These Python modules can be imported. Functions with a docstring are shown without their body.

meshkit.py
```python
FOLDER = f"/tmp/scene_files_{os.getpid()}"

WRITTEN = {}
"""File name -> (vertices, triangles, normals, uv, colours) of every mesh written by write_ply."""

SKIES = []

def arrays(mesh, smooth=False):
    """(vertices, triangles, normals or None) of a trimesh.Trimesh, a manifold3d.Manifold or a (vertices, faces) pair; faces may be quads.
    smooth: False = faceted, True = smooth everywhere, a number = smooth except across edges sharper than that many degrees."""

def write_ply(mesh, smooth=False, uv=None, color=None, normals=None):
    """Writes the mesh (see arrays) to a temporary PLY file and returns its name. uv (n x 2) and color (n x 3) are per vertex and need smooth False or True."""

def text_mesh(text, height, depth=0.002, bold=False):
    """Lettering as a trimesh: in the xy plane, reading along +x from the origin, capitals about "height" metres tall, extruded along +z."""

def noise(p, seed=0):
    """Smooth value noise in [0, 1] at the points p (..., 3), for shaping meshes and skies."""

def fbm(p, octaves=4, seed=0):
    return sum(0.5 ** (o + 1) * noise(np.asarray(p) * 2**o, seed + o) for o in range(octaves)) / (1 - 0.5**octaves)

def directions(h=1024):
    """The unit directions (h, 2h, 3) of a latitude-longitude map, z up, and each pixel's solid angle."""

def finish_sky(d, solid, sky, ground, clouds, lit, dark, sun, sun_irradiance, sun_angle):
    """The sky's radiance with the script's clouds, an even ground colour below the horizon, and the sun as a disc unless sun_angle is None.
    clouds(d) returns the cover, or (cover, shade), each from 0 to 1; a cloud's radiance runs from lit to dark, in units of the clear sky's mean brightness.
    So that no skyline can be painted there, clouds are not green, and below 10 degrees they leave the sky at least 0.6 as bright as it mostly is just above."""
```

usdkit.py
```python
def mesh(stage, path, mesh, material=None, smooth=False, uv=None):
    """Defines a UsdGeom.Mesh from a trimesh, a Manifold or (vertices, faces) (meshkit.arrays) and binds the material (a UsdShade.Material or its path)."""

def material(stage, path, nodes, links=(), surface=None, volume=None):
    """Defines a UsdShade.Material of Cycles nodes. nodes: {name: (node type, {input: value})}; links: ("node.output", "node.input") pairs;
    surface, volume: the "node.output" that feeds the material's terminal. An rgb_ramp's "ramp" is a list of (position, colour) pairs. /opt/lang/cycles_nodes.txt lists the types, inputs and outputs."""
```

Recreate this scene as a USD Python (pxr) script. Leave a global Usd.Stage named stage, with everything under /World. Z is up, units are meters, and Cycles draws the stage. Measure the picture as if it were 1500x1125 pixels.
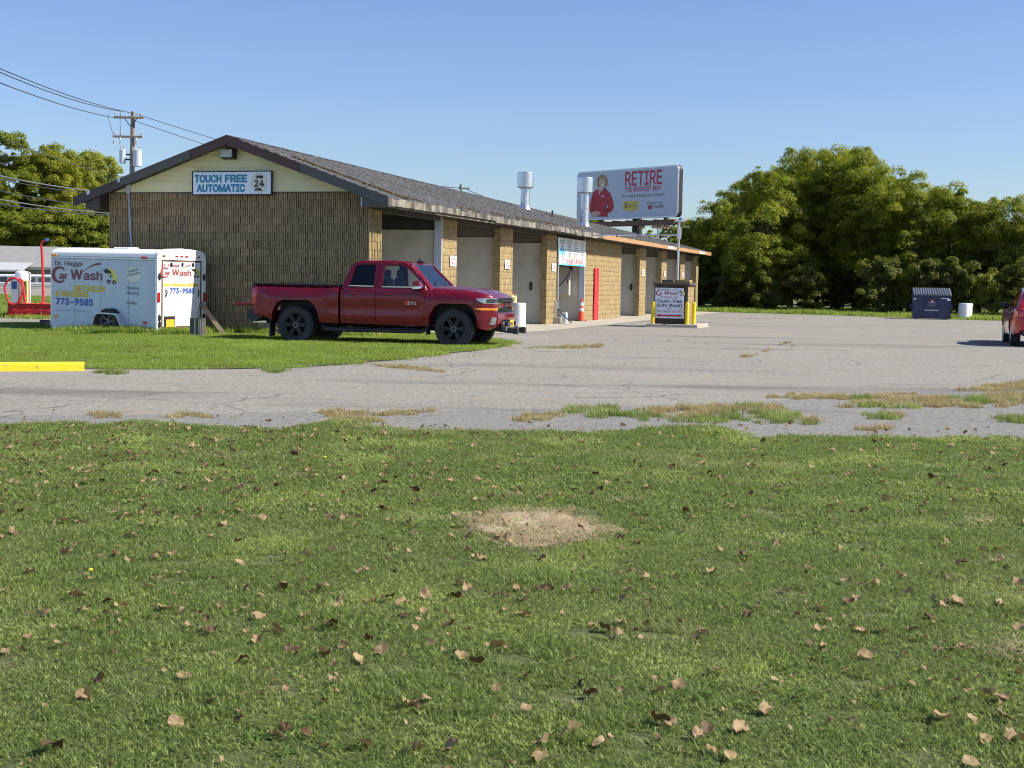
import math, random
import numpy as np, trimesh, manifold3d as m3
import shapely
from shapely import affinity
from shapely.geometry import Polygon, box as sbox, LineString, Point, MultiPolygon
from shapely.ops import unary_union
import usdkit, meshkit
from pxr import Usd, UsdGeom, UsdLux, UsdShade, Gf, Sdf, Vt

random.seed(7); RNG = np.random.default_rng(7)
stage = Usd.Stage.CreateInMemory()
UsdGeom.SetStageUpAxis(stage, 'Z'); UsdGeom.SetStageMetersPerUnit(stage, 1.0)
UsdGeom.Xform.Define(stage, '/World'); UsdGeom.Scope.Define(stage, '/World/Looks')

# ------------------------------------------------------------------ camera
FPX, PW, PH = 2000.0, 1500.0, 1125.0            # focal length and frame in pixels
CAM = np.array([0.0, 0.0, 1.47]); PITCH = math.radians(4.22); ROLL = math.radians(0.95)
fwd = np.array([0, math.cos(PITCH), -math.sin(PITCH)])
r0 = np.array([1.0, 0, 0]); u0 = np.cross(r0, fwd)
right = r0 * math.cos(ROLL) + u0 * math.sin(ROLL); up = np.cross(right, fwd)
cam = UsdGeom.Camera.Define(stage, '/World/camera')
M4 = Gf.Matrix4d(*right, 0, *up, 0, *(-fwd), 0, *CAM, 1)
cam.AddTransformOp().Set(M4)
cam.CreateHorizontalApertureAttr(36.0); cam.CreateVerticalApertureAttr(27.0)
cam.CreateFocalLengthAttr(36.0 * FPX / PW); cam.CreateFStopAttr(0.0); cam.CreateFocusDistanceAttr(30.0)
cam.CreateExposureAttr(EXPOSURE := 0.80)

# ------------------------------------------------------------------ sky and sun
SUN_AZ, SUN_EL = math.radians(-9.0), math.radians(43.0)      # azimuth from +x towards +y
SUN = np.array([math.cos(SUN_AZ) * math.cos(SUN_EL), math.sin(SUN_AZ) * math.cos(SUN_EL), math.sin(SUN_EL)])
SKY_STRENGTH, SUN_INTENSITY = 0.088, 1.25
skymat = usdkit.material(stage, '/World/Looks/sky', {
    's': ('sky_texture', {'sky_type': 'single_scattering', 'sun_disc': False, 'sun_elevation': SUN_EL,
                          'sun_rotation': math.atan2(SUN[0], SUN[1]), 'altitude': 100.0, 'air_density': 1.0, 'aerosol_density': 0.75, 'ozone_density': 6.0}),
    'b': ('background_shader', {'strength': SKY_STRENGTH}), 'h': ('hsv', {'saturation': 1.02, 'hue': 0.511})}, [('s.color', 'h.color'), ('h.color', 'b.color')], surface='b.background')
dome = UsdLux.DomeLight.Define(stage, '/World/sky')
UsdShade.MaterialBindingAPI.Apply(dome.GetPrim()).Bind(skymat)
dome.GetPrim().SetCustomDataByKey('kind', 'structure'); dome.GetPrim().SetCustomDataByKey('label', 'clear pale blue daytime sky')
sun = UsdLux.DistantLight.Define(stage, '/World/sun')
sun.CreateIntensityAttr(SUN_INTENSITY); sun.CreateAngleAttr(0.53); sun.CreateNormalizeAttr(True); sun.CreateColorAttr(Gf.Vec3f(1.0, 0.95, 0.86))
zax = SUN; xax = np.cross([0, 0, 1.0], zax); xax /= np.linalg.norm(xax); yax = np.cross(zax, xax)
sun.AddTransformOp().Set(Gf.Matrix4d(*xax, 0, *yax, 0, *zax, 0, 0, 0, 60, 1))

# ------------------------------------------------------------------ helpers
def ray(px, py):
    d = fwd + right * ((px - PW / 2) / FPX) - up * ((py - PH / 2) / FPX)
    return d / d[1]
def at(px, py, z=0.0):
    d = ray(px, py); t = (z - CAM[2]) / d[2]; return CAM + d * t
def atd(px, py, Y):
    return CAM + ray(px, py) * Y
def sm(a, b, x):
    t = np.clip((np.asarray(x, float) - a) / (b - a), 0, 1); return t * t * (3 - 2 * t)
def ground_z(x, y):
    x = np.asarray(x, float); y = np.asarray(y, float)
    z = 0.09 * sm(2.2, -1.0, x) * sm(22.5, 27.5, y) * sm(45, 37, y)
    z = z + 0.75 * sm(-16, -26, x) * sm(56, 84, y)
    return z
def gz(x, y): return float(ground_z(x, y))

class MB:
    """collects shapes that become one mesh"""
    def __init__(s): s.v = []; s.f = []; s.n = 0
    def add(s, v, f, T=None):
        v = np.asarray(v, float); f = np.asarray(f, int)
        if f.shape[1] == 4: f = np.vstack([f[:, [0, 1, 2]], f[:, [0, 2, 3]]])
        if T is not None: v = v @ T[:3, :3].T + T[:3, 3]
        s.v.append(v); s.f.append(f + s.n); s.n += len(v); return s
    def tm(s, m, T=None):
        if hasattr(m, 'to_mesh'):
            q = m.to_mesh(); return s.add(q.vert_properties[:, :3], q.tri_verts, T)
        return s.add(m.vertices, m.faces, T)
    def box(s, lo, hi, T=None):
        x0, y0, z0 = lo; x1, y1, z1 = hi
        v = [[x0,y0,z0],[x1,y0,z0],[x1,y1,z0],[x0,y1,z0],[x0,y0,z1],[x1,y0,z1],[x1,y1,z1],[x0,y1,z1]]
        f = [[3,2,1,0],[4,5,6,7],[0,1,5,4],[1,2,6,5],[2,3,7,6],[3,0,4,7]]
        return s.add(v, f, T)
    def cbox(s, c, size, T=None):
        c = np.array(c); h = np.array(size) / 2; return s.box(c - h, c + h, T)
    def bbox(s, lo, hi, b=0.01, T=None):
        """box with chamfered edges"""
        lo = np.array(lo, float); hi = np.array(hi, float); b = min(b, float((hi - lo).min()) * 0.45); pts = []
        for i in range(8):
            c = np.array([hi[k] if i >> k & 1 else lo[k] for k in range(3)]); sgn = np.array([-1 if i >> k & 1 else 1 for k in range(3)])
            for k in range(3):
                p = c + sgn * b; p[k] = c[k]; pts.append(p)
        h = trimesh.convex.convex_hull(np.array(pts)); return s.tm(h, T)
    def bar(s, a, b, w, h=None, upv=(0, 0, 1)):
        """rectangular bar from a to b"""
        a = np.array(a, float); b = np.array(b, float); h = h or w; d = b - a; L = np.linalg.norm(d); d /= L
        upv = np.array(upv, float)
        if abs(d @ upv) > 0.98: upv = np.array([1.0, 0, 0])
        x = np.cross(d, upv); x /= np.linalg.norm(x); z = np.cross(x, d)
        T = np.eye(4); T[:3, 0] = x; T[:3, 1] = d; T[:3, 2] = z; T[:3, 3] = a
        return s.box((-w/2, 0, -h/2), (w/2, L, h/2), T)
    def tube(s, pts, r, seg=8, caps=True):
        p = np.asarray(pts, float); n = len(p); rr = np.broadcast_to(np.asarray(r, float), (n,))
        t = np.gradient(p, axis=0); t /= np.maximum(np.linalg.norm(t, axis=1, keepdims=True), 1e-9)
        ref = np.array([0, 0, 1.0]) if abs(t[0][2]) < 0.9 else np.array([1.0, 0, 0])
        x = np.cross(t[0], ref); x /= np.linalg.norm(x); vs = []
        a = np.linspace(0, 2 * np.pi, seg, endpoint=False)
        for i in range(n):
            x = x - t[i] * (x @ t[i]); x /= max(np.linalg.norm(x), 1e-9); y = np.cross(t[i], x)
            vs.append(p[i] + rr[i] * (np.cos(a)[:, None] * x + np.sin(a)[:, None] * y))
        v = np.vstack(vs); f = []
        for i in range(n - 1):
            for k in range(seg):
                a0 = i * seg + k; a1 = i * seg + (k + 1) % seg; f.append([a0, a1, a1 + seg, a0 + seg])
        f = np.array(f); f = np.vstack([f[:, [0, 1, 2]], f[:, [0, 2, 3]]])
        if caps:
            c0 = len(v); v = np.vstack([v, p[0], p[-1]]); e = []
            for k in range(seg):
                e.append([c0, (k + 1) % seg, k]); e.append([c0 + 1, (n - 1) * seg + k, (n - 1) * seg + (k + 1) % seg])
            f = np.vstack([f, e])
        return s.add(v, f)
    def lathe(s, prof, seg=24, T=None):
        """profile of (r, z) spun about z"""
        a = np.linspace(0, 2 * np.pi, seg, endpoint=False); v = []; f = []
        for r, z in prof: v += [[r * math.cos(q), r * math.sin(q), z] for q in a]
        for i in range(len(prof) - 1):
            for k in range(seg):
                a0 = i * seg + k; a1 = i * seg + (k + 1) % seg; f.append([a0, a1, a1 + seg, a0 + seg])
        return s.add(v, f, T)
    def poly(s, pg, depth, T=None):
        """2-D polygon (or list) extruded along +z"""
        for g in getattr(pg, 'geoms', [pg]):
            if g.area < 1e-9: continue
            s.tm(trimesh.creation.extrude_polygon(g, depth, engine='earcut'), T)
        return s
    def text(s, txt, h, T, depth=0.002, bold=True, sx=1.0, center=False):
        m = meshkit.text_mesh(txt, h, depth, bold); v = np.array(m.vertices); v[:, 0] *= sx
        if center: v[:, 0] -= (v[:, 0].min() + v[:, 0].max()) / 2
        return s.add(v, m.faces, T)
    def mesh(s):
        return np.vstack(s.v), np.vstack(s.f)

def frame(o, x, y, z=None):
    x = np.array(x, float); x /= np.linalg.norm(x); y = np.array(y, float); y = y - x * (x @ y); y /= np.linalg.norm(y)
    T = np.eye(4); T[:3, 0] = x; T[:3, 1] = y; T[:3, 2] = np.cross(x, y); T[:3, 3] = o; return T
def rotz(a, o=(0, 0, 0)):
    T = np.eye(4); c, s_ = math.cos(a), math.sin(a); T[:2, :2] = [[c, -s_], [s_, c]]; T[:3, 3] = o; return T
def roty(a, o=(0, 0, 0)):
    T = np.eye(4); c, s_ = math.cos(a), math.sin(a); T[0, 0] = c; T[0, 2] = s_; T[2, 0] = -s_; T[2, 2] = c; T[:3, 3] = o; return T
def rotx(a, o=(0, 0, 0)):
    T = np.eye(4); c, s_ = math.cos(a), math.sin(a); T[1, 1] = c; T[1, 2] = -s_; T[2, 1] = s_; T[2, 2] = c; T[:3, 3] = o; return T

USED = set()
def numbered(path):
    if path not in USED: USED.add(path); return path
    k = 1
    while f'{path}_{k:03d}' in USED: k += 1
    p = f'{path}_{k:03d}'; USED.add(p); return p
def keys(p, label=None, cat=None, group=None, kind=None):
    for k, v in (('label', label), ('category', cat), ('group', group), ('kind', kind)):
        if v: p.SetCustomDataByKey(k, v)
    return p
def thing(name, label, cat, loc=(0, 0, 0), rz=0.0, group=None, T=None):
    x = UsdGeom.Xform.Define(stage, numbered('/World/' + name))
    if T is not None: x.AddTransformOp().Set(Gf.Matrix4d(*np.asarray(T).T.ravel()))
    else:
        x.AddTranslateOp().Set(Gf.Vec3d(*map(float, loc)))
        if rz: x.AddRotateZOp().Set(math.degrees(rz))
    return keys(x.GetPrim(), label, cat, group)
def obj(name, mb, mat, parent=None, smooth=False, label=None, cat=None, group=None, kind=None):
    base = parent.GetPath().pathString if parent is not None else '/World'
    m = usdkit.mesh(stage, numbered(base + '/' + name), mb.mesh() if isinstance(mb, MB) else mb, LOOK(mat), smooth)
    return keys(m.GetPrim(), label, cat, group, kind)
def sub(name, parent):
    return UsdGeom.Xform.Define(stage, numbered(parent.GetPath().pathString + '/' + name)).GetPrim()
def dup(src, T, label=None, group=None, name=None):
    x = UsdGeom.Xform.Define(stage, numbered('/World/' + (name or src.GetName())))
    x.GetPrim().GetReferences().AddInternalReference(src.GetPath())
    x.ClearXformOpOrder(); x.AddTransformOp(opSuffix='place').Set(Gf.Matrix4d(*np.asarray(T).T.ravel()))
    x.GetPrim().SetInstanceable(True)
    was = src.GetCustomData()
    return keys(x.GetPrim(), label or was.get('label'), was.get('category'), group or was.get('group'))

# ------------------------------------------------------------------ materials
LOOKS = {}
def LOOK(n): return LOOKS[n] if isinstance(n, str) else n
def look(name, col, rough=0.6, metal=0.0, var=0.15, scale=3.0, bump=0.0, bscale=60.0, coat=0.0, stain=None, stain_scale=1.5, stain_at=(0.55, 0.7), rand=0.0, spec=0.5, trans=0.0, stretch=None, isl=0.0):
    """principled paint with colour noise, optional stains, optional fine relief, optional variation from object to object"""
    col = np.array(col, float)
    N = {'g': ('geometry', {}), 'n': ('noise_texture', {'scale': scale, 'detail': 5.0, 'roughness': 0.65}),
         'r': ('rgb_ramp', {'ramp': [(0.25, tuple(col * (1 - var))), (0.75, tuple(np.minimum(col * (1 + var), 0.95)))]}),
         'p': ('principled_bsdf', {'roughness': rough, 'metallic': metal, 'coat_weight': coat, 'specular_ior_level': spec, 'transmission_weight': trans})}
    src = 'g.position'; L = []
    if stretch:
        N['m'] = ('mapping', {'scale': stretch}); L += [('g.position', 'm.vector')]; src = 'm.vector'
    L += [(src, 'n.vector'), ('n.fac', 'r.fac')]; c = 'r.color'
    if rand:
        N['oi'] = ('object_info', {}); N['mr'] = ('map_range', {'to_min': 1 - rand, 'to_max': 1 + rand}); N['mu'] = ('mix', {'mix_type': 'multiply', 'fac': 1.0})
        N['cc'] = ('combine_xyz', {})
        L += [('oi.random', 'mr.value'), ('mr.result', 'cc.x'), ('mr.result', 'cc.y'), ('mr.result', 'cc.z'), (c, 'mu.color1'), ('cc.vector', 'mu.color2')]; c = 'mu.color'
    if isl:
        N['mi'] = ('map_range', {'to_min': 1 - isl, 'to_max': 1 + isl}); N['ci'] = ('combine_xyz', {}); N['mj'] = ('mix', {'mix_type': 'multiply', 'fac': 1.0})
        L += [('g.random_per_island', 'mi.value'), ('mi.result', 'ci.x'), ('mi.result', 'ci.y'), ('mi.result', 'ci.z'), (c, 'mj.color1'), ('ci.vector', 'mj.color2')]; c = 'mj.color'
    if stain is not None:
        N['n2'] = ('noise_texture', {'scale': stain_scale, 'detail': 8.0, 'roughness': 0.7}); N['r2'] = ('map_range', {'from_min': stain_at[0], 'from_max': stain_at[1], 'clamp': True})
        N['mx'] = ('mix', {'color2': stain})
        L += [(src, 'n2.vector'), ('n2.fac', 'r2.value'), ('r2.result', 'mx.fac'), (c, 'mx.color1')]; c = 'mx.color'
    L.append((c, 'p.base_color'))
    if bump:
        N['nb'] = ('noise_texture', {'scale': bscale, 'detail': 4.0, 'roughness': 0.6}); N['b'] = ('bump', {'strength': 1.0, 'distance': bump})
        L += [('g.position', 'nb.vector'), ('nb.fac', 'b.height'), ('b.normal', 'p.normal')]
    LOOKS[name] = usdkit.material(stage, '/World/Looks/' + name, N, L, surface='p.BSDF'); return name
# ------------------------------------------------------------------ the looks of the setting
def ramp_noise_look(name, layers, rough=0.9, bump=None):
    """layers: list of (scale, detail, lo, hi, colour); the first is the base colour"""
    N = {'g': ('geometry', {}), 'p': ('principled_bsdf', {'roughness': rough, 'specular_ior_level': 0.25})}; L = []
    N['base'] = ('color', {'value': layers[0]}); c = 'base.color'
    for i, (sc, det, lo, hi, col, *st) in enumerate(layers[1:]):
        v = 'g.position'
        if st: N[f'm{i}'] = ('mapping', {'scale': st[0]}); L.append(('g.position', f'm{i}.vector')); v = f'm{i}.vector'
        N[f'n{i}'] = ('noise_texture', {'scale': sc, 'detail': det, 'roughness': 0.65}); N[f'r{i}'] = ('map_range', {'from_min': lo, 'from_max': hi, 'clamp': True}); N[f'x{i}'] = ('mix', {'color2': col})
        L += [(v, f'n{i}.vector'), (f'n{i}.fac', f'r{i}.value'), (f'r{i}.result', f'x{i}.fac'), (c, f'x{i}.color1')]; c = f'x{i}.color'
    L.append((c, 'p.base_color'))
    if bump:
        N['nb'] = ('noise_texture', {'scale': bump[0], 'detail': 6.0, 'roughness': 0.7}); N['b'] = ('bump', {'strength': 1.0, 'distance': bump[1]})
        L += [('g.position', 'nb.vector'), ('nb.fac', 'b.height'), ('b.normal', 'p.normal')]
    return N, L, c
def simple_layers(name, layers, rough=0.9, bump=None):
    N, L, c = ramp_noise_look(name, layers, rough, bump)
    LOOKS[name] = usdkit.material(stage, '/World/Looks/' + name, N, L, surface='p.BSDF')
# soil under the grass
simple_layers('soil', [(0.11, 0.135, 0.045), (0.8, 4, 0.45, 0.62, (0.16, 0.16, 0.07)), (25.0, 4, 0.45, 0.6, (0.07, 0.09, 0.03))], bump=(45.0, 0.02))
simple_layers('bare_soil', [(0.47, 0.395, 0.275), (30.0, 6, 0.48, 0.60, (0.63, 0.55, 0.41)), (9.0, 5, 0.56, 0.66, (0.27, 0.22, 0.14)), (60.0, 3, 0.56, 0.62, (0.20, 0.16, 0.10))], bump=(60.0, 0.012))
simple_layers('concrete', [(0.36, 0.33, 0.27), (0.7, 6, 0.45, 0.65, (0.30, 0.26, 0.20)), (3.0, 8, 0.58, 0.68, (0.20, 0.17, 0.13)), (60.0, 3, 0.5, 0.7, (0.42, 0.39, 0.33))], bump=(80.0, 0.004))
# weathered asphalt: pale grey, stone speckle, dark sealed streaks, tan dust, cracks
def asphalt(name, pale, gravel):
    k = np.array(pale)
    L0 = [tuple(k), (0.23, 5, 0.42, 0.62, tuple(k * 0.91)), (1.1, 6, 0.52, 0.7, tuple(k * 0.87), (0.35, 1.4, 1.0)),
          (17.0, 4, 0.50, 0.62, tuple(np.minimum(k * 1.35, 0.9))), (13.0, 5, 0.555, 0.63, tuple(k * 0.50)), (7.0, 5, 0.56, 0.70, tuple(k * 0.74)), (0.9, 8, 0.60, 0.68, tuple(k * np.array([1.18, 1.02, 0.80]))),
          (0.30, 7, 0.555, 0.66, tuple(k * 0.60), (0.22, 1.3, 1.0)), (0.13, 6, 0.54, 0.68, tuple(k * np.array([1.16, 1.10, 1.0]))), (2.2, 7, 0.62, 0.70, tuple(k * 0.50), (0.5, 1.2, 1.0))]
    N, L, c = ramp_noise_look(name, L0, 0.92, (70.0, 0.02 if gravel else 0.008))
    N['nw'] = ('noise_texture', {'scale': 1.6, 'detail': 7.0, 'roughness': 0.6}); N['wm'] = ('mix_vector', {'fac': (0.30)}); N['v'] = ('voronoi_texture', {'feature': 'distance_to_edge', 'scale': 0.62}); N['vr'] = ('map_range', {'from_min': 0.003, 'from_max': 0.012, 'to_min': 0.75, 'to_max': 0.0, 'clamp': True})
    N['nm'] = ('noise_texture', {'scale': 0.16, 'detail': 3.0}); N['nmr'] = ('map_range', {'from_min': 0.46, 'from_max': 0.54, 'clamp': True}); N['mm'] = ('math', {'math_type': 'multiply'}); N['xc'] = ('mix', {'color2': tuple(k * 0.30)})
    L = [x for x in L if x[1] != 'p.base_color']
    L += [('g.position', 'nw.vector'), ('g.position', 'wm.a'), ('nw.color', 'wm.b'), ('wm.result', 'v.vector'), ('v.distance', 'vr.value'), ('g.position', 'nm.vector'), ('nm.fac', 'nmr.value'), ('vr.result', 'mm.value1'), ('nmr.result', 'mm.value2'), ('mm.value', 'xc.fac'), (c, 'xc.color1'), ('xc.color', 'p.base_color')]
    LOOKS[name] = usdkit.material(stage, '/World/Looks/' + name, N, L, surface='p.BSDF')
asphalt('asphalt', (0.230, 0.216, 0.186), False)
asphalt('gravel', (0.225, 0.218, 0.198), True)

# ------------------------------------------------------------------ ground sheets
def pxpoly(pts, z=0.0): return Polygon([tuple(at(px, py, z)[:2]) for px, py in pts])
def wobble(pg, step=0.22, amp=0.07, seed=0, sc=1.6):
    """roughen a polygon's outline"""
    out = []
    for g in getattr(pg, 'geoms', [pg]):
        r = LineString(g.exterior.coords); n = max(int(r.length / step), 8)
        p = np.array([r.interpolate(i / n, normalized=True).coords[0] for i in range(n)])
        q = np.c_[p * sc, np.full(n, seed * 7.3)]
        a = meshkit.fbm(q, 4, seed) - 0.5; b = meshkit.fbm(q + 31.7, 4, seed + 5) - 0.5
        out.append(Polygon(p + np.c_[a, b] * amp * 4).buffer(0))
    return unary_union(out)
def sheet(pg, dz, cell=1.0, fn=None):
    """sheet that follows the terrain over a polygon: grid cells clipped by the outline"""
    mb = MB(); x0, y0, x1, y1 = pg.bounds; shapely.prepare(pg)
    xs = np.arange(math.floor(x0 / cell) * cell, x1 + cell, cell); ys = np.arange(math.floor(y0 / cell) * cell, y1 + cell, cell)
    X, Y = np.meshgrid(xs[:-1], ys[:-1]); cells = shapely.box(X.ravel(), Y.ravel(), X.ravel() + cell, Y.ravel() + cell)
    ins = shapely.contains_properly(pg, cells); tou = shapely.intersects(pg, cells) & ~ins
    nx = len(xs); gx, gy = np.meshgrid(xs, ys); V = np.c_[gx.ravel(), gy.ravel()]
    idx = np.flatnonzero(ins); r, c = idx // (nx - 1), idx % (nx - 1); a = r * nx + c
    if len(a):
        F = np.c_[a, a + 1, a + 1 + nx, a + nx]; used, inv = np.unique(F, return_inverse=True); mb.add(np.c_[V[used], np.zeros(len(used))], inv.reshape(F.shape))
    for g in shapely.intersection(pg, cells[tou]):
        for h in getattr(g, 'geoms', [g]):
            if h.geom_type == 'Polygon' and h.area > 1e-5:
                v, f = trimesh.creation.triangulate_polygon(h, engine='earcut'); mb.add(np.c_[v, np.zeros(len(v))], f)
    v, f = mb.mesh(); v[:, 2] = ground_z(v[:, 0], v[:, 1]) + dz + (fn(v) if fn else 0)
    n = np.cross(v[f[:, 1]] - v[f[:, 0]], v[f[:, 2]] - v[f[:, 0]])[:, 2] < 0
    f[n] = f[n][:, ::-1]; return v, f

# near lawn: everything this side of the gravel edge
EDGE_A = [(-260, 626), (0, 624), (110, 623), (210, 622), (330, 629), (430, 630), (485, 622), (520, 616), (555, 628), (640, 634), (760, 635), (900, 636), (980, 630), (1010, 627), (1050, 629), (1085, 640), (1200, 644), (1350, 645), (1500, 645), (1800, 646)]
lawn_a = Polygon([tuple(at(*p)[:2]) for p in EDGE_A] + [(14, 9), (9, 1.5), (-9, 1.5), (-14, 9)])
lawn_a = wobble(lawn_a, 0.16, 0.035, 1, 3.0)
# the middle lawn with the trailer and the truck
EDGE_B = [(-300, 545), (0, 541), (130, 540), (200, 541), (330, 541), (430, 539), (520, 534), (590, 530), (640, 526), (690, 521), (735, 514), (748, 507)]
lawn_b = Polygon([tuple(at(*p)[:2]) for p in EDGE_B] + [tuple(at(*p)[:2]) for p in [(700, 499), (620, 492), (560, 492)]] + [(-3.4, 33.9), (-10.7, 36.2), tuple(at(60, 478)[:2]), tuple(at(-100, 478)[:2]), tuple(at(-320, 480)[:2])])
lawn_b = wobble(lawn_b.buffer(0), 0.25, 0.05, 2, 2.0)
# far strip of grass along the trees, and the left verge past the vacuum
lawn_c = wobble(Polygon([tuple(at(*p)[:2]) for p in [(1022, 456.5), (1120, 459), (1230, 462), (1340, 466), (1420, 468.5), (1520, 471), (1700, 474)]] + [(60, 62), (60, 84), (10, 92)]), 0.6, 0.10, 3, 0.8)
lawn_d = Polygon([(-14.5, 46.5), (-60, 46.5), (-60, 70), (-14.5, 70)])
road_l = Polygon([(-16, 70.5), (-90, 70.5), (-90, 84.5), (-16, 84.5)])
gravel_pg = wobble(Polygon([tuple(at(*p)[:2]) for p in [(-260, 640), (-260, 612), (120, 609), (430, 606), (640, 603), (760, 600), (900, 595), (1080, 590), (1250, 583), (1400, 572), (1500, 563), (1800, 548), (1900, 660), (900, 660)]]), 0.3, 0.12, 4, 1.2).difference(lawn_a.buffer(-0.1))
lot = unary_union([Polygon([(-40, 12.0), (40, 12.0), (64, 40), (64, 60), (30, 80), (10, 96), (-14, 58), (-14, 47.5), (-60, 47.5), (-60, 35), (-40, 24)])]).buffer(0)
lot = lot.difference(lawn_a.buffer(-0.15)).difference(lawn_b.buffer(-0.2)).difference(lawn_c.buffer(-0.3))
BX = np.array([0.0, 0.0])
gnd = MB(); ring = [(-9, 9, -2, 10, 1.5)]
big = Polygon([(-420, -30), (420, -30), (420, 600), (-420, 600)])
gv, gf = sheet(sbox(-72, -6, 72, 102), -0.035, 2.0); gnd.add(gv, gf)
gv, gf = sheet(big.difference(sbox(-72, -6, 72, 102)), -0.035, 30.0); gnd.add(gv, gf)
obj('ground', gnd, 'soil', kind='structure', label='soil and thatch under the grass, out to the horizon')
obj('parking_lot', sheet(lot, 0.0, 1.0), 'asphalt', kind='structure', label='weathered grey asphalt drive and car park in front of the wash bays')
obj('gravel_shoulder', sheet(gravel_pg, 0.004, 0.5), 'gravel', kind='structure', label='loose grey gravel edge between the drive and the near lawn')
# bare straw-coloured patch in the near lawn
bare = wobble(affinity.scale(pxpoly([(694, 768), (712, 757), (745, 752), (800, 751), (845, 757), (872, 770), (884, 784), (862, 794), (815, 797), (785, 806), (755, 802), (742, 786), (708, 779)]), 0.90, 0.90), 0.05, 0.06, 6, 5.0)
obj('near_lawn', sheet(lawn_a.difference(bare), 0.010, 0.5, lambda v: 0.02 * (meshkit.fbm(np.c_[v[:, :2] * 0.9, np.zeros(len(v))], 3, 3) - 0.5)), 'soil', kind='structure', label='near lawn sown with fallen leaves')
obj('bare_patch', sheet(bare.buffer(0.03), 0.012, 0.25, lambda v: 0.02 * (meshkit.fbm(np.c_[v[:, :2] * 0.9, np.zeros(len(v))], 3, 3) - 0.5)), 'bare_soil', kind='structure', label='bare straw-coloured patch of dirt in the near lawn')
obj('middle_lawn', sheet(lawn_b, 0.012, 0.5), 'soil', kind='structure', label='strip of lawn under the trailer and the pickup')
obj('far_verge', sheet(lawn_c, 0.010, 2.0), 'soil', kind='structure', label='grass verge along the foot of the trees')
obj('left_verge', sheet(lawn_d, 0.010, 2.0), 'soil', kind='structure', label='grass verge behind the vacuum station')
obj('road', sheet(road_l, 0.006, 3.0), 'asphalt', kind='structure', label='pale road behind the vacuum station')
# ------------------------------------------------------------------ the car wash building
look('block_shade', (0.275, 0.198, 0.097), 0.9, var=0.22, scale=1.4, bump=0.006, bscale=55, rand=0.10, stain=(0.16, 0.125, 0.08), stain_scale=0.9, stain_at=(0.58, 0.75))  # darker copy of the block look, with the gable's shade put into its colour
look('block_gold', (0.325, 0.235, 0.105), 0.9, var=0.30, scale=5.0, bump=0.012, bscale=45, isl=0.14, stain=(0.11, 0.075, 0.035), stain_scale=11.0, stain_at=(0.56, 0.66), stretch=(1, 1, .6))  # lighter copy of the block look, with the sunlit tone put into its colour
look('mortar_dark', (0.07, 0.055, 0.038), 0.95, var=0.2)
look('mortar_gold', (0.11, 0.08, 0.045), 0.95, var=0.2)
look('siding', (0.80, 0.75, 0.46), 0.55, var=0.05, scale=2.0, rand=0.03, stain=(0.55, 0.45, 0.22), stain_scale=2.2, stain_at=(0.62, 0.80), stretch=(1, 1, 0.6))
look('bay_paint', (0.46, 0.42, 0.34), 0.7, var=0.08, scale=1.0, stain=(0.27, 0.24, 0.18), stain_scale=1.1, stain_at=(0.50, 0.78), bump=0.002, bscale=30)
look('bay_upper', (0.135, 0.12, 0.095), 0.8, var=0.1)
look('trim_grey', (0.46, 0.49, 0.54), 0.5, var=0.06, stain=(0.33, 0.34, 0.35), stain_scale=3.0)
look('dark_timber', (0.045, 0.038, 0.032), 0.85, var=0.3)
look('rake_brown', (0.060, 0.026, 0.018), 0.45, var=0.12)
look('rake_grey', (0.068, 0.060, 0.053), 0.5, var=0.15)
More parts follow.
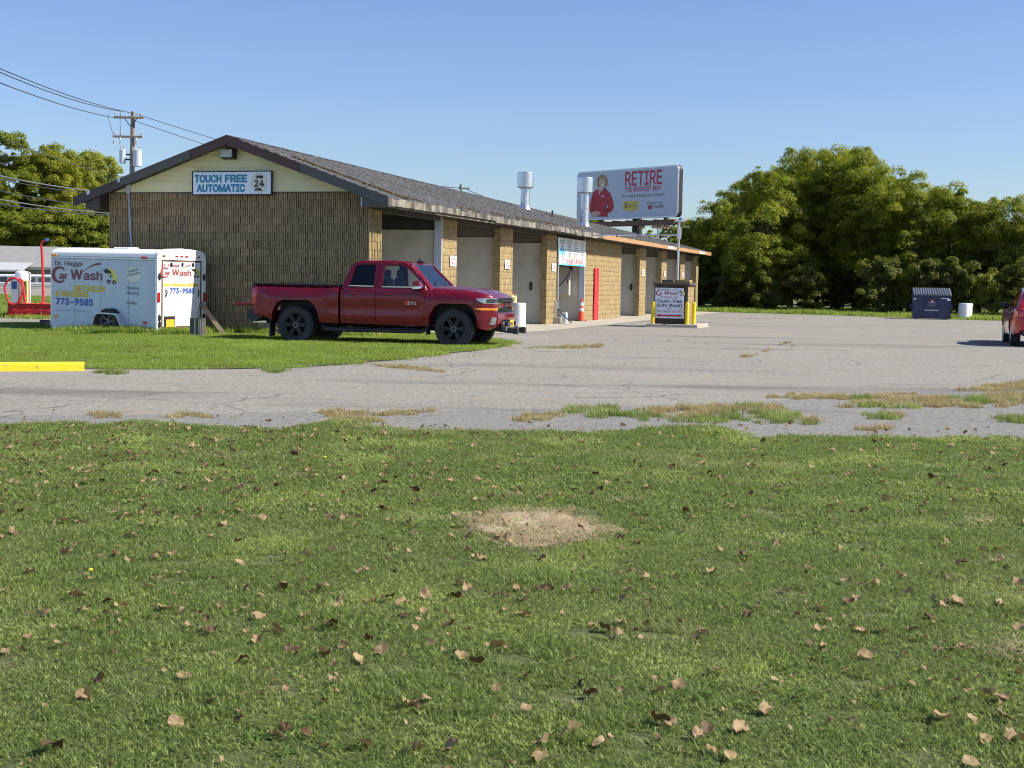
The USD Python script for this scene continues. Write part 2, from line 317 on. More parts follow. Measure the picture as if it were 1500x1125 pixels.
look('rake_dark', (0.042, 0.030, 0.024), 0.5, var=0.15)
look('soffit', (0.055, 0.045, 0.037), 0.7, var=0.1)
look('fascia_old', (0.235, 0.21, 0.17), 0.8, var=0.25, scale=4, stain=(0.055, 0.046, 0.032), stain_scale=2.6, stain_at=(0.42, 0.58), rand=0.18, stretch=(1, 1, 0.5))
look('fascia_new', (0.36, 0.20, 0.095), 0.65, var=0.12, scale=6, rand=0.08, stretch=(0.3, 0.3, 4))
look('white_paint', (0.80, 0.80, 0.78), 0.45, var=0.03)
look('shingle', (0.088, 0.089, 0.096), 0.92, var=0.42, scale=3.0, bump=0.004, bscale=140, stain=(0.05, 0.05, 0.052), stain_scale=0.7, stain_at=(0.45, 0.7), isl=0.17)
look('galvanised', (0.62, 0.64, 0.66), 0.32, metal=0.9, var=0.08, scale=3, stain=(0.42, 0.36, 0.28), stain_scale=4.0, stain_at=(0.62, 0.72))
look('lamp_lens', (0.62, 0.63, 0.60), 0.25, var=0.02)
look('black_metal', (0.02, 0.02, 0.022), 0.5, var=0.1)
look('conduit_grey', (0.30, 0.34, 0.38), 0.45, var=0.05)

vdir = ray(1363, 425); VA = math.atan2(vdir[0], vdir[1])          # the long side's azimuth from +y
C0 = atd(540.6, 420, 33.8); C0[2] = 0
TB = rotz(-VA, C0)                                                 # local x: out of the long side, local y: along it
def B2W(p): return TB[:3, :3] @ np.array(p, float) + TB[:3, 3]
W, LB, CH = 7.38, 49.95, 0.2033
building = thing('car_wash', 'long brown block car wash with a cream gable end and a row of open bays', 'building', T=TB)
def zr(y): return 5.03 - 0.0098 * y
EAVE_R, EAVE_L, EAVE_Z = 0.65, 0.75, 3.50
def roof_z(x, y):
    """top of the roof deck"""
    m = -W / 2
    if x >= m: return zr(y) + (EAVE_Z - zr(y)) * (x - m) / (EAVE_R - m)
    return zr(y) + (EAVE_Z + 0.0 - zr(y)) * (m - x) / (W + EAVE_L + m)

# gable wall: fluted blocks, each one a piece
gw = sub('gable_wall', building)
bk = MB(); bk.box((-W + 0.02, 0.052, -0.2), (-0.02, 0.20, 18 * CH)); obj('backing', bk, 'mortar_dark', gw)
def fluted(x0, x1, z0, z1, rng, nr):
    """one block with vertical ribs, front towards -y"""
    w = (x1 - x0) / nr; pts = []
    for i in range(nr):
        a = x0 + i * w; g = w * rng.choice([0.24, 0.33, 0.46], p=[.3, .45, .25]); d = rng.uniform(-0.004, 0.003)
        pts += [(a + 0.0005, 0.045), (a + g * 0.8, 0.045), (a + g, d), (a + w - 0.002, d + rng.uniform(-0.004, 0.004))]
    pts += [(x1, 0.045)]
    p = np.array(pts); n = len(p); v = np.vstack([np.c_[p, np.full(n, z0)], np.c_[p, np.full(n, z1)], [[x0, 0.06, z0], [x1, 0.06, z0], [x0, 0.06, z1], [x1, 0.06, z1]]])
    f = [[i, i + 1, n + i + 1, n + i] for i in range(n - 1)]
    v[:n, 0] = np.clip(v[:n, 0], x0, x1)
    m = MB().add(v, np.array(f))
    tf = []
    for i in range(n - 1):                                # top and bottom: to the back edge
        tf += [[n + i, n + i + 1, 2 * n + 2 if i < n // 2 else 2 * n + 3], [i + 1, i, 2 * n if i < n // 2 else 2 * n + 1]]
    m.add(v, np.array(tf)); return m
rb = np.random.default_rng(11); rest = MB(); nblk = 0
HID = [Polygon([(72, 372), (295, 372), (295, 500), (72, 500)])]
todo = []
for r in range(18):
    off = 0 if r % 2 else -0.2
    xs = [-W] + [x for x in np.arange(-W + 0.4 + off, -0.05, 0.4033)] + [0.0]
    for a, b in zip(xs[:-1], xs[1:]):
        if b - a < 0.05: continue
        c = B2W(((a + b) / 2, 0, (r + 0.5) * CH)); d = c - CAM
        px = PW / 2 + FPX * (d @ right) / (d @ fwd); py = PH / 2 - FPX * (d @ up) / (d @ fwd)
        hid = (72 < px < 292 and py > 376) or (375 < px < 500 and 416 < py < 470) or (505 < px and py > 400) or r == 0
        todo.append((hid, -((b - a)), a, b, r))
todo.sort(key=lambda q: q[0])
for k, (hid, _, a, b, r) in enumerate(todo):
    m = fluted(a + 0.003, b - 0.003, r * CH + 0.0025, (r + 1) * CH - 0.0025, rb, max(2, int(round((b - a) / 0.0504))))
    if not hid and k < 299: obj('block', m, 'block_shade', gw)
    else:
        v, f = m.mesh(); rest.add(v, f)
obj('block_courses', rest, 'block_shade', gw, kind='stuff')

# clapboards of the gable
sd = sub('gable_siding', building)
bk = MB(); zt = 5.0 - 0.16
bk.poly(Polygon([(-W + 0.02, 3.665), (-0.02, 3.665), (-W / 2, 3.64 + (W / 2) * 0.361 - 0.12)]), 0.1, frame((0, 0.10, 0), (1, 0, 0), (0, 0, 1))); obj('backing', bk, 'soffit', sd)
ex = 0.1235; z = 3.662; k = 0
def half_at(z): return max((roof_z(-W / 2, 0) - 0.13 - z) / ((zr(0) - EAVE_Z) / (EAVE_R + W / 2)), 0)
while half_at(z) > 0.12:
    h0, h1 = min(half_at(z), W / 2), min(half_at(z + ex), W / 2); h0 = min(half_at(z), W / 2 + 0.0); m = -W / 2
    if h1 <= 0.02: h1 = 0.02
    v = []
    for (hh, zz, yy) in ((h0, z, -0.030), (h1, z + ex + 0.012, -0.008)):
        v += [(m - hh, yy, zz), (m + hh, yy, zz), (m - hh, 0.0, zz), (m + hh, 0.0, zz)]
    f = [[0, 1, 5, 4], [2, 0, 4, 6], [1, 3, 7, 5], [0, 2, 3, 1], [4, 5, 7, 6]]
    obj('siding_board', MB().add(v, f), 'siding', sd); z += ex; k += 1
mb = MB(); mb.box((-W - 0.01, -0.036, 3.640), (0.01, -0.002, 3.661)); obj('starter_strip', mb, 'rake_dark', building)

# roof deck
Y0, Y1 = -0.42, LB + 0.45
mb = MB(); ys = np.linspace(Y0, Y1, 12); xs = [-W - EAVE_L, -W / 2, EAVE_R]
for d in (0, -0.10):
    v = np.array([[x, y, roof_z(x, y) - 0.012 + d] for y in ys for x in xs]); f = []
    for i in range(len(ys) - 1):
        for j in range(2):
            a = i * 3 + j; q = [a, a + 1, a + 4, a + 3]; f.append(q if d == 0 else q[::-1])
    mb.add(v, f)
for y in (Y0, Y1):
    for j in range(2):
        a = np.array([[xs[j], y, roof_z(xs[j], y) - 0.012], [xs[j + 1], y, roof_z(xs[j + 1], y) - 0.012]]); mb.add(np.vstack([a, a - [0, 0, .1]]), [[0, 2, 3, 1]] if y == Y0 else [[0, 1, 3, 2]])
obj('roof_deck', mb, 'dark_timber', building)
# shingle courses on the slope we see (and a plain layer on the other)
rs = np.random.default_rng(5); mb = MB(); m = -W / 2; NC = 33
V = []; F = []; n = 0
yt = np.arange(Y0 - 0.02, Y1, 0.3333)
for c in range(NC):
    a = EAVE_R + 0.03 - (EAVE_R + 0.03 - m) * c / NC; b = EAVE_R + 0.03 - (EAVE_R + 0.03 - m) * (c + 1.06) / NC
    y0s = yt + (0.1667 if c % 2 else 0) + rs.normal(0, 0.008, len(yt)); j = rs.normal(0, 0.010, len(yt)); lift = rs.uniform(0.014, 0.028, len(yt))
    for yy, jj, lf in zip(y0s, j, lift):
        y1 = min(yy + 0.326, Y1 + 0.02)
        aa = a + jj
        z00, z01 = roof_z(aa, yy), roof_z(aa, y1); b0, b1 = roof_z(b, yy), roof_z(b, y1)
        V += [(aa, yy, z00 + lf), (aa, y1, z01 + lf), (b, y1, b1 + 0.001), (b, yy, b0 + 0.001), (aa, yy, z00 - 0.006), (aa, y1, z01 - 0.006)]
        F += [[n, n + 1, n + 2, n + 3], [n + 4, n + 5, n + 1, n]]; n += 6
mb.add(V, F)
obj('shingles', mb, 'shingle', building, kind='stuff')
mb = MB(); v = []; f = []
for i, y in enumerate((Y0, Y1)): v += [(-W - EAVE_L - 0.03, y, roof_z(-W - EAVE_L, y) + 0.002), (m, y, zr(y) + 0.006)]
mb.add(v, [[0, 1, 3, 2]]); v = np.array(v); mb.add(v - [0, 0, 0.01], [[0, 2, 3, 1]])
obj('rear_shingles', mb, 'shingle', building, kind='stuff')
mb = MB()
for i in range(150):
    y = Y0 + i * 0.3333; mb.box((m - 0.14, y, zr(y) - 0.055), (m + 0.14, y + 0.325, zr(y) - 0.05)); v = mb.v[-1]; v[:, 2] += np.where(np.abs(v[:, 0] - m) < 0.01, 0.06, 0.0)
mb2 = MB()
for i in range(150):
    y = Y0 + i * 0.3333; y1 = y + 0.327; t = 0.016 + 0.006 * rs.random()
    v = [(m - .15, y, zr(y) - .045 + t - .006), (m, y, zr(y) + t), (m + .15, y, zr(y) - .045 + t - .006), (m - .15, y1, zr(y) - .045 + t), (m, y1, zr(y) + t + .006), (m + .15, y1, zr(y) - .045 + t)]
    mb2.add(v, [[0, 1, 4, 3], [1, 2, 5, 4]]); mb2.add([v[0], v[1], v[2], (v[1][0], y, v[1][2] - .03)], [[0, 3, 1], [1, 3, 2]])
obj('ridge_shingles', mb2, 'shingle', building, kind='stuff')

# rake boards of the gable end: pieces in different finish
def rake_piece(xa, xb, h, mat, y0=-0.47, y1=-0.425, drop=0.0, name='rake_board', lift=0.015):
    za, zb = roof_z(xa, 0) + lift, roof_z(xb, 0) + lift
    obj(name, MB().poly(Polygon([(xa, za), (xb, zb), (xb, zb - h), (xa, za - h)]), y1 - y0, frame((0, y1, 0), (1, 0, 0), (0, 0, 1))), mat, building)
m = -W / 2
rake_piece(m, m + 2.02, 0.235, 'rake_brown'); rake_piece(m + 2.025, EAVE_R + 0.02, 0.235, 'rake_grey')
rake_piece(m - 1.0, m - 0.002, 0.235, 'rake_brown'); rake_piece(m - 3.05, m - 1.005, 0.215, 'rake_grey', y0=-0.485); rake_piece(-W - EAVE_L, m - 3.055, 0.235, 'rake_dark')
for xa, xb in ((m - 3.10, m - 3.03), (-W - EAVE_L + 0.42, -W - EAVE_L + 0.50)): rake_piece(xa, xb, 0.10, 'trim_grey', y0=-0.492, y1=-0.486, name='joint_cover')
# soffit of the gable overhang: ribbed panels
mb = MB()
for sgn in (1, -1):
    e = EAVE_R if sgn > 0 else W + EAVE_L + m
    xs = np.arange(0.02, (EAVE_R - m) if sgn > 0 else (W + EAVE_L + m), 0.11)
    for a in xs[:-1]:
        xa, xb = m + sgn * a, m + sgn * (a + 0.10); lo, hi = sorted((xa, xb))
        v = [(lo, -0.42, roof_z(lo, 0) - 0.128), (hi, -0.42, roof_z(hi, 0) - 0.128), (hi, -0.04, roof_z(hi, 0) - 0.128), (lo, -0.04, roof_z(lo, 0) - 0.128)]
        v = np.array(v); mb.add(np.vstack([v, v + [0, 0, 0.012]]), [[0, 3, 2, 1], [4, 5, 6, 7], [0, 1, 5, 4], [1, 2, 6, 5], [2, 3, 7, 6], [3, 0, 4, 7]])
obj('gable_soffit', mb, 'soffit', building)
# boxed eave returns
mb = MB(); mb.poly(Polygon([(-0.02, 3.27), (EAVE_R + 0.02, 3.27), (EAVE_R + 0.02, 3.50), (-0.02, 3.66)]), 0.42, frame((0, -0.003, 0), (1, 0, 0), (0, 0, 1))); obj('eave_return', mb, 'rake_grey', building)
mb = MB(); mb.box((-0.048, -0.435, 3.27), (-0.022, -0.415, 3.50)); obj('corner_trim', mb, 'trim_grey', building)
mb = MB(); mb.poly(Polygon([(-W - 0.42, 3.20), (-W + 0.0, 3.20), (-W + 0.0, 3.62), (-W - 0.30, 3.56), (-W - 0.42, 3.42)]), 0.40, frame((0, -0.003, 0), (1, 0, 0), (0, 0, 1))); obj('eave_return', mb, 'rake_dark', building)
# eave fascia boards, old ones then new timber
rf = np.random.default_rng(9); y = Y0
old = []
while y < 22.3:
    l = rf.uniform(1.6, 3.7); old.append((y, min(y + l, 22.3))); y += l
for i, (a, b) in enumerate(old):
    dz = rf.normal(0, 0.012); h = rf.uniform(0.17, 0.21); mb = MB(); xo = rf.uniform(0, 0.012)
    n = max(2, int((b - a) / 0.25)); yy = np.linspace(a + 0.008, b - 0.008, n); top = EAVE_Z - 0.018 + dz + 0.01 * rf.random(n); bot = EAVE_Z - h + dz - 0.012 * rf.random(n)
    pg = Polygon(list(zip(yy, bot)) + list(zip(yy[::-1], top[::-1])))
    mb.poly(pg, 0.045, frame((EAVE_R - 0.02 + xo, 0, 0), (0, 1, 0), (0, 0, 1))); obj('fascia_board', mb, 'fascia_old', building)
y = 22.3
while y < Y1 - 0.1:
    l = min(rf.uniform(3.4, 5.0), Y1 - y); mb = MB(); mb.box((EAVE_R - 0.02, y + 0.004, EAVE_Z - 0.20), (EAVE_R + 0.025, y + l - 0.004, EAVE_Z - 0.014)); obj('fascia_board', mb, 'fascia_new', building); y += l
for a, b in ((36.4, 38.2), (46.1, 47.8)):
    mb = MB(); mb.box((EAVE_R + 0.0255, a, EAVE_Z - 0.16), (EAVE_R + 0.03, b, EAVE_Z - 0.05)); obj('primer_patch', mb, 'white_paint', building)
mb = MB()
for a in np.arange(0.2, 8.5, 0.62): mb.box((EAVE_R - 0.10, a, EAVE_Z - 0.245), (EAVE_R - 0.03, a + 0.60, EAVE_Z - 0.215))
obj('soffit_strip', mb, 'fascia_old', building)
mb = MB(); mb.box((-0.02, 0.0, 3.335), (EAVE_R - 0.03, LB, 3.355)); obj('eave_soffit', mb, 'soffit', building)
# header beam over the openings and dark roof space above the bays
mb = MB(); mb.box((-0.20, 0.4, 3.20), (-0.03, LB, 3.334)); obj('header_beam', mb, 'dark_timber', building)
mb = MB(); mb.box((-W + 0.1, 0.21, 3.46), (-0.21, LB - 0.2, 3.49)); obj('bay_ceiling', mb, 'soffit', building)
for y in np.arange(0.9, 5.2, 0.6):
    mb = MB(); mb.box((-W + 0.1, y, 3.30), (-0.21, y + 0.045, 3.455)); obj('joist', mb, 'dark_timber', building)
# split-faced block work on the long side
def rough_block(mb, y0, y1, z0, z1, x, rng, d=0.022, sgn=1):
    ny, nz = max(2, int((y1 - y0) / 0.12) + 1), 3
    yy = np.linspace(y0, y1, ny); zz = np.linspace(z0, z1, nz); G = np.array([[(x, a, b) for b in zz] for a in yy]); k = rng.uniform(0.15, 1.0, (ny, nz)) * d
    k[0] *= .25; k[-1] *= .25; k[:, 0] *= .4; k[:, -1] *= .4; G[:, :, 0] += k * sgn
    v = G.reshape(-1, 3); f = []
    for i in range(ny - 1):
        for j in range(nz - 1):
            a = i * nz + j; f.append([a, a + nz, a + nz + 1, a + 1])
    n = len(v); b = [(x - .03, y0, z0), (x - .03, y1, z0), (x - .03, y1, z1), (x - .03, y0, z1)]
    v = np.vstack([v, b]); c = [0, (ny - 1) * nz, ny * nz - 1, nz - 1]
    f += [[n, n + 1, c[1], c[0]], [n + 1, n + 2, c[2], c[1]], [n + 2, n + 3, c[3], c[2]], [n + 3, n, c[0], c[3]]]
    mb.add(v, f)
PILLARS = [(0.0, 0.79), (5.18, 6.50), (10.70, 12.10), (16.31, 17.66), (32.78, 34.30), (38.30, 39.76), (43.83, 45.24), (49.14, 49.95)]
rp = np.random.default_rng(21)
def block_run(parent, y0, y1, x=0.0, zt=16.4, bl=0.4064):
    core = MB(); core.box((x - 0.195, y0 + 0.01, -0.2), (x - 0.012, y1 - 0.01, 3.333)); obj('core', core, 'mortar_gold', parent)
    mb = MB()
    for r in range(16):
        off = 0 if r % 2 else bl / 2; ys = [y0] + list(np.arange(y0 + bl - off if off else y0 + bl, y1 - 0.06, bl)) + [y1]
        for a, b in zip(ys[:-1], ys[1:]): rough_block(mb, a + 0.005, b - 0.005, r * CH + 0.005, (r + 1) * CH - 0.005, x, rp)
    for r in range(16):                                          # plain faces towards the camera side
        mb.box((x - 0.196, y0 + 0.001, r * CH + 0.005), (x - 0.026, y0 + 0.03, (r + 1) * CH - 0.005))
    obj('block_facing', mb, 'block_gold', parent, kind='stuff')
for i, (a, b) in enumerate(PILLARS):
    p = sub('pillar', building)
    if i == 0:
        core = MB(); core.box((-0.195, 0.05, -0.2), (-0.04, b - 0.01, 3.333)); obj('core', core, 'mortar_gold', p)
        mb = MB(); R = np.array([[0, -1, 0], [1, 0, 0], [0, 0, 1.0]])
        for r in range(16):
            for y0, y1 in ((0.0, 0.40), (0.40, 0.79)) if r % 2 else ((0.0, 0.2), (0.2, 0.6), (0.6, 0.79)):
                v, f = fluted(y0 + 0.003, y1 - 0.003, r * CH + 0.004, (r + 1) * CH - 0.005, rp, max(1, int(round((y1 - y0) / 0.1)))).mesh(); mb.add(v @ R.T, f)
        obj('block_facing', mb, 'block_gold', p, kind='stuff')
    else: block_run(p, a, b)
p = sub('equipment_room_wall', building); block_run(p, 21.91, 28.72)
# grey trim boards on the near ends
for y in (5.18, 21.91):
    mb = MB(); mb.box((-0.20, y - 0.03, 0.02), (-0.002, y - 0.003, 3.33)); mb.box((-0.002, y - 0.03, 0.02), (0.02, y + 0.02, 3.33)); obj('corner_board', mb, 'trim_grey', building)
# dividing walls across the building, painted, in block courses
for i, y in enumerate([5.18, 10.70, 16.31, 21.91, 32.78, 38.30, 43.83, 49.14]):
    yy = y + (0.02 if i in (0, 3) else 0.16); p = sub('bay_wall', building); mb = MB(); rows = 14
    for r in range(rows): mb.box((-W + 0.2, yy + 0.004 * (r % 2 == 0) * 0, r * 0.21 + 0.003), (-0.205, yy + 0.2, (r + 1) * 0.21 - 0.003))
    mb.box((-W + 0.21, yy + 0.006, 0), (-0.215, yy + 0.19, 2.93)); obj('painted_courses', mb, 'bay_paint', p, kind='stuff')
    mb = MB(); mb.box((-W + 0.2, yy + 0.03, 2.945), (-0.215, yy + 0.17, 3.455)); obj('upper_panel', mb, 'bay_upper' if i else 'dark_timber', p)  # first bay: added dark sheet standing for the shade of the open roof space
    if i not in (0, 3):
        mb = MB(); mb.box((-0.235, yy - 0.04, 0.0), (-0.206, yy - 0.001, 3.3)); obj('edge_strip', mb, 'trim_grey', p)
# rear side: plain piers, equipment room and far gable
for a, b in PILLARS:
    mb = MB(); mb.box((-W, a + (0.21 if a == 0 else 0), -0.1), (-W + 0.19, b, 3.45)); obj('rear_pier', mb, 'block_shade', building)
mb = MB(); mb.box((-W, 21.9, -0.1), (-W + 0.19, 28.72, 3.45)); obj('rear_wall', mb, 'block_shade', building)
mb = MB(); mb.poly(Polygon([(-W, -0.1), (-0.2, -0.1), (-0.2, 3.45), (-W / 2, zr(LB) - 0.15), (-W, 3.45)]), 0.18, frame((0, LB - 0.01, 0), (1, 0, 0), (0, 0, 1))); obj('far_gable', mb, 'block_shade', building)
# metal hinge plates / handles seen on two bay walls
for y, x in ((16.31, -0.62), (32.78, -0.42)):
    mb = MB(); mb.lathe([(0.001, -.17), (.05, -.13), (.06, 0), (.05, .13), (.001, .17)], 10, frame((x, y + 0.135, 1.38), (1, 0, 0), (0, 1, 0))); obj('hose_hanger', mb, 'black_metal', building)
# flood light at the peak
fl = sub('flood_light', building)
mb = MB(); mb.poly(Polygon([(0, 0), (0.24, 0.03), (0.20, 0.27), (0.0, 0.27)]), 0.36, frame((m + 0.06, -0.012, 4.47), (0, -1, 0), (0, 0, 1))); v = mb.v[-1]
obj('housing', mb, 'black_metal', fl)
mb = MB(); a = np.array([(m - 0.285 , -0.262, 4.515), (m + 0.035, -0.262, 4.515), (m + 0.035, -0.228, 4.715), (m - 0.285, -0.228, 4.715)]); mb.add(np.vstack([a, a + [0, 0.01, 0]]), [[0, 1, 2, 3], [4, 7, 6, 5], [0, 4, 5, 1], [2, 6, 7, 3], [1, 5, 6, 2], [0, 3, 7, 4]]); obj('lens', mb, 'lamp_lens', fl)
# conduit down the gable wall
cd = sub('conduit', building)
mb = MB(); mb.tube([(-W + 0.62, -0.045, 3.80), (-W + 0.63, -0.045, 3.62), (-W + 0.70, -0.04, 2.3), (-W + 0.72, -0.045, 0.1)], 0.032, 10); obj('pipe', mb, 'conduit_grey', cd)
mb = MB(); mb.bbox((-W + 0.56, -0.085, 3.64), (-W + 0.68, -0.031, 3.86)); obj('weather_box', mb, 'trim_grey', cd)
mb = MB(); mb.box((-W + 0.62, -0.08, 2.18), (-W + 0.80, -0.01, 2.21)); obj('strap', mb, 'black_metal', cd)
# vent stacks on the roof
def on_roof(px, py):
    """local point where a pixel meets the slope we see"""
    o = TB[:3, :3].T @ (CAM - TB[:3, 3]); d = TB[:3, :3].T @ ray(px, py); lo, hi = 20, 120
    g = lambda t: (o + d * t)[2] - roof_z(float((o + d * t)[0]), float((o + d * t)[1]))
    ts = np.linspace(20, 120, 4001); s_ = [g(t) for t in ts]
    for i in range(len(ts) - 1):
        if s_[i] > 0 >= s_[i + 1]: return o + d * ts[i]
    return o + d * 60
def stack(px, py, topy, capw):
    p = on_roof(px, py); sc = np.linalg.norm(p + TB[:3, :3].T @ (TB[:3, 3] - CAM)) / FPX; H = (py - topy) * sc; R = capw * sc / 2
    s_ = sub('vent_stack', building); T = np.eye(4); T[:3, 3] = p; r = R * 0.54; ch = (24 if capw > 22 else 16) * sc
    mb = MB(); mb.lathe([(r, -0.35), (r, H * 0.55), (r * 1.02, H * 0.56), (r, H * 0.57), (r, H - ch * 0.7), (r * 0.96, H - 0.05)], 24, T); obj('pipe', mb, 'galvanised', s_, smooth=35)
    mb = MB(); mb.lathe([(r * 1.02, H - ch), (R * 0.97, H - ch * 0.93), (R, H - ch * 0.9), (R, H - 0.06), (R * 0.95, H - 0.02), (R * 0.6, H), (0.001, H + 0.01)], 28, T); mb.lathe([(R * 0.96, H - ch * 0.93), (R * 0.96, H - 0.1)], 28, T); obj('cap', mb, 'galvanised', s_, smooth=35)
    mb = MB(); mb.lathe([(r * 1.45, -0.10), (r * 1.08, 0.10), (r * 1.05, 0.16)], 24, T); obj('storm_collar', mb, 'galvanised', s_, smooth=35)
    mb = MB(); mb.box((-r * 1.7, -r * 1.7, -0.01), (r * 1.7, r * 1.7, 0.01), frame(p + np.array([0, 0, 0.015]), (1, 0, (roof_z(0, p[1]) - roof_z(-1, p[1]))), (0, 1, 0))); obj('flashing', mb, 'galvanised', s_)
    for zz in (H * 0.3, H * 0.72):
        mb = MB(); mb.lathe([(r * 1.005, zz - 0.02), (r * 1.035, zz - 0.015), (r * 1.035, zz + 0.015), (r * 1.005, zz + 0.02)], 24, T); obj('seam_band', mb, 'galvanised', s_)
stack(769, 306, 253, 24); stack(856, 331, 260.5, 23)
def pipe_on_roof(px, py, topy, w, mat):
    p = on_roof(px, py); sc = np.linalg.norm(p + TB[:3, :3].T @ (TB[:3, 3] - CAM)) / FPX; H = (py - topy) * sc; T = np.eye(4); T[:3, 3] = p; r = w * sc / 2
    mb = MB(); mb.lathe([(r * 1.8, -0.05), (r * 1.1, 0.08), (r, 0.1), (r, H), (r * 1.5, H), (r * 1.5, H + 0.12), (0.001, H + 0.14)], 14, T); obj('vent_pipe', mb, mat, building, smooth=35)
pipe_on_roof(860, 332, 307, 3.6, 'galvanised'); pipe_on_roof(809, 318, 313, 2.0, 'black_metal')
# litter of leaves and moss caught on the roof edge
look('roof_litter_tan', (0.30, 0.20, 0.09), 0.9, var=0.5, scale=30)
mb = MB(); rl = np.random.default_rng(4)
for k in range(2600):
    if k < 1100: x = rl.uniform(m + 1.3, EAVE_R); y = 0.55 + 0.35 * (x - m - 1.3) / 3 + abs(rl.normal(0, 0.10))
    else: y = rl.uniform(0.6, 19.0) ** 1.0; x = EAVE_R - abs(rl.normal(0, 0.16)) - 0.02
    if k >= 1100 and meshkit.fbm(np.array([y * 0.8, 3.1, 0.0]), 3, 2) < 0.50: continue
    a = rl.uniform(0, 6.28); s_ = rl.uniform(0.015, 0.05); c_, d_ = math.cos(a) * s_, math.sin(a) * s_; z = roof_z(x, y) + 0.02 + 0.02 * rl.random()
    mb.add([(x - c_, y - d_, z - .005), (x + d_ * .6, y - c_ * .6, z + 0.012), (x + c_, y + d_, z), (x - d_ * .6, y + c_ * .6, z + 0.008)], [[0, 1, 2, 3]])
obj('roof_litter', mb, 'roof_litter_tan', building, kind='stuff')
# concrete apron and bay floors
ap = MB(); v = np.array([B2W(p) for p in [(1.9, -0.5, 0), (1.9, LB + 1, 0), (-W, LB + 1, 0), (-W, 0.3, 0), (-0.2, 0.3, 0), (0.0, -0.5, 0)]])
obj('concrete_apron', sheet(wobble(Polygon([tuple(q[:2]) for q in v]), 0.5, 0.02, 9).difference(lawn_b.buffer(-0.05)), 0.008, 1.0), 'concrete', kind='structure', label='stained concrete apron and bay floors along the wash')
# ------------------------------------------------------------------ the pickup
look('paint_red', (0.155, 0.002, 0.012), 0.22, metal=0.25, var=0.03, scale=1.0, coat=0.6)
look('alu', (0.60, 0.61, 0.62), 0.35, metal=0.7, var=0.08, scale=6)
look('tyre', (0.022, 0.022, 0.023), 0.85, var=0.2, scale=20, bump=0.002, bscale=90)
look('wheel_black', (0.010, 0.010, 0.011), 0.5, var=0.05)
look('plastic_black', (0.018, 0.018, 0.020), 0.6, var=0.1)
look('chrome', (0.80, 0.80, 0.82), 0.12, metal=1.0, var=0.02)
look('cloth_dark', (0.035, 0.035, 0.038), 0.9, var=0.1)
look('lamp_red', (0.42, 0.008, 0.010), 0.15, var=0.04, coat=1.0)
look('lamp_amber', (0.75, 0.26, 0.02), 0.2, var=0.04, coat=1.0)
look('lamp_clear', (0.34, 0.35, 0.36), 0.1, var=0.1, scale=30, coat=1.0, metal=0.5)
look('plate_yellow', (0.72, 0.40, 0.03), 0.5, var=0.04)
look('rust_metal', (0.10, 0.10, 0.105), 0.6, metal=0.3, var=0.3, scale=8, stain=(0.20, 0.085, 0.03), stain_scale=7.0, stain_at=(0.52, 0.62))
def pane(name, tint, refl=1.0):
    LOOKS[name] = usdkit.material(stage, '/World/Looks/' + name, {'t': ('transparent_bsdf', {'color': tint}), 'g': ('glossy_bsdf', {'color': (0.9, 0.92, 0.95), 'roughness': 0.03}), 'f': ('fresnel', {'IOR': 1.5}), 'm': ('mix_closure', {})},
        [('f.fac', 'm.fac'), ('t.BSDF', 'm.closure1'), ('g.BSDF', 'm.closure2')], surface='m.closure')
pane('glass_clear', (0.93, 0.95, 0.94)); pane('glass_tint', (0.05, 0.05, 0.055)); pane('glass_shield', (0.85, 0.92, 0.94))

def prism_xz(pts, y0, y1):
    """side-view polygon (x, z) extruded across y"""
    pg = Polygon(pts).buffer(0)
    cs = m3.CrossSection([np.array(pg.exterior.coords)[:-1].tolist()], m3.FillRule.EvenOdd)
    return m3.Manifold.extrude(cs, y1 - y0).warp_batch(lambda v: np.c_[v[:, 0], y1 - v[:, 2], v[:, 1]])
def body_from(pts, hw, ref=0.09, post=None):
    m = prism_xz(pts, -1, 1).refine_to_length(ref)
    def w(v):
        h = hw(v[:, 0], v[:, 2]); o = np.c_[v[:, 0], v[:, 1] * h, v[:, 2]]
        return post(o, v) if post is not None else o
    return m.warp_batch(w)
def mbox(lo, hi):
    return m3.Manifold.cube([hi[i] - lo[i] for i in range(3)]).translate([float(a) for a in lo])
def mo(name, m, mat, parent, smooth=32, **k):
    if m.is_empty(): return None
    return obj(name, MB().tm(m), mat, parent, smooth=smooth, **k)
def roundtop(d, r):
    t = np.clip(1 - d / r, 0, 1); return r * (1 - np.sqrt(np.clip(1 - t * t, 0, 1)))

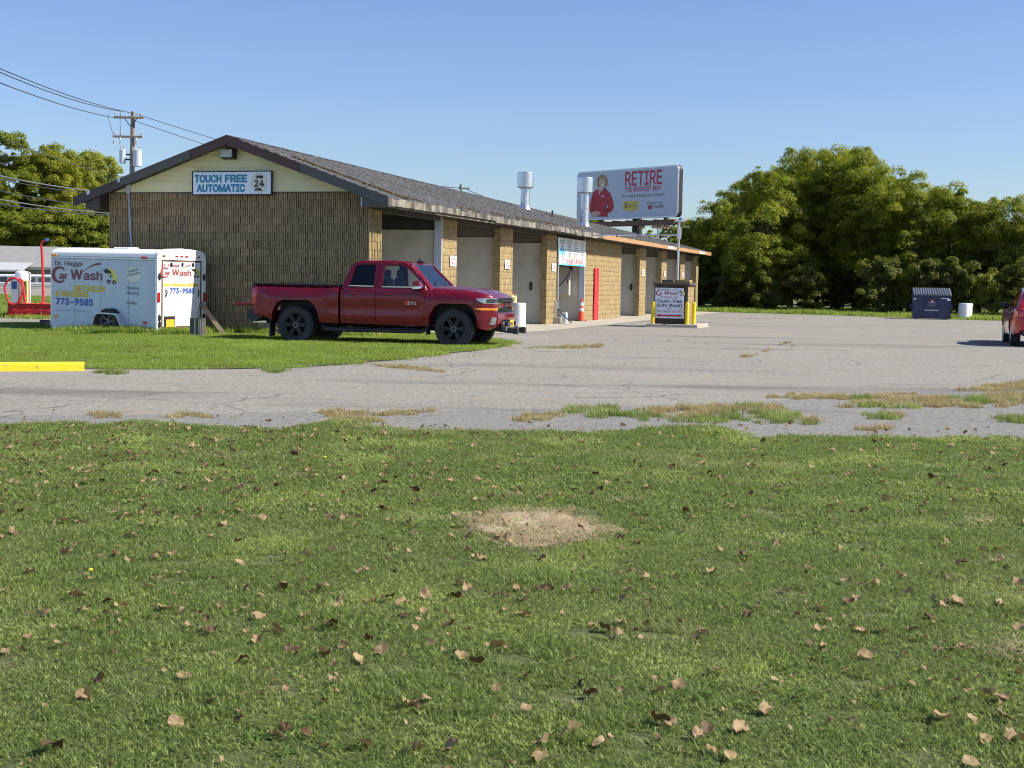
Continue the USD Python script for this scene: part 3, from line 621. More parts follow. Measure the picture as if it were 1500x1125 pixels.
tp = at(435, 498, 0.09); th = math.radians(-14.0)
tc = np.array([tp[0] + 0.84 * -math.sin(th), tp[1] + 0.84 * math.cos(th), 0.075])
tc = np.array([-0.1575 * 30.35 + 0.84 * 0.242, 30.35 + 0.84 * 0.970, 0.070])
truck = thing('pickup_truck', 'dark red crew pickup truck with black wheels and its tailgate down', 'pickup', tc, th)
WB = 3.645
def wheel(parent, x, y, side, R=0.42, w=0.27, rr=0.255, spokes=6, mt='wheel_black'):
    """side: -1 outer face towards -y"""
    g = sub('wheel', parent); T = frame((x, y, R - 0.015), (1, 0, 0), (0, 0, 1)) if side < 0 else frame((x, y, R - 0.015), (-1, 0, 0), (0, 0, 1))
    h = w / 2
    mb = MB(); mb.lathe([(rr, h * .7), (rr * 1.02, h * .86), (R * .80, h * 1.0), (R * .93, h * .96), (R * .985, h * .80), (R, h * .5), (R, -h * .5), (R * .985, -h * .8), (R * .93, -h * .96), (R * .8, -h), (rr, -h * .8)], 40, T)
    for k in range(40):
        a = k * 2 * math.pi / 40; Tk = T @ rotz(a)
        mb.box((R * 0.955, -0.022, h * .55), (R * 1.006, 0.022, h * .97), Tk); mb.box((R * .955, -0.022, -h * .97), (R * 1.006, 0.022, -h * .55), Tk)
        if k % 2: mb.box((R * .98, -0.03, -h * .35), (R * 1.006, 0.03, h * .35), Tk)
    obj('tyre', mb, 'tyre', g, smooth=30)
    mb = MB(); mb.lathe([(rr * 1.0, h * .78), (rr * 1.03, h * .88), (rr * .95, h * .90), (rr * .90, h * .70), (rr * .87, 0), (rr * .87, -h * .6), (0.001, -h * .6)], 36, T)
    for k in range(spokes):
        for d in (-0.13, 0.13):
            a = k * 2 * math.pi / spokes + d; p0 = np.array([math.cos(a - d * .4) * rr * .25, math.sin(a - d * .4) * rr * .25, h * .56]); p1 = np.array([math.cos(a) * rr * .92, math.sin(a) * rr * .92, h * .76])
            p0 = T[:3, :3] @ p0 + T[:3, 3]; p1 = T[:3, :3] @ p1 + T[:3, 3]; mb.bar(p0, p1, rr * .17, rr * .16, T[:3, 2])
    mb.lathe([(rr * .32, h * .45), (rr * .33, h * .66), (rr * .26, h * .70), (rr * .12, h * .72), (0.001, h * .72)], 20, T); obj('rim', mb, mt, g, smooth=30)
    mb = MB()
    for k in range(6):
        a = k * math.pi / 3 + .3; q = T @ np.array([math.cos(a) * rr * .21, math.sin(a) * rr * .21, h * .74, 1]); S = T.copy(); S[:3, 3] = q[:3]; mb.lathe([(.012, -.02), (.012, .012), (.001, .016)], 6, S)
    obj('lug_nuts', mb, 'chrome', g, kind='stuff')
for x in (0, WB):
    for s_ in (-1, 1): wheel(truck, x, s_ * 0.86, s_)
ARC_R = [(-0.56, .50), (-.53, .70), (-.43, .89), (-.30, .955), (.30, .955), (.45, .87), (.54, .68), (.57, .47)]
ARC_F = [(WB - .56, .45), (WB - .53, .70), (WB - .42, .88), (WB - .29, .94), (WB + .28, .94), (WB + .42, .86), (WB + .51, .66), (WB + .53, .46)]
def flare(x, z):
    f = 0
    for xc in (0.0, WB):
        r = np.maximum(np.abs(x - xc) * 1.0, np.abs(z - .40) * 1.02); f = f + 0.035 * sm(0.76, 0.60, r)
    return f
TOPX = [-1.2, 1.0, 1.06, 2.9, 3.05, 3.4, 3.9, 4.25, 4.45, 4.56]; TOPZ = [1.30, 1.285, 1.26, 1.265, 1.265, 1.25, 1.225, 1.185, 1.14, 1.10]
def hw_low(x, z):
    h = 0.985 + 0 * x
    h = h - 0.05 * np.clip((-0.85 - x) / .22, 0, 1) ** 2
    h = h - 0.27 * np.clip((x - 3.95) / .64, 0, 1) ** 2.4
    h = h - 0.035 * np.clip((z - .98) / .32, 0, 1) ** 1.6
    h = h - 0.05 * np.clip((.62 - z) / .20, 0, 1)
    h = h - 0.014 * np.exp(-((z - .78) / .09) ** 2) * sm(.62, .85, x) * sm(2.98, 2.75, x) + 0.010 * np.exp(-((z - 1.07) / .06) ** 2)
    h = h + flare(x, z)
    return h - roundtop(np.interp(x, TOPX, TOPZ) - z, 0.075)
def crown(o, v):
    top = sm(-0.10, -0.02, v[:, 2] - np.interp(v[:, 0], TOPX, TOPZ)) * sm(2.95, 3.2, v[:, 0]); yn = o[:, 1] / 0.9
    o[:, 2] += top * (0.035 * (1 - yn ** 2) + 0.022 * sm(.50, .38, np.abs(yn)) * sm(4.5, 4.2, v[:, 0])); nose = sm(3.9, 4.6, v[:, 0]); o[:, 0] += nose * 0.05 * (1 - (v[:, 1]) ** 2); return o
bed_pts = [(-1.00, .62), (-.62, .54)] + ARC_R + [(.98, .46), (1.005, .48), (1.005, 1.285), (-1.04, 1.30), (-1.03, .92)]
bed = body_from(bed_pts, hw_low)
bed_in = mbox((-1.4, -.80, .72), (.93, .80, 1.5)); bed = bed - bed_in
for s_ in (-1, 1): bed = bed - prism_xz(ARC_R + [(.57, .2), (-.56, .2)], -2 if s_ < 0 else .56, -.56 if s_ < 0 else 2)
rails = body_from([(-1.04, 1.288), (1.0, 1.273), (1.0, 1.305), (-1.04, 1.322)], lambda x, z: 0.945 + 0 * x) - mbox((-1.2, -.81, 1.2), (.94, .81, 1.4))
tl = body_from([(-1.06, .86), (-1.05, 1.21), (-.91, 1.21), (-.94, 1.05), (-.92, .86)], lambda x, z: hw_low(x, z) + .010) - mbox((-1.3, -.84, .7), (-.9, .84, 1.4))
mo('bed', bed, 'paint_red', truck); mo('bed_rail', rails, 'plastic_black', truck)
for s_ in (-1, 1): mo('tail_light', tl ^ mbox((-2, -2 if s_ < 0 else 0, 0), (2, 0 if s_ < 0 else 2, 2)), 'lamp_red', truck)
for s_ in (-1, 1):
    mb = MB(); mb.bbox((-1.066, s_ * .93 - .05, 1.0), (-1.056, s_ * .93 + .05, 1.06), .003); obj('reversing_lamp', mb, 'lamp_clear', truck)
mb = MB(); mb.bbox((-1.60, -.76, .80), (-1.05, .76, .865), .02, ); obj('tailgate', mb, 'paint_red', truck)
mb = MB(); mb.bbox((-1.55, -.70, .8655), (-1.10, .70, .872), .003); obj('tailgate_liner', mb, 'plastic_black', truck)
bump = body_from([(-1.18, .52), (-1.16, .74), (-1.0, .76), (-.80, .66), (-.80, .56), (-1.0, .46)], lambda x, z: .95 - .06 * np.clip((-1.05 - x) / .25, 0, 1)); mo('rear_bumper', bump, 'plastic_black', truck)
mb = MB(); mb.bar((-1.45, 0, .44), (-.9, 0, .44), .07); mb.lathe([(.03, 0), (.03, .05), (.01, .06), (.026, .08), (.026, .11), (.001, .125)], 12, frame((-1.42, 0, .47), (1, 0, 0), (0, 1, 0))); obj('tow_hitch', mb, 'chrome', truck)
for s_ in (-1, 1):
    for x in (-.60, WB - .60):
        mb = MB(); mb.bbox((x - .02, s_ * .97 - .13 if s_ > 0 else -1.0, .14 if x < 0 else .26), (x + .01, s_ * .97 + .03 if s_ > 0 else -.72, .56), .008); obj('mud_flap', mb, 'plastic_black', truck)
low_pts = [(1.06, .47)] + [(2.9, .44)] + ARC_F + [(4.22, .43), (4.40, .385), (4.56, .44), (4.655, .52), (4.675, .64), (4.66, .735), (4.60, .775), (4.595, .98), (4.57, 1.065), (4.50, 1.118), (4.25, 1.187), (3.9, 1.227), (3.4, 1.252), (3.05, 1.267), (1.06, 1.262)]
low_pts = [(x - (x - 3.9) / .775 * .10 if x > 4.17 else x, z) for x, z in low_pts]
lower = body_from(low_pts, hw_low, post=crown)
def hw_cab(x, z): return 0.935 - 0.255 * np.clip(z - 1.24, 0, 1) - roundtop(np.interp(x, [1.05, 1.3, 1.42, 2.0, 2.45, 2.66, 3.2], [1.5, 1.83, 1.845, 1.858, 1.845, 1.78, 1.22]) - z, .06)
cab_pts = [(1.07, 1.22), (1.10, 1.36), (1.22, 1.65), (1.30, 1.775), (1.42, 1.833), (1.70, 1.852), (2.05, 1.858), (2.40, 1.845), (2.58, 1.805), (2.70, 1.74), (3.15, 1.27), (3.18, 1.22)]
cabo = body_from(cab_pts, hw_cab, 0.07)
cabi = body_from([(1.14, 1.10), (1.16, 1.36), (1.28, 1.64), (1.37, 1.76), (1.46, 1.79), (2.05, 1.81), (2.38, 1.797), (2.52, 1.765), (2.64, 1.705), (3.06, 1.28), (3.08, 1.10)], lambda x, z: .875 - .255 * np.clip(z - 1.24, 0, 1), 0.1)
cab = (cabo + lower) - cabi - mbox((1.14, -.86, .60), (2.98, .86, 1.26))
for s_ in (-1, 1): cab = cab - prism_xz(ARC_F + [(WB + .53, .1), (WB - .56, .1)], -2 if s_ < 0 else .58, -.58 if s_ < 0 else 2)
WF = [(1.995, 1.285), (2.01, 1.715), (2.10, 1.75), (2.38, 1.755), (2.50, 1.715), (2.68, 1.575), (2.985, 1.285)]
WR = [(1.235, 1.30), (1.335, 1.70), (1.40, 1.748), (1.82, 1.755), (1.80, 1.29)]
for pts in (WF, WR): cab = cab - prism_xz(pts, -2, 2)
def quadprism(c, d):
    c = np.array(c, float); d = np.array(d, float); return m3.Manifold.hull_points(np.vstack([c - d, c + d]).tolist())
WSH = [(3.135, -.80, 1.295), (3.135, .80, 1.295), (2.655, .665, 1.79), (2.655, -.665, 1.79)]; cab = cab - quadprism(WSH, (.12, 0, .115))
RWN = [(1.08, -.70, 1.32), (1.08, .70, 1.32), (1.27, .62, 1.74), (1.27, -.62, 1.74)]; cab = cab - quadprism(RWN, (.12, 0, -.05))
DF = [(1.86, .50), (1.86, 1.25), (1.93, 1.79), (2.44, 1.795), (2.60, 1.735), (3.035, 1.27), (3.0, 1.05), (2.985, .66), (2.96, .50)]
DR = [(1.12, .55), (1.12, 1.26), (1.27, 1.74), (1.36, 1.79), (1.915, 1.79), (1.845, 1.25), (1.845, .50)]
for s_ in (-1, 1):
    y0, y1 = (-1.2, -.55) if s_ < 0 else (.55, 1.2)
    for nm, P, W_, gm, hx in (('front_door', DF, WF, 'glass_clear', 2.05), ('rear_door', DR, WR, 'glass_tint', 1.28)):
        pr = prism_xz(P, y0, y1); d = cab ^ prism_xz(list(Polygon(P).buffer(-.006).exterior.coords)[:-1], y0, y1)
        cab = cab - pr
        o = sub(nm, truck); mo('shell', d, 'paint_red', o)
        gl = prism_xz(list(Polygon(W_).buffer(.012).exterior.coords)[:-1], -2, 2).refine_to_length(.1) ^ (body_from(cab_pts, lambda x, z: hw_cab(x, z) - .022, .12) - body_from(cab_pts, lambda x, z: hw_cab(x, z) - .028, .12)) ^ mbox((0, -2 if s_ < 0 else .3, 0), (5, -.3 if s_ < 0 else 2, 3))
        mo('window', gl, gm if s_ < 0 else 'glass_clear', o)
        hd = sub('door_handle', o) if False else None
        mb = MB(); yb = s_ * (float(hw_low(np.array([hx]), np.array([1.12]))[0])); mb.bbox((hx, yb - .03 if s_ < 0 else yb - .005, 1.10), (hx + .20, yb + .005 if s_ < 0 else yb + .03, 1.135), .012); mb.bbox((hx + .01, yb - .004, 1.085), (hx + .13, yb + .004, 1.15), .002); obj('door_handle', mb, 'paint_red', o)
        # belt moulding
        mb = MB(); w0, w1 = W_[0][0], (W_[-1][0]); yb2 = s_ * (float(hw_cab(np.array([2.0]), np.array([1.28]))[0]) + .004); mb.bar((w0, yb2, W_[0][1] - .006), (w1, yb2, W_[-1][1] - .006), .012, .018); obj('belt_moulding', mb, 'chrome', o)
        if nm == 'front_door':
            mb = MB(); mb.text('Z71', .060, frame((2.60, s_ * (float(hw_low(np.array([2.7]), np.array([.93]))[0]) + .004), .90), (1, 0, 0) if s_ < 0 else (-1, 0, 0), (0, 0, 1)), .004, True, 1.3); obj('badge', mb, 'alu', o)
            mb = MB(); q = frame((2.52 if s_ < 0 else 2.80, s_ * (float(hw_low(np.array([2.7]), np.array([.93]))[0]) + .003), .892), (1, 0, 0) if s_ < 0 else (-1, 0, 0), (0, 0, 1)); mb.poly(Polygon([(0, 0), (.10, 0), (.14, .09), (.03, .09)]), .004, q); obj('badge_field', mb, 'lamp_red', o)
# recesses of the front
front_hi = lambda e: body_from([(a + (e if a > 3.2 else 0), b) for a, b in low_pts], lambda x, z: hw_low(x, z) + e, post=crown)
grille_cut = [((4.22, -.62, .975), (5, .62, 1.065)), ((4.22, -.60, .775), (5, .60, .870)), ((4.32, -.50, .47), (5, .50, .60))]
inf = front_hi(.012)
for lo, hi in grille_cut: cab = cab - mbox(lo, hi)
mo('cab_body', cab, 'paint_red', truck)
gr = sub('grille', truck)
mb = MB(); mb.box((4.24, -.62, .46), (4.31, .62, 1.065)); obj('backing', mb, 'plastic_black', gr)
for z in (.995, 1.02, 1.045, .795, .820, .845):
    sl = inf ^ mbox((4.30, -.61, z - .006), (5, .61, z + .006)); mo('grille_bar', sl - mbox((4.2, -.58, 0), (4.52, .58, 2)), 'plastic_black', gr)
for lo, hi in ((.963, .975), (1.064, 1.073), (.765, .777), (.868, .880)): mo('grille_frame', inf ^ mbox((4.42, -.66, lo), (5, .66, hi)), 'chrome' if lo in (.963, .868) else 'plastic_black', gr)
mb = MB(); e = frame((4.562, 0, .920), (0, 1, 0), (0, 0, 1)); mb.poly(unary_union([Polygon([(-.13, -.018), (-.04, -.028), (.12, -.028), (.13, .018), (.04, .028), (-.12, .028)]), sbox(-.045, -.045, .045, .045)]), .012, e); obj('emblem', mb, 'chrome', gr)
for s_ in (-1, 1):
    ys = (-1.1, -.63) if s_ < 0 else (.63, 1.1)
    hl = sub('headlight', truck)
    mo('lens', inf ^ prism_xz([(4.14, 1.065), (4.17, 1.02), (4.30, .955), (5, .955), (5, 1.065), (4.3, 1.075)], *ys), 'lamp_clear', hl)
    mo('dark_bezel', front_hi(.016) ^ mbox((4.22, ys[0] if s_ > 0 else -.92, .975), (5, -.65 if s_ < 0 else .92, 1.055)) ^ mbox((4.2, -.92, .9), (5, .92, 1.1)), 'plastic_black', hl)
    mo('turn_lamp', inf ^ prism_xz([(4.10, .845), (4.2, .815), (5, .815), (5, .850), (4.2, .860)], *ys), 'lamp_amber', truck)
    fg = inf ^ mbox((4.2, -.84 if s_ < 0 else .77, .50), (5, -.77 if s_ < 0 else .84, .66)); mo('fog_lamp', fg, 'lamp_clear', truck)
mb = MB(); mb.bbox((4.35, -.42, .47), (4.60, .42, .60), .03); obj('front_bumper_insert', mb, 'plastic_black', truck)
# plough mount and number plate at the front
pm = sub('plough_mount', truck)
for s_ in (-1, 1):
    mb = MB(); mb.bar((4.26, s_ * .34, .42), (4.89, s_ * .34, .36), .09, .11); mb.bar((4.63, s_ * .34, .36), (4.63, s_ * .34, .56), .06, .12); mb.bbox((4.81, s_ * .34 - .06, .30), (4.93, s_ * .34 + .06, .44), .02); obj('mount_arm', mb, 'plastic_black', pm)
mb = MB(); mb.bar((4.65, -.52, .42), (4.65, .52, .42), .08, .10); mb.bar((4.57, -.40, .52), (4.75, -.2, .52), .05, .06); obj('cross_bar', mb, 'rust_metal', pm)
mb = MB(); mb.bbox((4.685, -.155, .455), (4.695, .155, .60), .004); obj('number_plate', mb, 'plate_yellow', truck)
for T_, nm, q, gm in ((WSH, 'windscreen', (.012, 0, .0115), 'glass_shield'), (RWN, 'rear_window', (.012, 0, -.005), 'glass_tint')):
    c = np.array(T_); mb = MB(); k = c.mean(0); c2 = k + (c - k) * 1.03 - np.array(q) * (1.6 if nm == 'windscreen' else -1.6) * 1.0; mb.add(np.vstack([c2, c2 - np.array(q) * .4]), [[0, 1, 2, 3], [7, 6, 5, 4], [0, 4, 5, 1], [1, 5, 6, 2], [2, 6, 7, 3], [3, 7, 4, 0]]); obj(nm, mb, gm, truck)
mb = MB(); mb.tube([(3.16, -.62, 1.275), (2.95, -.1, 1.47 - .02)], .009, 6); mb.tube([(3.17, .1, 1.28), (3.02, .55, 1.42)], .009, 6); mb.bbox((3.06, -.80, 1.245), (3.22, .80, 1.27), .01); obj('wiper', mb, 'plastic_black', truck)
for s_ in (-1, 1):                                                  # mirrors
    mr = sub('door_mirror', truck); y = s_ * 1.13
    hull = m3.Manifold.hull_points([(2.80, y - .13, 1.24), (2.80, y + .13, 1.24), (2.80, y - .13, 1.39), (2.80, y + .13, 1.39), (2.96, y - .11, 1.25), (2.96, y + .11, 1.25), (2.93, y - .10, 1.40), (2.93, y + .10, 1.40), (2.86, y, 1.425), (3.0, y - .05, 1.30), (3.0, y + .05, 1.30)])
    mo('cap', hull ^ mbox((2, -3, 1.30), (4, 3, 2)), 'paint_red', mr); mo('base', hull ^ mbox((2, -3, 1), (4, 3, 1.298)), 'chrome', mr); mb = MB(); mb.bar((2.88, s_ * .88, 1.275), (2.88, s_ * 1.05, 1.275), .08, .05); obj('arm', mb, 'plastic_black', mr)
    mb = MB(); mb.box((2.793, y - .11, 1.26), (2.799, y + .11, 1.38)); obj('glass', mb, 'chrome', mr)
    st = sub('side_step', truck); yy = s_ * .99
    mb = MB(); mb.tube([(.62, s_ * .85, .40), (.72, yy, .33), (2.92, yy, .33), (3.02, s_ * .85, .40)], .052, 10)
    for x in (1.1, 1.95, 2.7): mb.bar((x, s_ * .60, .45), (x, yy, .33), .05, .04)
    obj('tube', mb, 'plastic_black', st, smooth=40)
    for x in (1.15, 2.2): mb = MB(); mb.bbox((x, yy - .05, .375), (x + .55, yy + .05, .39), .006); obj('tread', mb, 'plastic_black', st)
mb = MB(); mb.lathe([(.001, .10), (.02, .09), (.05, .0)], 8, frame((2.52, .12, 1.835), (1, 0, 0), (0, .5, 0))); mb.bbox((2.46, .07, 1.82), (2.62, .17, 1.87), .015); obj('roof_aerial', mb, 'plastic_black', truck)
# inside of the cab
for y in (-.42, .42):
    se = sub('front_seat', truck); mb = MB(); mb.bbox((2.05, y - .26, .75), (2.60, y + .26, .92), .06); obj('cushion', mb, 'cloth_dark', se)
    mb = MB(); mb.bbox((-.07, -.26, 0), (.07, .26, .60), .06, rotx(0) @ (frame((2.05, y, .90), (math.cos(.2), 0, math.sin(.2) * -1 * -1), (0, 1, 0)))); obj('backrest', mb, 'cloth_dark', se)
    mb = MB(); mb.bbox((1.90, y - .13, 1.48), (2.0, y + .13, 1.66), .04); mb.tube([(1.96, y - .06, 1.35), (1.95, y - .06, 1.5)], .008, 6); mb.tube([(1.96, y + .06, 1.35), (1.95, y + .06, 1.5)], .008, 6); obj('headrest', mb, 'cloth_dark', se)
mb = MB(); mb.bbox((1.22, -.75, .75), (1.42, .75, 1.30), .05); mb.bbox((1.3, -.75, .75), (1.7, .75, .95), .05); obj('rear_bench', mb, 'cloth_dark', truck)
mb = MB(); mb.bbox((2.82, -.82, .95), (3.12, .82, 1.262), .05); obj('dashboard', mb, 'plastic_black', truck)
mb = MB(); a = np.linspace(0, 2 * math.pi, 25); T_ = frame((2.66, .40, 1.15), (0, 1, 0), (-.35, 0, 1)); pts = (T_ @ np.c_[.18 * np.cos(a), .18 * np.sin(a), 0 * a, 0 * a + 1].T).T[:, :3]; mb.tube(pts, .015, 6, False); mb.bar((2.66, .23, 1.15), (2.66, .57, 1.15), .03); mb.bar((2.66, .4, 1.15), (2.86, .4, 1.08), .05); obj('steering_wheel', mb, 'plastic_black', truck)
mb = MB(); mb.bbox((2.62, -.12, 1.62), (2.66, .12, 1.69), .012); obj('rear_view_mirror', mb, 'plastic_black', truck)
# chassis
mb = MB()
for y in (-.42, .42): mb.bar((-1.1, y, .55), (4.4, y, .55), .10, .16)
for x in (-1.0, 0, 1.0, 2.2, 3.4, 4.2): mb.bar((x, -.42, .52), (x, .42, .52), .10, .12)
mb.tube([(0, -.75, .42), (0, .75, .42)], .06, 8); mb.lathe([(.001, -.16), (.15, -.1), (.17, 0), (.15, .1), (.001, .16)], 14, frame((0, 0, .42), (1, 0, 0), (0, 1, 0))); mb.tube([(WB, -.75, .40), (WB, .75, .40)], .05, 8); mb.tube([(0.1, 0, .42), (2.2, 0, .5)], .05, 8); mb.tube([(2.2, -.3, .42), (.6, -.35, .42), (-.9, -.5, .45)], .035, 8); mb.bbox((.9, .1, .38), (2.0, .55, .58), .05)
for x in (0, WB): mb.box((x - .54, -.57, .50), (x + .50, .57, .94)); mb.bbox((x - .52, -.80, .93), (x + .52, -.56, .97), .01); mb.bbox((x - .52, .56, .93), (x + .52, .80, .97), .01)
obj('chassis', mb, 'plastic_black', truck)
# blocks and a jack wheel under the tail
def cinder(name, label, px, py, z0, rz_, col):
    q = at(px, py, z0); o = thing(name, label, 'block', (q[0], q[1], z0), rz_); cs = sbox(-.195, -.095, .195, .095).difference(unary_union([sbox(-.165, -.065, -.02, .065), sbox(.02, -.065, .165, .065)])); mb = MB(); mb.poly(cs, .19); obj('block_body', mb, col, o); return o
look('cinder', (0.36, 0.30, 0.21), 0.95, var=0.2, scale=8, bump=0.004, bscale=60)
cinder('cinder_block', 'tan concrete block on the grass behind the rear tyre of the pickup, lower of two', 390, 489, 0.09, .2, 'cinder')
q = at(390, 489, .09); o = thing('cinder_block', 'tan concrete block lying on top of another behind the rear tyre of the pickup', 'block', (q[0], q[1] + .02, .282), .35); cs = sbox(-.195, -.095, .195, .095).difference(unary_union([sbox(-.165, -.065, -.02, .065), sbox(.02, -.065, .165, .065)])); obj('block_body', MB().poly(cs, .16), 'cinder', o)
q = at(404, 492, .09); o = thing('small_wheel', 'small dolly wheel lying in the grass beside the rear tyre of the pickup', 'wheel', (q[0], q[1], .18), .3); mb = MB(); mb.lathe([(.03, -.03), (.08, -.035), (.10, -.02), (.10, .02), (.08, .035), (.03, .03)], 20, frame((0, 0, 0), (1, 0, 0), (0, 0, 1))); obj('tyre', mb, 'tyre', o, smooth=40); mb = MB(); mb.lathe([(.001, -.025), (.05, -.025), (.05, .025), (.001, .025)], 14, frame((0, 0, 0), (1, 0, 0), (0, 0, 1))); obj('rim', mb, 'galvanised', o)

# ------------------------------------------------------------------ the box trailer
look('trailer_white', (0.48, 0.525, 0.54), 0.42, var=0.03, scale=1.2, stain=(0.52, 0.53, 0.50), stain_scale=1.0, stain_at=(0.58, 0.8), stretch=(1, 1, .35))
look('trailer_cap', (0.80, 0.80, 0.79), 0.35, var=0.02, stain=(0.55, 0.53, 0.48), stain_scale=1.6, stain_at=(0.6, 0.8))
look('frame_brown', (0.13, 0.075, 0.045), 0.7, var=0.25, scale=8)
look('ink_maroon', (0.20, 0.055, 0.055), 0.6, var=0.06); look('ink_red', (0.36, 0.06, 0.055), 0.6, var=0.06); look('ink_gold', (0.66, 0.44, 0.03), 0.6, var=0.05); look('ink_blue', (0.055, 0.11, 0.36), 0.6, var=0.05); look('ink_grey', (0.42, 0.44, 0.45), 0.6, var=0.05); look('ink_black', (0.03, 0.03, 0.035), 0.6, var=0.05); look('ink_ghost', (0.60, 0.60, 0.585), 0.55, var=0.03); look('ink_sky', (0.40, 0.60, 0.78), 0.6, var=0.05); look('ink_cream', (0.66, 0.64, 0.52), 0.6, var=0.05); look('ink_yellow', (0.72, 0.62, 0.16), 0.6, var=0.05); look('ink_mark', (0.14, 0.16, 0.17), 0.6); look('ink_scarlet', (0.60, 0.03, 0.035), 0.5, var=0.04)
K = at(229, 487, 0.14); K = atd(229, 487, 33.0); ks = np.array([0.907, -0.42, 0]) / np.hypot(.907, .42); kr = np.array([.42, .907, 0]) / np.hypot(.907, .42)
TT = np.eye(4); TT[:3, 0] = ks; TT[:3, 1] = kr; TT[:3, 2] = (0, 0, 1); TT[:3, 3] = (K[0], K[1], 0.07); TT = TT @ roty(0.012)
trailer = thing('cargo_trailer', 'white enclosed box trailer lettered for a car wash, sunk in the grass', 'trailer', T=TT)
TL, TW = 3.40, 1.83
def S(px, py): return (px - 229) * TL / 157.0, 1.80 - (py - 381 + 0.025 * (229 - px)) / 60.7
def FS(px, py, off=.004): x, z = S(px, py); return frame((x, -off, z), (1, 0, 0), (0, 0, 1))
RP = lambda px, py: ((px - 229) / 66.0 * TW, 1.80 - (py - 381 + 0.045 * (px - 229)) / 60.0)
def FR(px, py, off=.031): y, z = RP(px, py); return frame((off, y, z), (0, 1, 0), (0, 0, 1))
# walls: sheets with seams
xs = [-TL + .10, -2.55, -1.72, -.86, -.04]
for a, b in zip(xs[:-1], xs[1:]):
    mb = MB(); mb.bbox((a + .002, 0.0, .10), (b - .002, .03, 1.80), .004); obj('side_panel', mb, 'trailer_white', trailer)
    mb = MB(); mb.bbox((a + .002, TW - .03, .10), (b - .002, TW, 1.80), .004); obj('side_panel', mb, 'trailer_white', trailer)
# rounded nose
a = np.linspace(math.pi, 1.5 * math.pi, 7); r = .16; pl = [(-TL + .16 + r * math.cos(t), .16 + r * math.sin(t)) for t in a]; pl = [(-TL, TW - .16)] + pl; pl2 = [(-TL + .10, 0.0)]
prof = [(-TL + .10, 0.0), (-TL + .05, .012), (-TL + .015, .05), (-TL, .11), (-TL, TW - .11), (-TL + .015, TW - .05), (-TL + .05, TW - .012), (-TL + .10, TW)]
mb = MB(); inner = [(x + .03 if i not in (0, 7) else x, min(max(y, .03), TW - .03)) for i, (x, y) in enumerate(prof)]; mb.poly(Polygon(prof + inner[::-1]).buffer(0), 1.72, frame((0, 0, .09), (1, 0, 0), (0, 1, 0))); obj('nose_panel', mb, 'alu', trailer, smooth=40)
mb = MB(); mb.box((-TL + .05, .03, .02), (-.05, TW - .03, .11)); obj('floor_frame', mb, 'black_metal', trailer)
for y0, y1 in ((-.006, .03), (TW - .03, TW + .006)):
    mb = MB(); mb.bbox((-TL + .10, y0, .055), (-.03, y1, .098), .004); obj('bottom_rail', mb, 'alu', trailer)
    mb = MB(); mb.bbox((-TL + .08, y0 - .012, 1.80), (-.03, y1, 1.86), .012); obj('top_rail', mb, 'alu', trailer)
rp_ = [(-.012, 1.862), (-.020, 1.90), (.0, 1.955), (.05, 2.005), (.14, 2.035), (.40, 2.065), (TW / 2, 2.085)]; rp_ = rp_ + [(TW - y, z) for y, z in rp_[-2::-1]]
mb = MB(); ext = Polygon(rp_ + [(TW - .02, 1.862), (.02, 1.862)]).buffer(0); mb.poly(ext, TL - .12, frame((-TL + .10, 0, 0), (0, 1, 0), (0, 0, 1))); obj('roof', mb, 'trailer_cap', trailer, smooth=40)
nose = m3.Manifold.hull_points([( -TL + .10, y, z) for y, z in rp_] + [(-TL - .02, .12, 1.90), (-TL - .02, TW - .12, 1.90), (-TL + .01, .10, 1.98), (-TL + .01, TW - .10, 1.98), (-TL + .02, .04, 1.862), (-TL + .02, TW - .04, 1.862), (-TL + .10, .02, 1.862), (-TL + .10, TW - .02, 1.862)]); mo('roof_nose', nose, 'trailer_cap', trailer)
mb = MB(); mb.bbox((-1.95, .70, 2.075), (-1.45, 1.10, 2.12), .02); obj('roof_vent', mb, 'trailer_cap', trailer)
# rear frame, doors, hardware
arch = [(-.025, 0.0), (-.025, 1.86), (0.0, 1.97), (.07, 2.04), (.30, 2.09), (TW / 2, 2.115)]; arch = arch + [(TW - y, z) for y, z in arch[-2::-1]]
hole = sbox(.13, .12, TW - .13, 1.83); mb = MB(); mb.poly(Polygon(arch).difference(hole), .06, frame((-.03, 0, 0), (0, 1, 0), (0, 0, 1))); obj('rear_frame', mb, 'trailer_cap', trailer)
mb = MB(); mb.poly(hole.difference(sbox(.20, .20, TW - .19, 1.785)), .05, frame((-.035, 0, 0), (0, 1, 0), (0, 0, 1))); obj('door_surround', mb, 'frame_brown', trailer)
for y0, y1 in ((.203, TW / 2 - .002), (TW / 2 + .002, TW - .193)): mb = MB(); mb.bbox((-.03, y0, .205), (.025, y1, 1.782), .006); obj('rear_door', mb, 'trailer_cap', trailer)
mb = MB(); mb.bbox((-.05, -.01, -.02), (.035, .10, .10), .01); mb.bbox((-.05, TW - .10, -.02), (.035, TW + .01, .10), .01); obj('frame_foot', mb, 'trailer_cap', trailer)
mb = MB(); mb.box((-.05, .10, .06), (.03, TW - .10, .118)); obj('rear_sill', mb, 'frame_brown', trailer)
for y, z in ((.06, 1.42), (.06, .42), (TW - .06, 1.42), (TW - .06, .42), (.07, .26)): mb = MB(); mb.bbox((.03, y - .05, z - .06), (.055, y + .05, z + .06), .01); mb.tube([(.05, y, z - .09), (.05, y, z + .09)], .016, 8); obj('hinge', mb, 'black_metal', trailer)
for y in (.50, .92, 1.33): mb = MB(); mb.bbox((.025, y - .03, 1.68), (.06, y + .03, 1.775), .012); obj('latch', mb, 'black_metal', trailer)
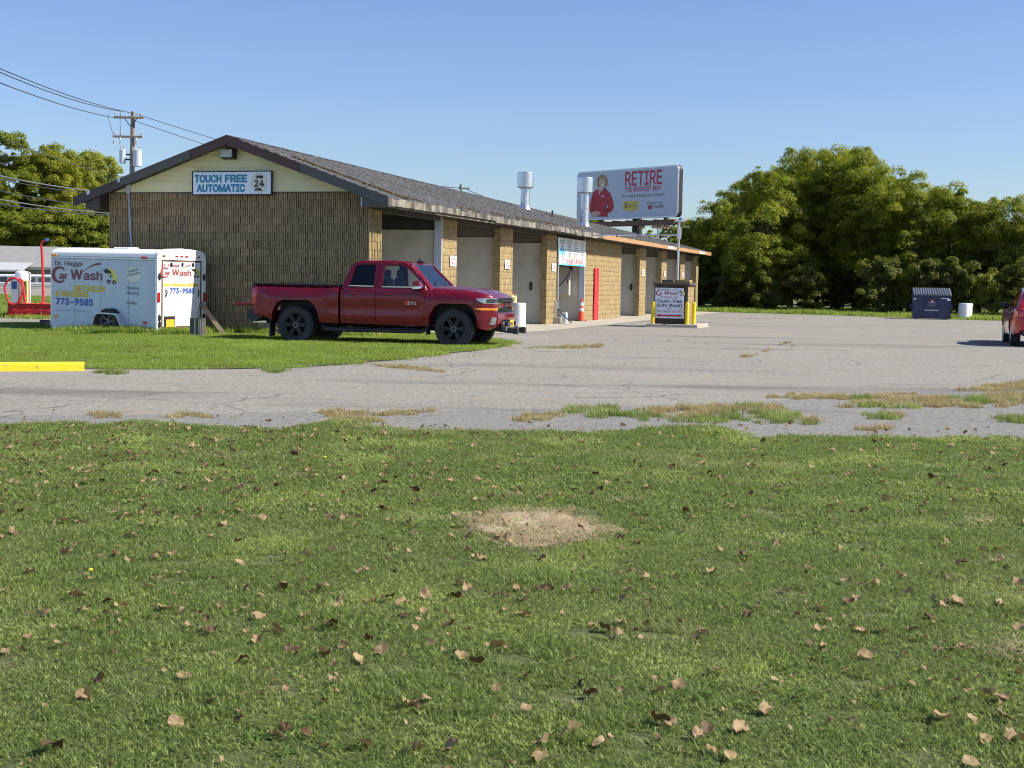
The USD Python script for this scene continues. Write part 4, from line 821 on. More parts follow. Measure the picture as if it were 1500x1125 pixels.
for y, sg in ((.30, 1), (TW - .27, -1)): mb = MB(); mb.tube([(.03, y, 1.10), (.06, y, 1.08), (.06, y + .05 * sg, 1.06), (.06, y, 1.0), (.03, y, .93)], .014, 6); obj('door_bar_handle', mb, 'black_metal', trailer)
for y in (.22, .70, .89, 1.08, 1.56): mb = MB(); mb.bbox((.03, y - .05, 1.905), (.05, y + .05, 1.94), .008); obj('marker_lamp', mb, 'lamp_red', trailer)
for y in (.025, TW - .045): mb = MB(); mb.bbox((.03, y - .04, .80), (.06, y + .045, 1.04), .012); obj('tail_lamp', mb, 'lamp_red', trailer)
mb = MB(); mb.bbox((.026, .24, .16), (.05, .64, .46), .01); obj('plate_bracket', mb, 'black_metal', trailer)
mb = MB(); mb.bbox((.051, .29, .19), (.056, .60, .38), .002); obj('number_plate', mb, 'plate_yellow', trailer)
for (px, py, mt) in ((81, 372.3, 'lamp_amber'), (212, 376.2, 'lamp_red')): x, z = S(px, py); mb = MB(); mb.bbox((x - .09, -.045, z - .035), (x + .09, -.012, z + .02), .01); obj('marker_lamp', mb, mt, trailer)
for (px, py) in ((83, 465.5), (213, 472)): x, z = S(px, py); mb = MB(); mb.bbox((x - .06, -.012, z - .035), (x + .06, -.002, z + .035), .004); obj('side_reflector', mb, 'lamp_amber' if px < 100 else 'lamp_red', trailer)
# fender and wheel, sunk into the soft ground
fx0, fx1 = S(143, 460)[0], S(193, 460)[0]; fz = .50
fp = [(fx0, .02), (fx0 + .16, fz - .05), (fx0 + .24, fz), (fx1 - .34, fz), (fx1 - .26, fz - .05), (fx1, .0)]; o_ = LineString(fp); ring_ = Polygon(fp + [(x + (.03 if i == 0 else -.035 if i == 5 else 0), z - (.03 if 0 < i < 5 else 0)) for i, (x, z) in reversed(list(enumerate(fp)))]).buffer(0)
fd = sub('fender', trailer); mb = MB(); mb.poly(ring_, .24, frame((0, 0.0, 0), (1, 0, 0), (0, 0, 1))); obj('arch', mb, 'alu', fd); mb = MB(); mb.bbox((fx0 + .42, -.16, fz + .002), (fx0 + .54, -.06, fz + .04), .015); obj('fender_lamp', mb, 'lamp_red', fd)
mb = MB(); mb.poly(Polygon(fp), .004, frame((0, -.003, 0), (1, 0, 0), (0, 0, 1))); obj('wheel_well', mb, 'plastic_black', fd)
wheel(trailer, (fx0 + fx1) / 2 - .03, -.10, -1, R=.31, w=.19, rr=.19, spokes=5, mt='rust_metal')
mb = MB(); mb.bar((-TL - .02, .35, .12), (-TL - .95, TW / 2, .12), .07, .09); mb.bar((-TL - .02, TW - .35, .12), (-TL - .95, TW / 2, .12), .07, .09); mb.bbox((-TL - 1.15, TW / 2 - .06, .07), (-TL - .85, TW / 2 + .06, .19), .02); mb.tube([(-TL - .75, TW / 2, -.02), (-TL - .75, TW / 2, .42)], .035, 8); obj('drawbar', mb, 'black_metal', trailer)
# rivets
mb = MB()
for x in xs + [-2.13, -1.29, -.45]:
    for z in np.arange(.22, 1.78, .145 if x in xs else .39): mb.box((x - .008, -.0035, z - .008), (x + .008, 0.004, z + .008))
obj('rivets', mb, 'ink_mark', trailer, kind='stuff')
for x in (-2.55, -1.72, -.86): mb = MB(); mb.box((x - .0018, -.0022, .11), (x + .0018, .001, 1.795)); obj('seam', mb, 'ink_grey', trailer)
# lettering: one block of print for the side, one for the rear
def ring_c(cx, cy, rx, ry, t0, t1, w0, w1, n=28):
    t = np.linspace(math.radians(t0), math.radians(t1), n); k = np.sin(np.linspace(0, math.pi, n)); w = w0 + (w1 - w0) * k
    o = [(cx + (rx + w_ / 2) * math.cos(q), cy + (ry + w_ / 2) * math.sin(q)) for q, w_ in zip(t, w)]; i = [(cx + (rx - w_ / 2) * math.cos(q), cy + (ry - w_ / 2) * math.sin(q)) for q, w_ in zip(t, w)]; return Polygon(o + i[::-1]).buffer(0)
def wash_logo(parent, F, s, dark, tail, vf):
    """the car wash name with its long C and sweeping stroke; s scales pixels to metres"""
    def P(pts): return Polygon([(x * s, -y * s) for x, y in pts]).buffer(0)
    T = F.copy(); T[:3, 1] *= vf; mb = MB()
    mb.text('Dr. Huggs', 6.2 * s, T @ trimesh.transformations.translation_matrix([3.5 * s, -6.0 * s, 0]), .002, True, 1.05)
    mb.poly(ring_c(11.5 * s, -20.5 * s, 9.6 * s, 11.0 * s, 42, 312, 2.2 * s, 5.0 * s), .002, T)
    for e_ in (-.28, 0, .28): mb.text('ar', 10.0 * s, T @ trimesh.transformations.translation_matrix([(10.5 + e_) * s, -26.6 * s, e_ * .0006]), .002, True, .98)
    for e_ in (-.28, 0, .28): mb.text('W', 14.2 * s, T @ trimesh.transformations.translation_matrix([(27.5 + e_) * s, -26.6 * s, e_ * .0006]), .002, True, .92)
    for e_ in (-.28, 0, .28): mb.text('ash', 12.6 * s, T @ trimesh.transformations.translation_matrix([(46.5 + e_) * s, -26.6 * s, e_ * .0006]), .002, True, .98)
    t = np.linspace(0, 1, 20); cx, cy = 45 + 27 * t, 17 - 14.5 * np.sin(t * math.pi / 2) ** .8; w = .5 + 3.0 * t; up_ = [(a, b - c / 2) for a, b, c in zip(cx, cy, w)]; dn = [(a, b + c / 2) for a, b, c in zip(cx, cy, w)]; mb.poly(P(up_ + dn[::-1]), .002, T)
    obj('logo_lettering', mb, dark, parent)
    if tail:                                                         # spray, yellow car shape and tyres at the end of the stroke
        mb = MB(); mb.poly(P([(73, 3), (77, 7), (76, 11), (72, 6)]), .0022, T)
        rr_ = random.Random(3)
        for _ in range(26): a, b = 84 + rr_.gauss(0, 3), 3 + rr_.gauss(0, 3); mb.poly(Point(a * s, -b * s).buffer(.35 * s, 2), .0022, T)
        obj('logo_spray', mb, 'ink_sky', parent)
        mb = MB(); mb.poly(P([(80, 9), (86, 8), (92, 12), (96, 19), (97, 27), (94, 32), (91, 26), (88, 22), (83, 17)]), .0023, T); obj('logo_car', mb, 'ink_yellow', parent)
        mb = MB(); mb.poly(P([(76, 12), (81, 9), (88, 14), (87, 17), (79, 16)]), .0026, T)
        for a, b, q in ((87.5, 20, 2.4), (84, 28.5, 3.0), (92, 29.0, 3.0)): mb.poly(Point(a * s, -b * s).buffer(q * s, 8).difference(Point(a * s + .3 * s, -b * s).buffer(q * s * .45, 6)), .0026, T)
        obj('logo_tyres', mb, 'ink_black', parent)
s_px = TL / 157.0
sl_ = sub('side_lettering', trailer)
wash_logo(sl_, FS(77, 381.5), s_px * 1.0, 'ink_maroon', True, .0165 / s_px)
def st(txt, px, py, h, w, mat, parent=sl_, F=FS, bold=True, k=None):
    m = meshkit.text_mesh(txt, h, .002, bold); w0 = float(m.vertices[:, 0].max() - m.vertices[:, 0].min()); mb = MB()
    for dx, dy in ((0, 0), (.007, 0), (-.007, 0), (0, .006), (0, -.006)) if bold else ((0, 0),): mb.text(txt, h, F(px, py) @ trimesh.transformations.translation_matrix([dx, dy, 0]), .002 + dx * .02 + dy * .03, bold, w / w0)
    obj('line_of_text', mb, mat, parent)
st('DETAILIN', 109.5, 426.3, 8.2 / 60.7, 44.5 * s_px, 'ink_gold'); st('& WAXING', 82, 434.5, 8.0 / 60.7, 48 * s_px, 'ink_gold'); st('773-9585', 82, 447, 9.0 / 60.7, 55 * s_px, 'ink_blue'); st('www.DRHUGGS.com', 83, 457.5, 3.6 / 60.7, 52 * s_px, 'ink_grey', bold=False)
for t, y in (('•Washing', 423), ('•Waxing', 430.3), ('•Buffing', 445)): st(t, 185, y, 4.2 / 60.7, (19 if 'W' in t else 15.5) * s_px, 'ink_mark', bold=False)
mb = MB(); n = 26; c = S(196.5, 401.5)
pts = [(c[0] + math.cos(i * math.pi / n) * (.29 if i % 2 else .20) * 1.0, c[1] + math.sin(i * math.pi / n) * (.24 if i % 2 else .165)) for i in range(2 * n)]; mb.poly(Polygon(pts), .0015, frame((0, -.0025, 0), (1, 0, 0), (0, 0, 1))); obj('starburst', mb, 'ink_cream', sl_)
for t, px, py, h, w in (('WINDOW', 188.5, 399.0, 3.3, 14.5), ('CLEANER', 187.0, 404.6, 3.3, 18.5)):
    m = meshkit.text_mesh(t, h / 60.7, .002, True); w0 = float(np.ptp(m.vertices[:, 0])); mb = MB(); mb.text(t, h / 60.7, FS(px, py) @ rotz(.19), .002, True, w * s_px / w0); obj('line_of_text', mb, 'ink_mark', sl_)
rl_ = sub('rear_lettering', trailer); s_r = TW / 66.0
wash_logo(rl_, FR(232.5, 385.0), s_r * .565, 'ink_red', True, .01667 / s_r * 1.08)
def str_(t, px, py, h, w, mat, bold=True): st(t, px, py, h / 60.0, w * s_r, mat, rl_, FR, bold)
str_('BODY DETAILING & WAXING', 237, 417, 3.4, 48, 'ink_gold'); str_('773-9585', 245, 427, 7.0, 33.5, 'ink_blue'); str_('www.DRHUGGS.com', 247, 433, 2.6, 30, 'ink_ghost', False)
def ghost(pts): return Polygon([RP(*p) for p in pts]).buffer(.02).buffer(-.02)
F0 = frame((.0255, 0, 0), (0, 1, 0), (0, 0, 1))
g1 = unary_union([Point(RP(251.5, 440)).buffer(.085), ghost([(248, 446), (255, 446), (257.5, 451), (257, 457), (254.5, 459), (255, 470), (253.5, 478), (250.5, 478), (249.5, 468), (248, 459), (247.5, 452)])])
g2 = unary_union([ghost([(270.5, 436), (274, 437), (275, 444), (274.2, 452), (275.5, 464), (274.0, 466), (270.5, 464), (271, 452), (269.5, 444)]), Point(RP(240, 444.5)).buffer(.11)])
mb = MB(); mb.poly(g1, .0015, F0); mb.poly(g2, .0015, F0); obj('faded_silhouettes', mb, 'ink_ghost', rl_)
mb = MB(); c = RP(283, 440); mb.poly(Point(c).buffer(.10).difference(Point(c).buffer(.093)), .0015, F0); mb.text('OPEN', .03, frame((.0255, c[0] - .06, c[1] - .015), (0, 1, 0), (0, 0, 1)), .0015, False, .8); obj('faded_roundel', mb, 'ink_ghost', rl_)
# things leaning and standing by the trailer
q = at(307, 489, .09); o = thing('grey_board', 'pale blue-grey board standing against the gable wall behind the trailer', 'board', (q[0] - .02, q[1] + 1.25, .08), -VA); mb = MB(); mb.bbox((-.16, 0, 0), (.16, .02, 1.12), .006, rotx(-.10)); obj('panel', mb, 'trim_grey', o); mb = MB(); mb.box((-.12, -.006, 1.06), (-.10, 0, 1.09), rotx(-.10)); mb.box((.09, -.006, 1.06), (.11, 0, 1.09), rotx(-.10)); obj('clips', mb, 'black_metal', o, kind='stuff')
look('plank', (0.20, 0.15, 0.10), 0.85, var=0.25, scale=7, stretch=(1, 1, .3))
a = atd(329, 486, 33.6); a[2] = .08; b = atd(293.5, 443.5, 34.5); o = thing('plank', 'weathered plank leaning from the grass against the corner of the trailer', 'plank', a); mb = MB(); mb.bar((0, 0, 0), b - a, .11, .04, (0.3, -1, 0)); obj('board', mb, 'plank', o)
q = at(291, 491, .09); q = atd(291, 491, 32.2); o = thing('metal_bin', 'rusty dark square metal bin in the grass at the corner of the trailer', 'bin', (q[0], q[1], .08), -.1)
mb = MB(); mb.poly(sbox(-.15, -.14, .12, .14).buffer(.01).difference(sbox(-.135, -.125, .105, .125)), .43); mb.box((-.15, -.14, 0), (.12, .14, .02)); obj('bin_body', mb, 'rust_metal', o)
mb = MB()
for x in (-.04, .06, .10): mb.bar((x, -.155, 0), (x, -.155, .43), .018, .012, (0, 1, 0))
obj('corner_rib', mb, 'galvanised', o); mb = MB(); mb.poly(sbox(-.165, -.155, .135, .155).difference(sbox(-.13, -.12, .10, .12)), .02, trimesh.transformations.translation_matrix([0, 0, .43])); obj('bin_rim', mb, 'rust_metal', o)
# ------------------------------------------------------------------ signs
look('sign_white', (0.66, 0.70, 0.75), 0.45, var=0.03, scale=2, stain=(0.36, 0.33, 0.29), stain_scale=5.0, stain_at=(0.62, 0.74), stretch=(1, 1, .5))
look('ink_teal', (0.03, 0.20, 0.31), 0.55, var=0.15, scale=12, stain=(0.45, 0.50, 0.54), stain_scale=9.0, stain_at=(0.66, 0.74))
look('poster_white', (0.46, 0.47, 0.52), 0.5, var=0.02)
look('skin_print', (0.60, 0.36, 0.27), 0.6, var=0.05, scale=3); look('hair_print', (0.33, 0.19, 0.095), 0.6, var=0.35, scale=4); look('shirt_print', (0.40, 0.018, 0.026), 0.6, var=0.18, scale=2.0); look('shirt_shade', (0.22, 0.010, 0.016), 0.6, var=0.1); look('ink_crimson', (0.42, 0.025, 0.055), 0.55, var=0.04); look('gold_print', (0.60, 0.40, 0.09), 0.55, var=0.04)
look('bollard_yellow', (0.80, 0.58, 0.02), 0.42, var=0.06, scale=6, stain=(0.34, 0.27, 0.10), stain_scale=7, stain_at=(0.58, 0.66))
def fit_text(mb, txt, w, h, T, bold=True, fat=0.0):
    if fat:
        for dx, dy in ((fat, 0), (-fat, 0), (0, fat), (0, -fat), (fat * .7, fat * .7), (-fat * .7, -fat * .7)): fit_text(mb, txt, w, h, T @ trimesh.transformations.translation_matrix([dx, dy, dx * .02 + dy * .03]), bold)
    m = meshkit.text_mesh(txt, h, .003, bold); v = np.array(m.vertices); x0, x1 = v[:, 0].min(), v[:, 0].max(); v[:, 0] = (v[:, 0] - x0) * w / (x1 - x0); mb.add(v, m.faces, T); return mb
# gable sign: touch free automatic, open 24 hrs
def G(px, py):
    """pixel -> local (x, z) in the plane of the gable wall"""
    o = TB[:3, :3].T @ (CAM - TB[:3, 3]); d = TB[:3, :3].T @ ray(px, py); t = (-0.10 - o[1]) / d[1]; q = o + d * t; return q[0], q[2]
a, b = G(281.5, 251), G(398, 285.5); sx0, sz1, sx1, sz0 = a[0], a[1], b[0], b[1]
sign = thing('gable_sign', 'weathered white board on the gable lettered TOUCH FREE AUTOMATIC OPEN 24 HRS', 'sign', T=TB)
sw, sh = sx1 - sx0, sz1 - sz0
mb = MB(); mb.bbox((sx0 + .02, -.10, sz0 + .02), (sx1 - .02, -.05, sz1 - .02), .006); obj('face', mb, 'sign_white', sign)
mb = MB(); mb.poly(sbox(sx0, sz0, sx1, sz1).difference(sbox(sx0 + .022, sz0 + .022, sx1 - .022, sz1 - .022)), .065, frame((0, -.045, 0), (1, 0, 0), (0, 0, 1))); obj('frame', mb, 'black_metal', sign)
mb = MB()
for x in (sx0 + .15, (sx0 + sx1) / 2, sx1 - .15): mb.box((x - .03, -.05, sz0 + .04), (x + .03, -.03, sz1 - .04))
obj('mounting_strap', mb, 'black_metal', sign, kind='stuff')
U = lambda fx, fy: frame((sx0 + fx * sw, -.1005, sz1 - fy * sh), (1, 0, 0), (0, 0, 1))
lt = sub('lettering', sign)
for t, fx, fy, w in (('TOUCH', .035, .455, .335), ('FREE', .42, .455, .27)): obj('word', fit_text(MB(), t, w * sw, .285 * sh, U(fx, fy), True, .010), 'ink_teal', lt)
obj('word', fit_text(MB(), 'AUTOMATIC', .605 * sw, .285 * sh, U(.06, .855), True, .010), 'ink_teal', lt)
c = (sx0 + .845 * sw, sz1 - .50 * sh); el = affinity.scale(Point(0, 0).buffer(1, 24), .098 * sw, .40 * sh); Fm = frame((c[0], -.1005, c[1]), (1, 0, 0), (0, 0, 1))
mb = MB(); mb.poly(el, .0012, Fm); obj('oval', mb, 'ink_cream', lt); mb = MB(); mb.poly(el.difference(affinity.scale(el, .965, .965)), .0016, Fm); obj('oval_line', mb, 'ink_mark', lt)
for t, fx, fy, w, h in (('OPEN', .805, .31, .085, .105), ('24', .785, .645, .12, .25), ('HRS.', .80, .82, .08, .11)): obj('word', fit_text(MB(), t, w * sw, h * sh, U(fx, fy) @ trimesh.transformations.translation_matrix([0, 0, .0016]), True, .007), 'ink_black', lt)

# menu board over the fourth bay
look('menu_blue', (0.16, 0.50, 0.74), 0.5, var=0.1, scale=4); look('menu_pale', (0.58, 0.72, 0.80), 0.5, var=0.08, scale=3)
menu = thing('menu_board', 'printed banner of four price columns hung across the fourth bay opening', 'sign', T=TB @ trimesh.transformations.translation_matrix([0.05, 17.72, 2.18]))
MW, MH = 4.15, 1.02; FM = frame((0, 0, 0), (0, 1, 0), (0, 0, 1)); lift = lambda d: FM @ trimesh.transformations.translation_matrix([0, 0, d])
mb = MB(); mb.bbox((-.03, 0, 0), (-.001, MW, MH), .004); obj('backing', mb, 'menu_pale', menu)
for k in range(4): mb = MB(); mb.poly(sbox(.05 + k * 1.02, .36, 1.03 + k * 1.02, MH - .02), .002, FM); obj('price_panel', mb, 'white_paint', menu)
mb = MB(); mb.poly(Polygon([(0, .30), (MW, .30), (MW, .02), (3.3, .10), (2.2, .03), (1.2, .10), (0, .03)]), .002, FM); obj('pale_band', mb, 'white_paint', menu)
mb = MB(); mb.poly(Polygon([(.02, .38), (.02, .52), (.55, .70), (1.02, .52), (1.02, .38)]), .0028, FM); mb.poly(Polygon([(0, 0), (MW, 0), (MW, .03), (3.3, .09), (2.2, .03), (1.2, .09), (0, .03)]), .0028, FM); obj('blue_art', mb, 'menu_blue', menu)
mb = MB(); rm = random.Random(2)
for k in range(4):
    for j in range(7 - (k == 0) * 3): w = rm.uniform(.35, .75); x0 = .54 + k * 1.02 - w / 2; mb.poly(sbox(x0, MH - .12 - j * .075, x0 + w, MH - .095 - j * .075), .004, FM)
obj('price_lines', mb, 'ink_mark', menu, kind='stuff')
for k in range(4):
    x = .62 + k * 1.0; mb = MB(); mb.poly(Point(x, .40).buffer(.10, 10), .004, FM); obj('round_badge', mb, 'ink_maroon', menu); mb = MB(); mb.poly(Point(x + .02, .385).buffer(.055, 8), .006, FM); obj('badge_centre', mb, 'poster_white', menu)
mb = MB(); fit_text(mb, 'Dr. Huggs Carwash', 3.3, .19, lift(.002) @ trimesh.transformations.translation_matrix([.45, .09, 0])); obj('banner_lettering', mb, 'ink_scarlet', menu)
mb = MB(); mb.poly(sbox(2.0, .27, 2.35, .36), .006, FM); obj('yellow_tag', mb, 'ink_yellow', menu)
mb = MB()
for y in (.15, MW - .15): mb.box((-.05, y - .02, MH), (-.02, y + .02, MH + .12))
obj('hanger', mb, 'black_metal', menu, kind='stuff')
# small white notices on the piers
for i, (y, x0, lb) in enumerate(((5.85, .0, 'white notice with red print on the pier behind the pickup bonnet'), (11.15, .0, 'white notice with red print on the pier beside the white drum'), (16.95, .0, 'white notice with red print on the pier left of the menu board'), (33.25, .0, 'white notice on the first pier right of the equipment room wall'), (38.85, .0, 'white notice on the pier just left of the kiosk pole'), (44.35, .0, 'white notice on the last pier but one, behind the kiosk'))):
    n_ = thing('notice', lb, 'sign', T=TB @ trimesh.transformations.translation_matrix([0.026, y, 1.93])); mb = MB(); mb.bbox((0, 0, 0), (.012, .52, .30), .004); obj('plate', mb, 'white_paint', n_)
    F_ = frame((.0125, 0, 0), (0, 1, 0), (0, 0, 1)); mb = MB(); fit_text(mb, 'DO NOT', .38, .075, F_ @ trimesh.transformations.translation_matrix([.07, .175, 0])); fit_text(mb, 'ENTER', .38, .085, F_ @ trimesh.transformations.translation_matrix([.07, .05, 0])); obj('lettering', mb, 'ink_scarlet', n_)

# ------------------------------------------------------------------ things along the bays
pnl = thing('red_plank', 'tall narrow bright red plank against the block wall right of the cone', 'plank', T=TB @ trimesh.transformations.translation_matrix([0.03, 23.45, 0])); mb = MB(); mb.bbox((0, 0, .01), (.04, .68, 2.15), .006); obj('board', mb, 'ink_scarlet', pnl); mb = MB(); mb.box((.041, .0, .01), (.05, .04, 2.15)); mb.box((.041, .64, .01), (.05, .68, 2.15)); obj('edge_strip', mb, 'ink_scarlet', pnl, kind='stuff')
cab_ = thing('wall_cabinet', 'beige cabinet fixed to the bay wall under the menu board', 'cabinet', T=TB @ trimesh.transformations.translation_matrix([-1.15, 21.60, 1.02])); mb = MB(); mb.bbox((0, 0, 0), (.62, .30, 1.15), .01); obj('case', mb, 'bay_paint', cab_); mb = MB(); mb.bbox((.03, -.012, .05), (.59, -.001, 1.10), .004); obj('door', mb, 'bay_paint', cab_); mb = MB(); mb.bbox((.54, -.03, .5), (.57, -.012, .62), .004); obj('latch', mb, 'black_metal', cab_)
hs = thing('black_hose', 'black hose looping down under the menu board', 'hose', T=TB @ trimesh.transformations.translation_matrix([-.45, 21.5, 0])); mb = MB(); t = np.linspace(0, 1, 24); mb.tube(np.c_[-.75 + .75 * t, 0 * t - .02, 2.1 - .95 * (1 - t) ** .5 * (1 - .15 * t)], .022, 6); obj('hose', mb, 'black_metal', hs); mb = MB(); mb.bbox((-.05, -.05, 2.06), (.08, .05, 2.16), .01); obj('bracket', mb, 'black_metal', hs)
def gpt(px, py, z=0.0): q = at(px, py, z); return (q[0], q[1], gz(q[0], q[1]))
# traffic cone
look('cone_orange', (0.85, 0.10, 0.035), 0.45, var=0.05); look('reflective', (0.78, 0.78, 0.76), 0.35, var=0.05)
cn = thing('traffic_cone', 'orange traffic cone with two white bands by the bay under the menu board', 'cone', gpt(851.5, 470.5)); Hc = .90
mb = MB(); mb.bbox((-.20, -.20, 0), (.20, .20, .035), .012); obj('base', mb, 'black_metal', cn)
def coneat(z): return .145 - (.145 - .03) * (z - .03) / (Hc - .03)
mb = MB(); mb.lathe([(coneat(.03) + .012, .035), (coneat(.05), .06), (coneat(Hc), Hc), (.001, Hc + .005)], 24); obj('body', mb, 'cone_orange', cn, smooth=40)
for z0, z1 in ((.40, .53), (.62, .76)): mb = MB(); mb.lathe([(coneat(z0) + .003, z0), (coneat(z1) + .003, z1)], 24); obj('white_band', mb, 'reflective', cn, smooth=40)
# plastic drums
look('drum_white', (0.74, 0.75, 0.75), 0.38, var=0.05, scale=2, stain=(0.50, 0.52, 0.50), stain_scale=2.5, stain_at=(0.6, 0.8))
def drum(name, label, loc, R, H, group=None):
    d = thing(name, label, 'drum', loc, group=group); mb = MB(); mb.lathe([(R * .93, 0), (R * .97, .02), (R, .06), (R, H * .32), (R * .975, H * .335), (R, H * .35), (R, H * .64), (R * .975, H * .655), (R, H * .67), (R, H - .08), (R * .97, H - .03), (R * .93, H - .005)], 30); obj('wall', mb, 'drum_white', d, smooth=35)
    mb = MB(); mb.lathe([(R * .94, H - .02), (R * .88, H - .035), (.001, H - .035)], 30); obj('lid', mb, 'drum_white', d, smooth=35)
    mb = MB(); mb.lathe([(.04, H - .04), (.04, H - .005), (.001, H - .005)], 10, trimesh.transformations.translation_matrix([R * .5, 0, 0])); obj('bung', mb, 'ink_mark', d); return d
q = gpt(759.5, 479); drum('plastic_drum', 'white plastic drum in front of the bays beyond the pickup bonnet', q, .245, .82)
jg = thing('yellow_jug', 'pale yellow jug with a red cap on top of the white drum by the bays', 'jug', (q[0] - .19, q[1] - .02, q[2] + .795)); look('jug_yellow', (0.78, 0.70, 0.36), 0.45, var=0.04)
mb = MB(); mb.bbox((-.11, -.09, 0), (.11, .09, .24), .03); mb.lathe([(.05, .23), (.03, .29), (.03, .30)], 12, trimesh.transformations.translation_matrix([-.04, 0, 0])); obj('body', mb, 'jug_yellow', jg, smooth=30); mb = MB(); mb.lathe([(.036, .295), (.036, .36), (.02, .37), (.001, .37)], 12, trimesh.transformations.translation_matrix([-.04, 0, 0])); obj('cap', mb, 'ink_scarlet', jg); mb = MB(); mb.tube([(.02, 0, .23), (.06, 0, .30), (.10, 0, .27), (.10, 0, .20)], .012, 6); obj('handle', mb, 'jug_yellow', jg)
a_, b_ = gpt(1412, 468), gpt(1420.5, 468)
drum('plastic_drum', 'nearer of the two white plastic drums standing right of the blue dumpster', (a_[0], a_[1], a_[2]), .29, .84); drum('plastic_drum', 'white plastic drum tucked behind the nearer one, right of the blue dumpster', (b_[0] + .06, b_[1] + .75, b_[2]), .29, .84)
# concrete block and posts by the fourth pier
q = gpt(815, 474.5); hp = thing('hose_post', 'short galvanised post with black pipe set on a concrete block by the fourth pier', 'post', q, -VA)
mb = MB(); mb.bbox((-.22, -.14, 0), (.20, .14, .24), .012); obj('concrete_foot', mb, 'concrete', hp); mb = MB(); mb.bbox((-.10, -.04, .24), (.0, .04, .86), .008); obj('post', mb, 'galvanised', hp)
mb = MB(); mb.tube([(-.25, .05, .75), (-.12, 0, .62), (.10, 0, .50), (.35, .1, .22), (.55, .15, .05)], .02, 6); mb.bbox((-.26, -.06, .24), (-.14, .06, .62), .02); obj('pipe', mb, 'black_metal', hp)
q = gpt(826, 473.5); wb_ = thing('white_block', 'small upright white block beside the concrete foot of the galvanised post', 'block', q, -VA); mb = MB(); mb.bbox((-.11, -.10, 0), (.11, .10, .40), .012); obj('body', mb, 'sign_white', wb_); mb = MB(); mb.bbox((-.10, -.09, .40), (.10, .09, .415), .005); obj('cap', mb, 'concrete', wb_)
# white service pipe up the fourth pier
pp = thing('service_pipe', 'white pipe running up the right edge of the fourth pier', 'pipe', T=TB @ trimesh.transformations.translation_matrix([.06, 17.70, 0])); mb = MB(); mb.tube([(0, 0, .55), (0, 0, 2.6), (-.03, .0, 3.2)], .028, 8); obj('tube', mb, 'galvanised', pp)
for z in (.9, 1.6, 2.3): mb = MB(); mb.bbox((-.04, -.045, z), (.035, .045, z + .04), .006); obj('clip', mb, 'galvanised', pp)

# ------------------------------------------------------------------ kiosk island
look('kiosk_rib', (0.085, 0.062, 0.045), 0.8, var=0.15)
kq = at(957.5, 474, 0.12); kT = np.eye(4); kT[:3, :3] = TB[:3, :3]; kT[:3, 3] = (kq[0], kq[1], 0)
isl = thing('kiosk_island', 'low concrete island under the pay kiosk and its bollards', 'kerb', T=kT); mb = MB(); mb.bbox((-.22, -.30, 0), (1.62, 2.1, .12), .02); obj('slab', mb, 'concrete', isl); mb = MB(); mb.bbox((-.24, -.32, -.02), (1.64, 2.12, .03), .01); obj('footing', mb, 'concrete', isl)
ki = thing('pay_kiosk', 'brown ribbed pay kiosk with block sides and a flat cap', 'kiosk', T=kT)
mb = MB(); mb.box((0.0, .03, .12), (1.18, 1.35, 1.50)); obj('core', mb, 'mortar_dark', ki)
mb = MB()
for x in np.arange(0, 1.18, .045): mb.box((x, 0, .12), (x + .030, .035, 1.50))
obj('front_ribs', mb, 'kiosk_rib', ki, kind='stuff')
mb = MB(); rk = np.random.default_rng(3)
for r in range(7):
    for a in ((0.02, .44, .86, 1.35) if r % 2 else (0.02, .23, .65, 1.07, 1.35)): pass
    ys = (0.02, .44, .86, 1.35) if r % 2 else (0.02, .23, .65, 1.07, 1.35)
    for a, b in zip(ys[:-1], ys[1:]): rough_block(mb, a + .005, b - .005, .125 + r * .196, .125 + (r + 1) * .196 - .008, 1.19, rk, .016)
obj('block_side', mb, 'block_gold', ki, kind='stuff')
mb = MB(); mb.bbox((-.07, -.07, 1.50), (1.28, 1.40, 1.585), .012); obj('cap', mb, 'kiosk_rib', ki)
for lo, hi in (((.24, .10, 1.585), (.66, .5, 1.69)), ((.70, .3, 1.585), (1.20, .9, 1.69))): mb = MB(); mb.bbox(lo, hi, .01); obj('cap_block', mb, 'kiosk_rib' if lo[0] < .3 else 'block_gold', ki)
sg = thing('kiosk_sign', 'white sign on the kiosk front reading Touch-Free Auto Wash above a red arrow', 'sign', T=kT @ trimesh.transformations.translation_matrix([.04, -.035, .32]))
SW, SH = 1.02, 1.08; FK = frame((0, -.001, 0), (1, 0, 0), (0, 0, 1)); kt = lambda x, y: FK @ trimesh.transformations.translation_matrix([x, y, 0])
mb = MB(); mb.bbox((0, 0, 0), (SW, .03, SH), .005); obj('plate', mb, 'sign_white', sg)
kl = sub('lettering', sg); wash_logo(kl, kt(.02, SH - .03), .0108, 'ink_red', True, .72)
for t, x, y, w, h, m_, b in (('Professional', .20, .72, .62, .062, 'ink_crimson', False), ('Touch-Free', .06, .555, .90, .115, 'ink_black', True), ('Auto Wash', .06, .405, .90, .115, 'ink_black', True), ('with', .42, .335, .18, .045, 'ink_black', False), ('"No Slight Touch"', .06, .215, .90, .075, 'ink_crimson', False)): obj('line_of_text', fit_text(MB(), t, w, h, kt(x, y), b), m_, kl)
mb = MB(); mb.poly(Polygon([(.04, .10), (.20, .165), (.20, .13), (.96, .13), (.96, .07), (.20, .07), (.20, .035)]), .003, FK); obj('red_arrow', mb, 'ink_crimson', kl)
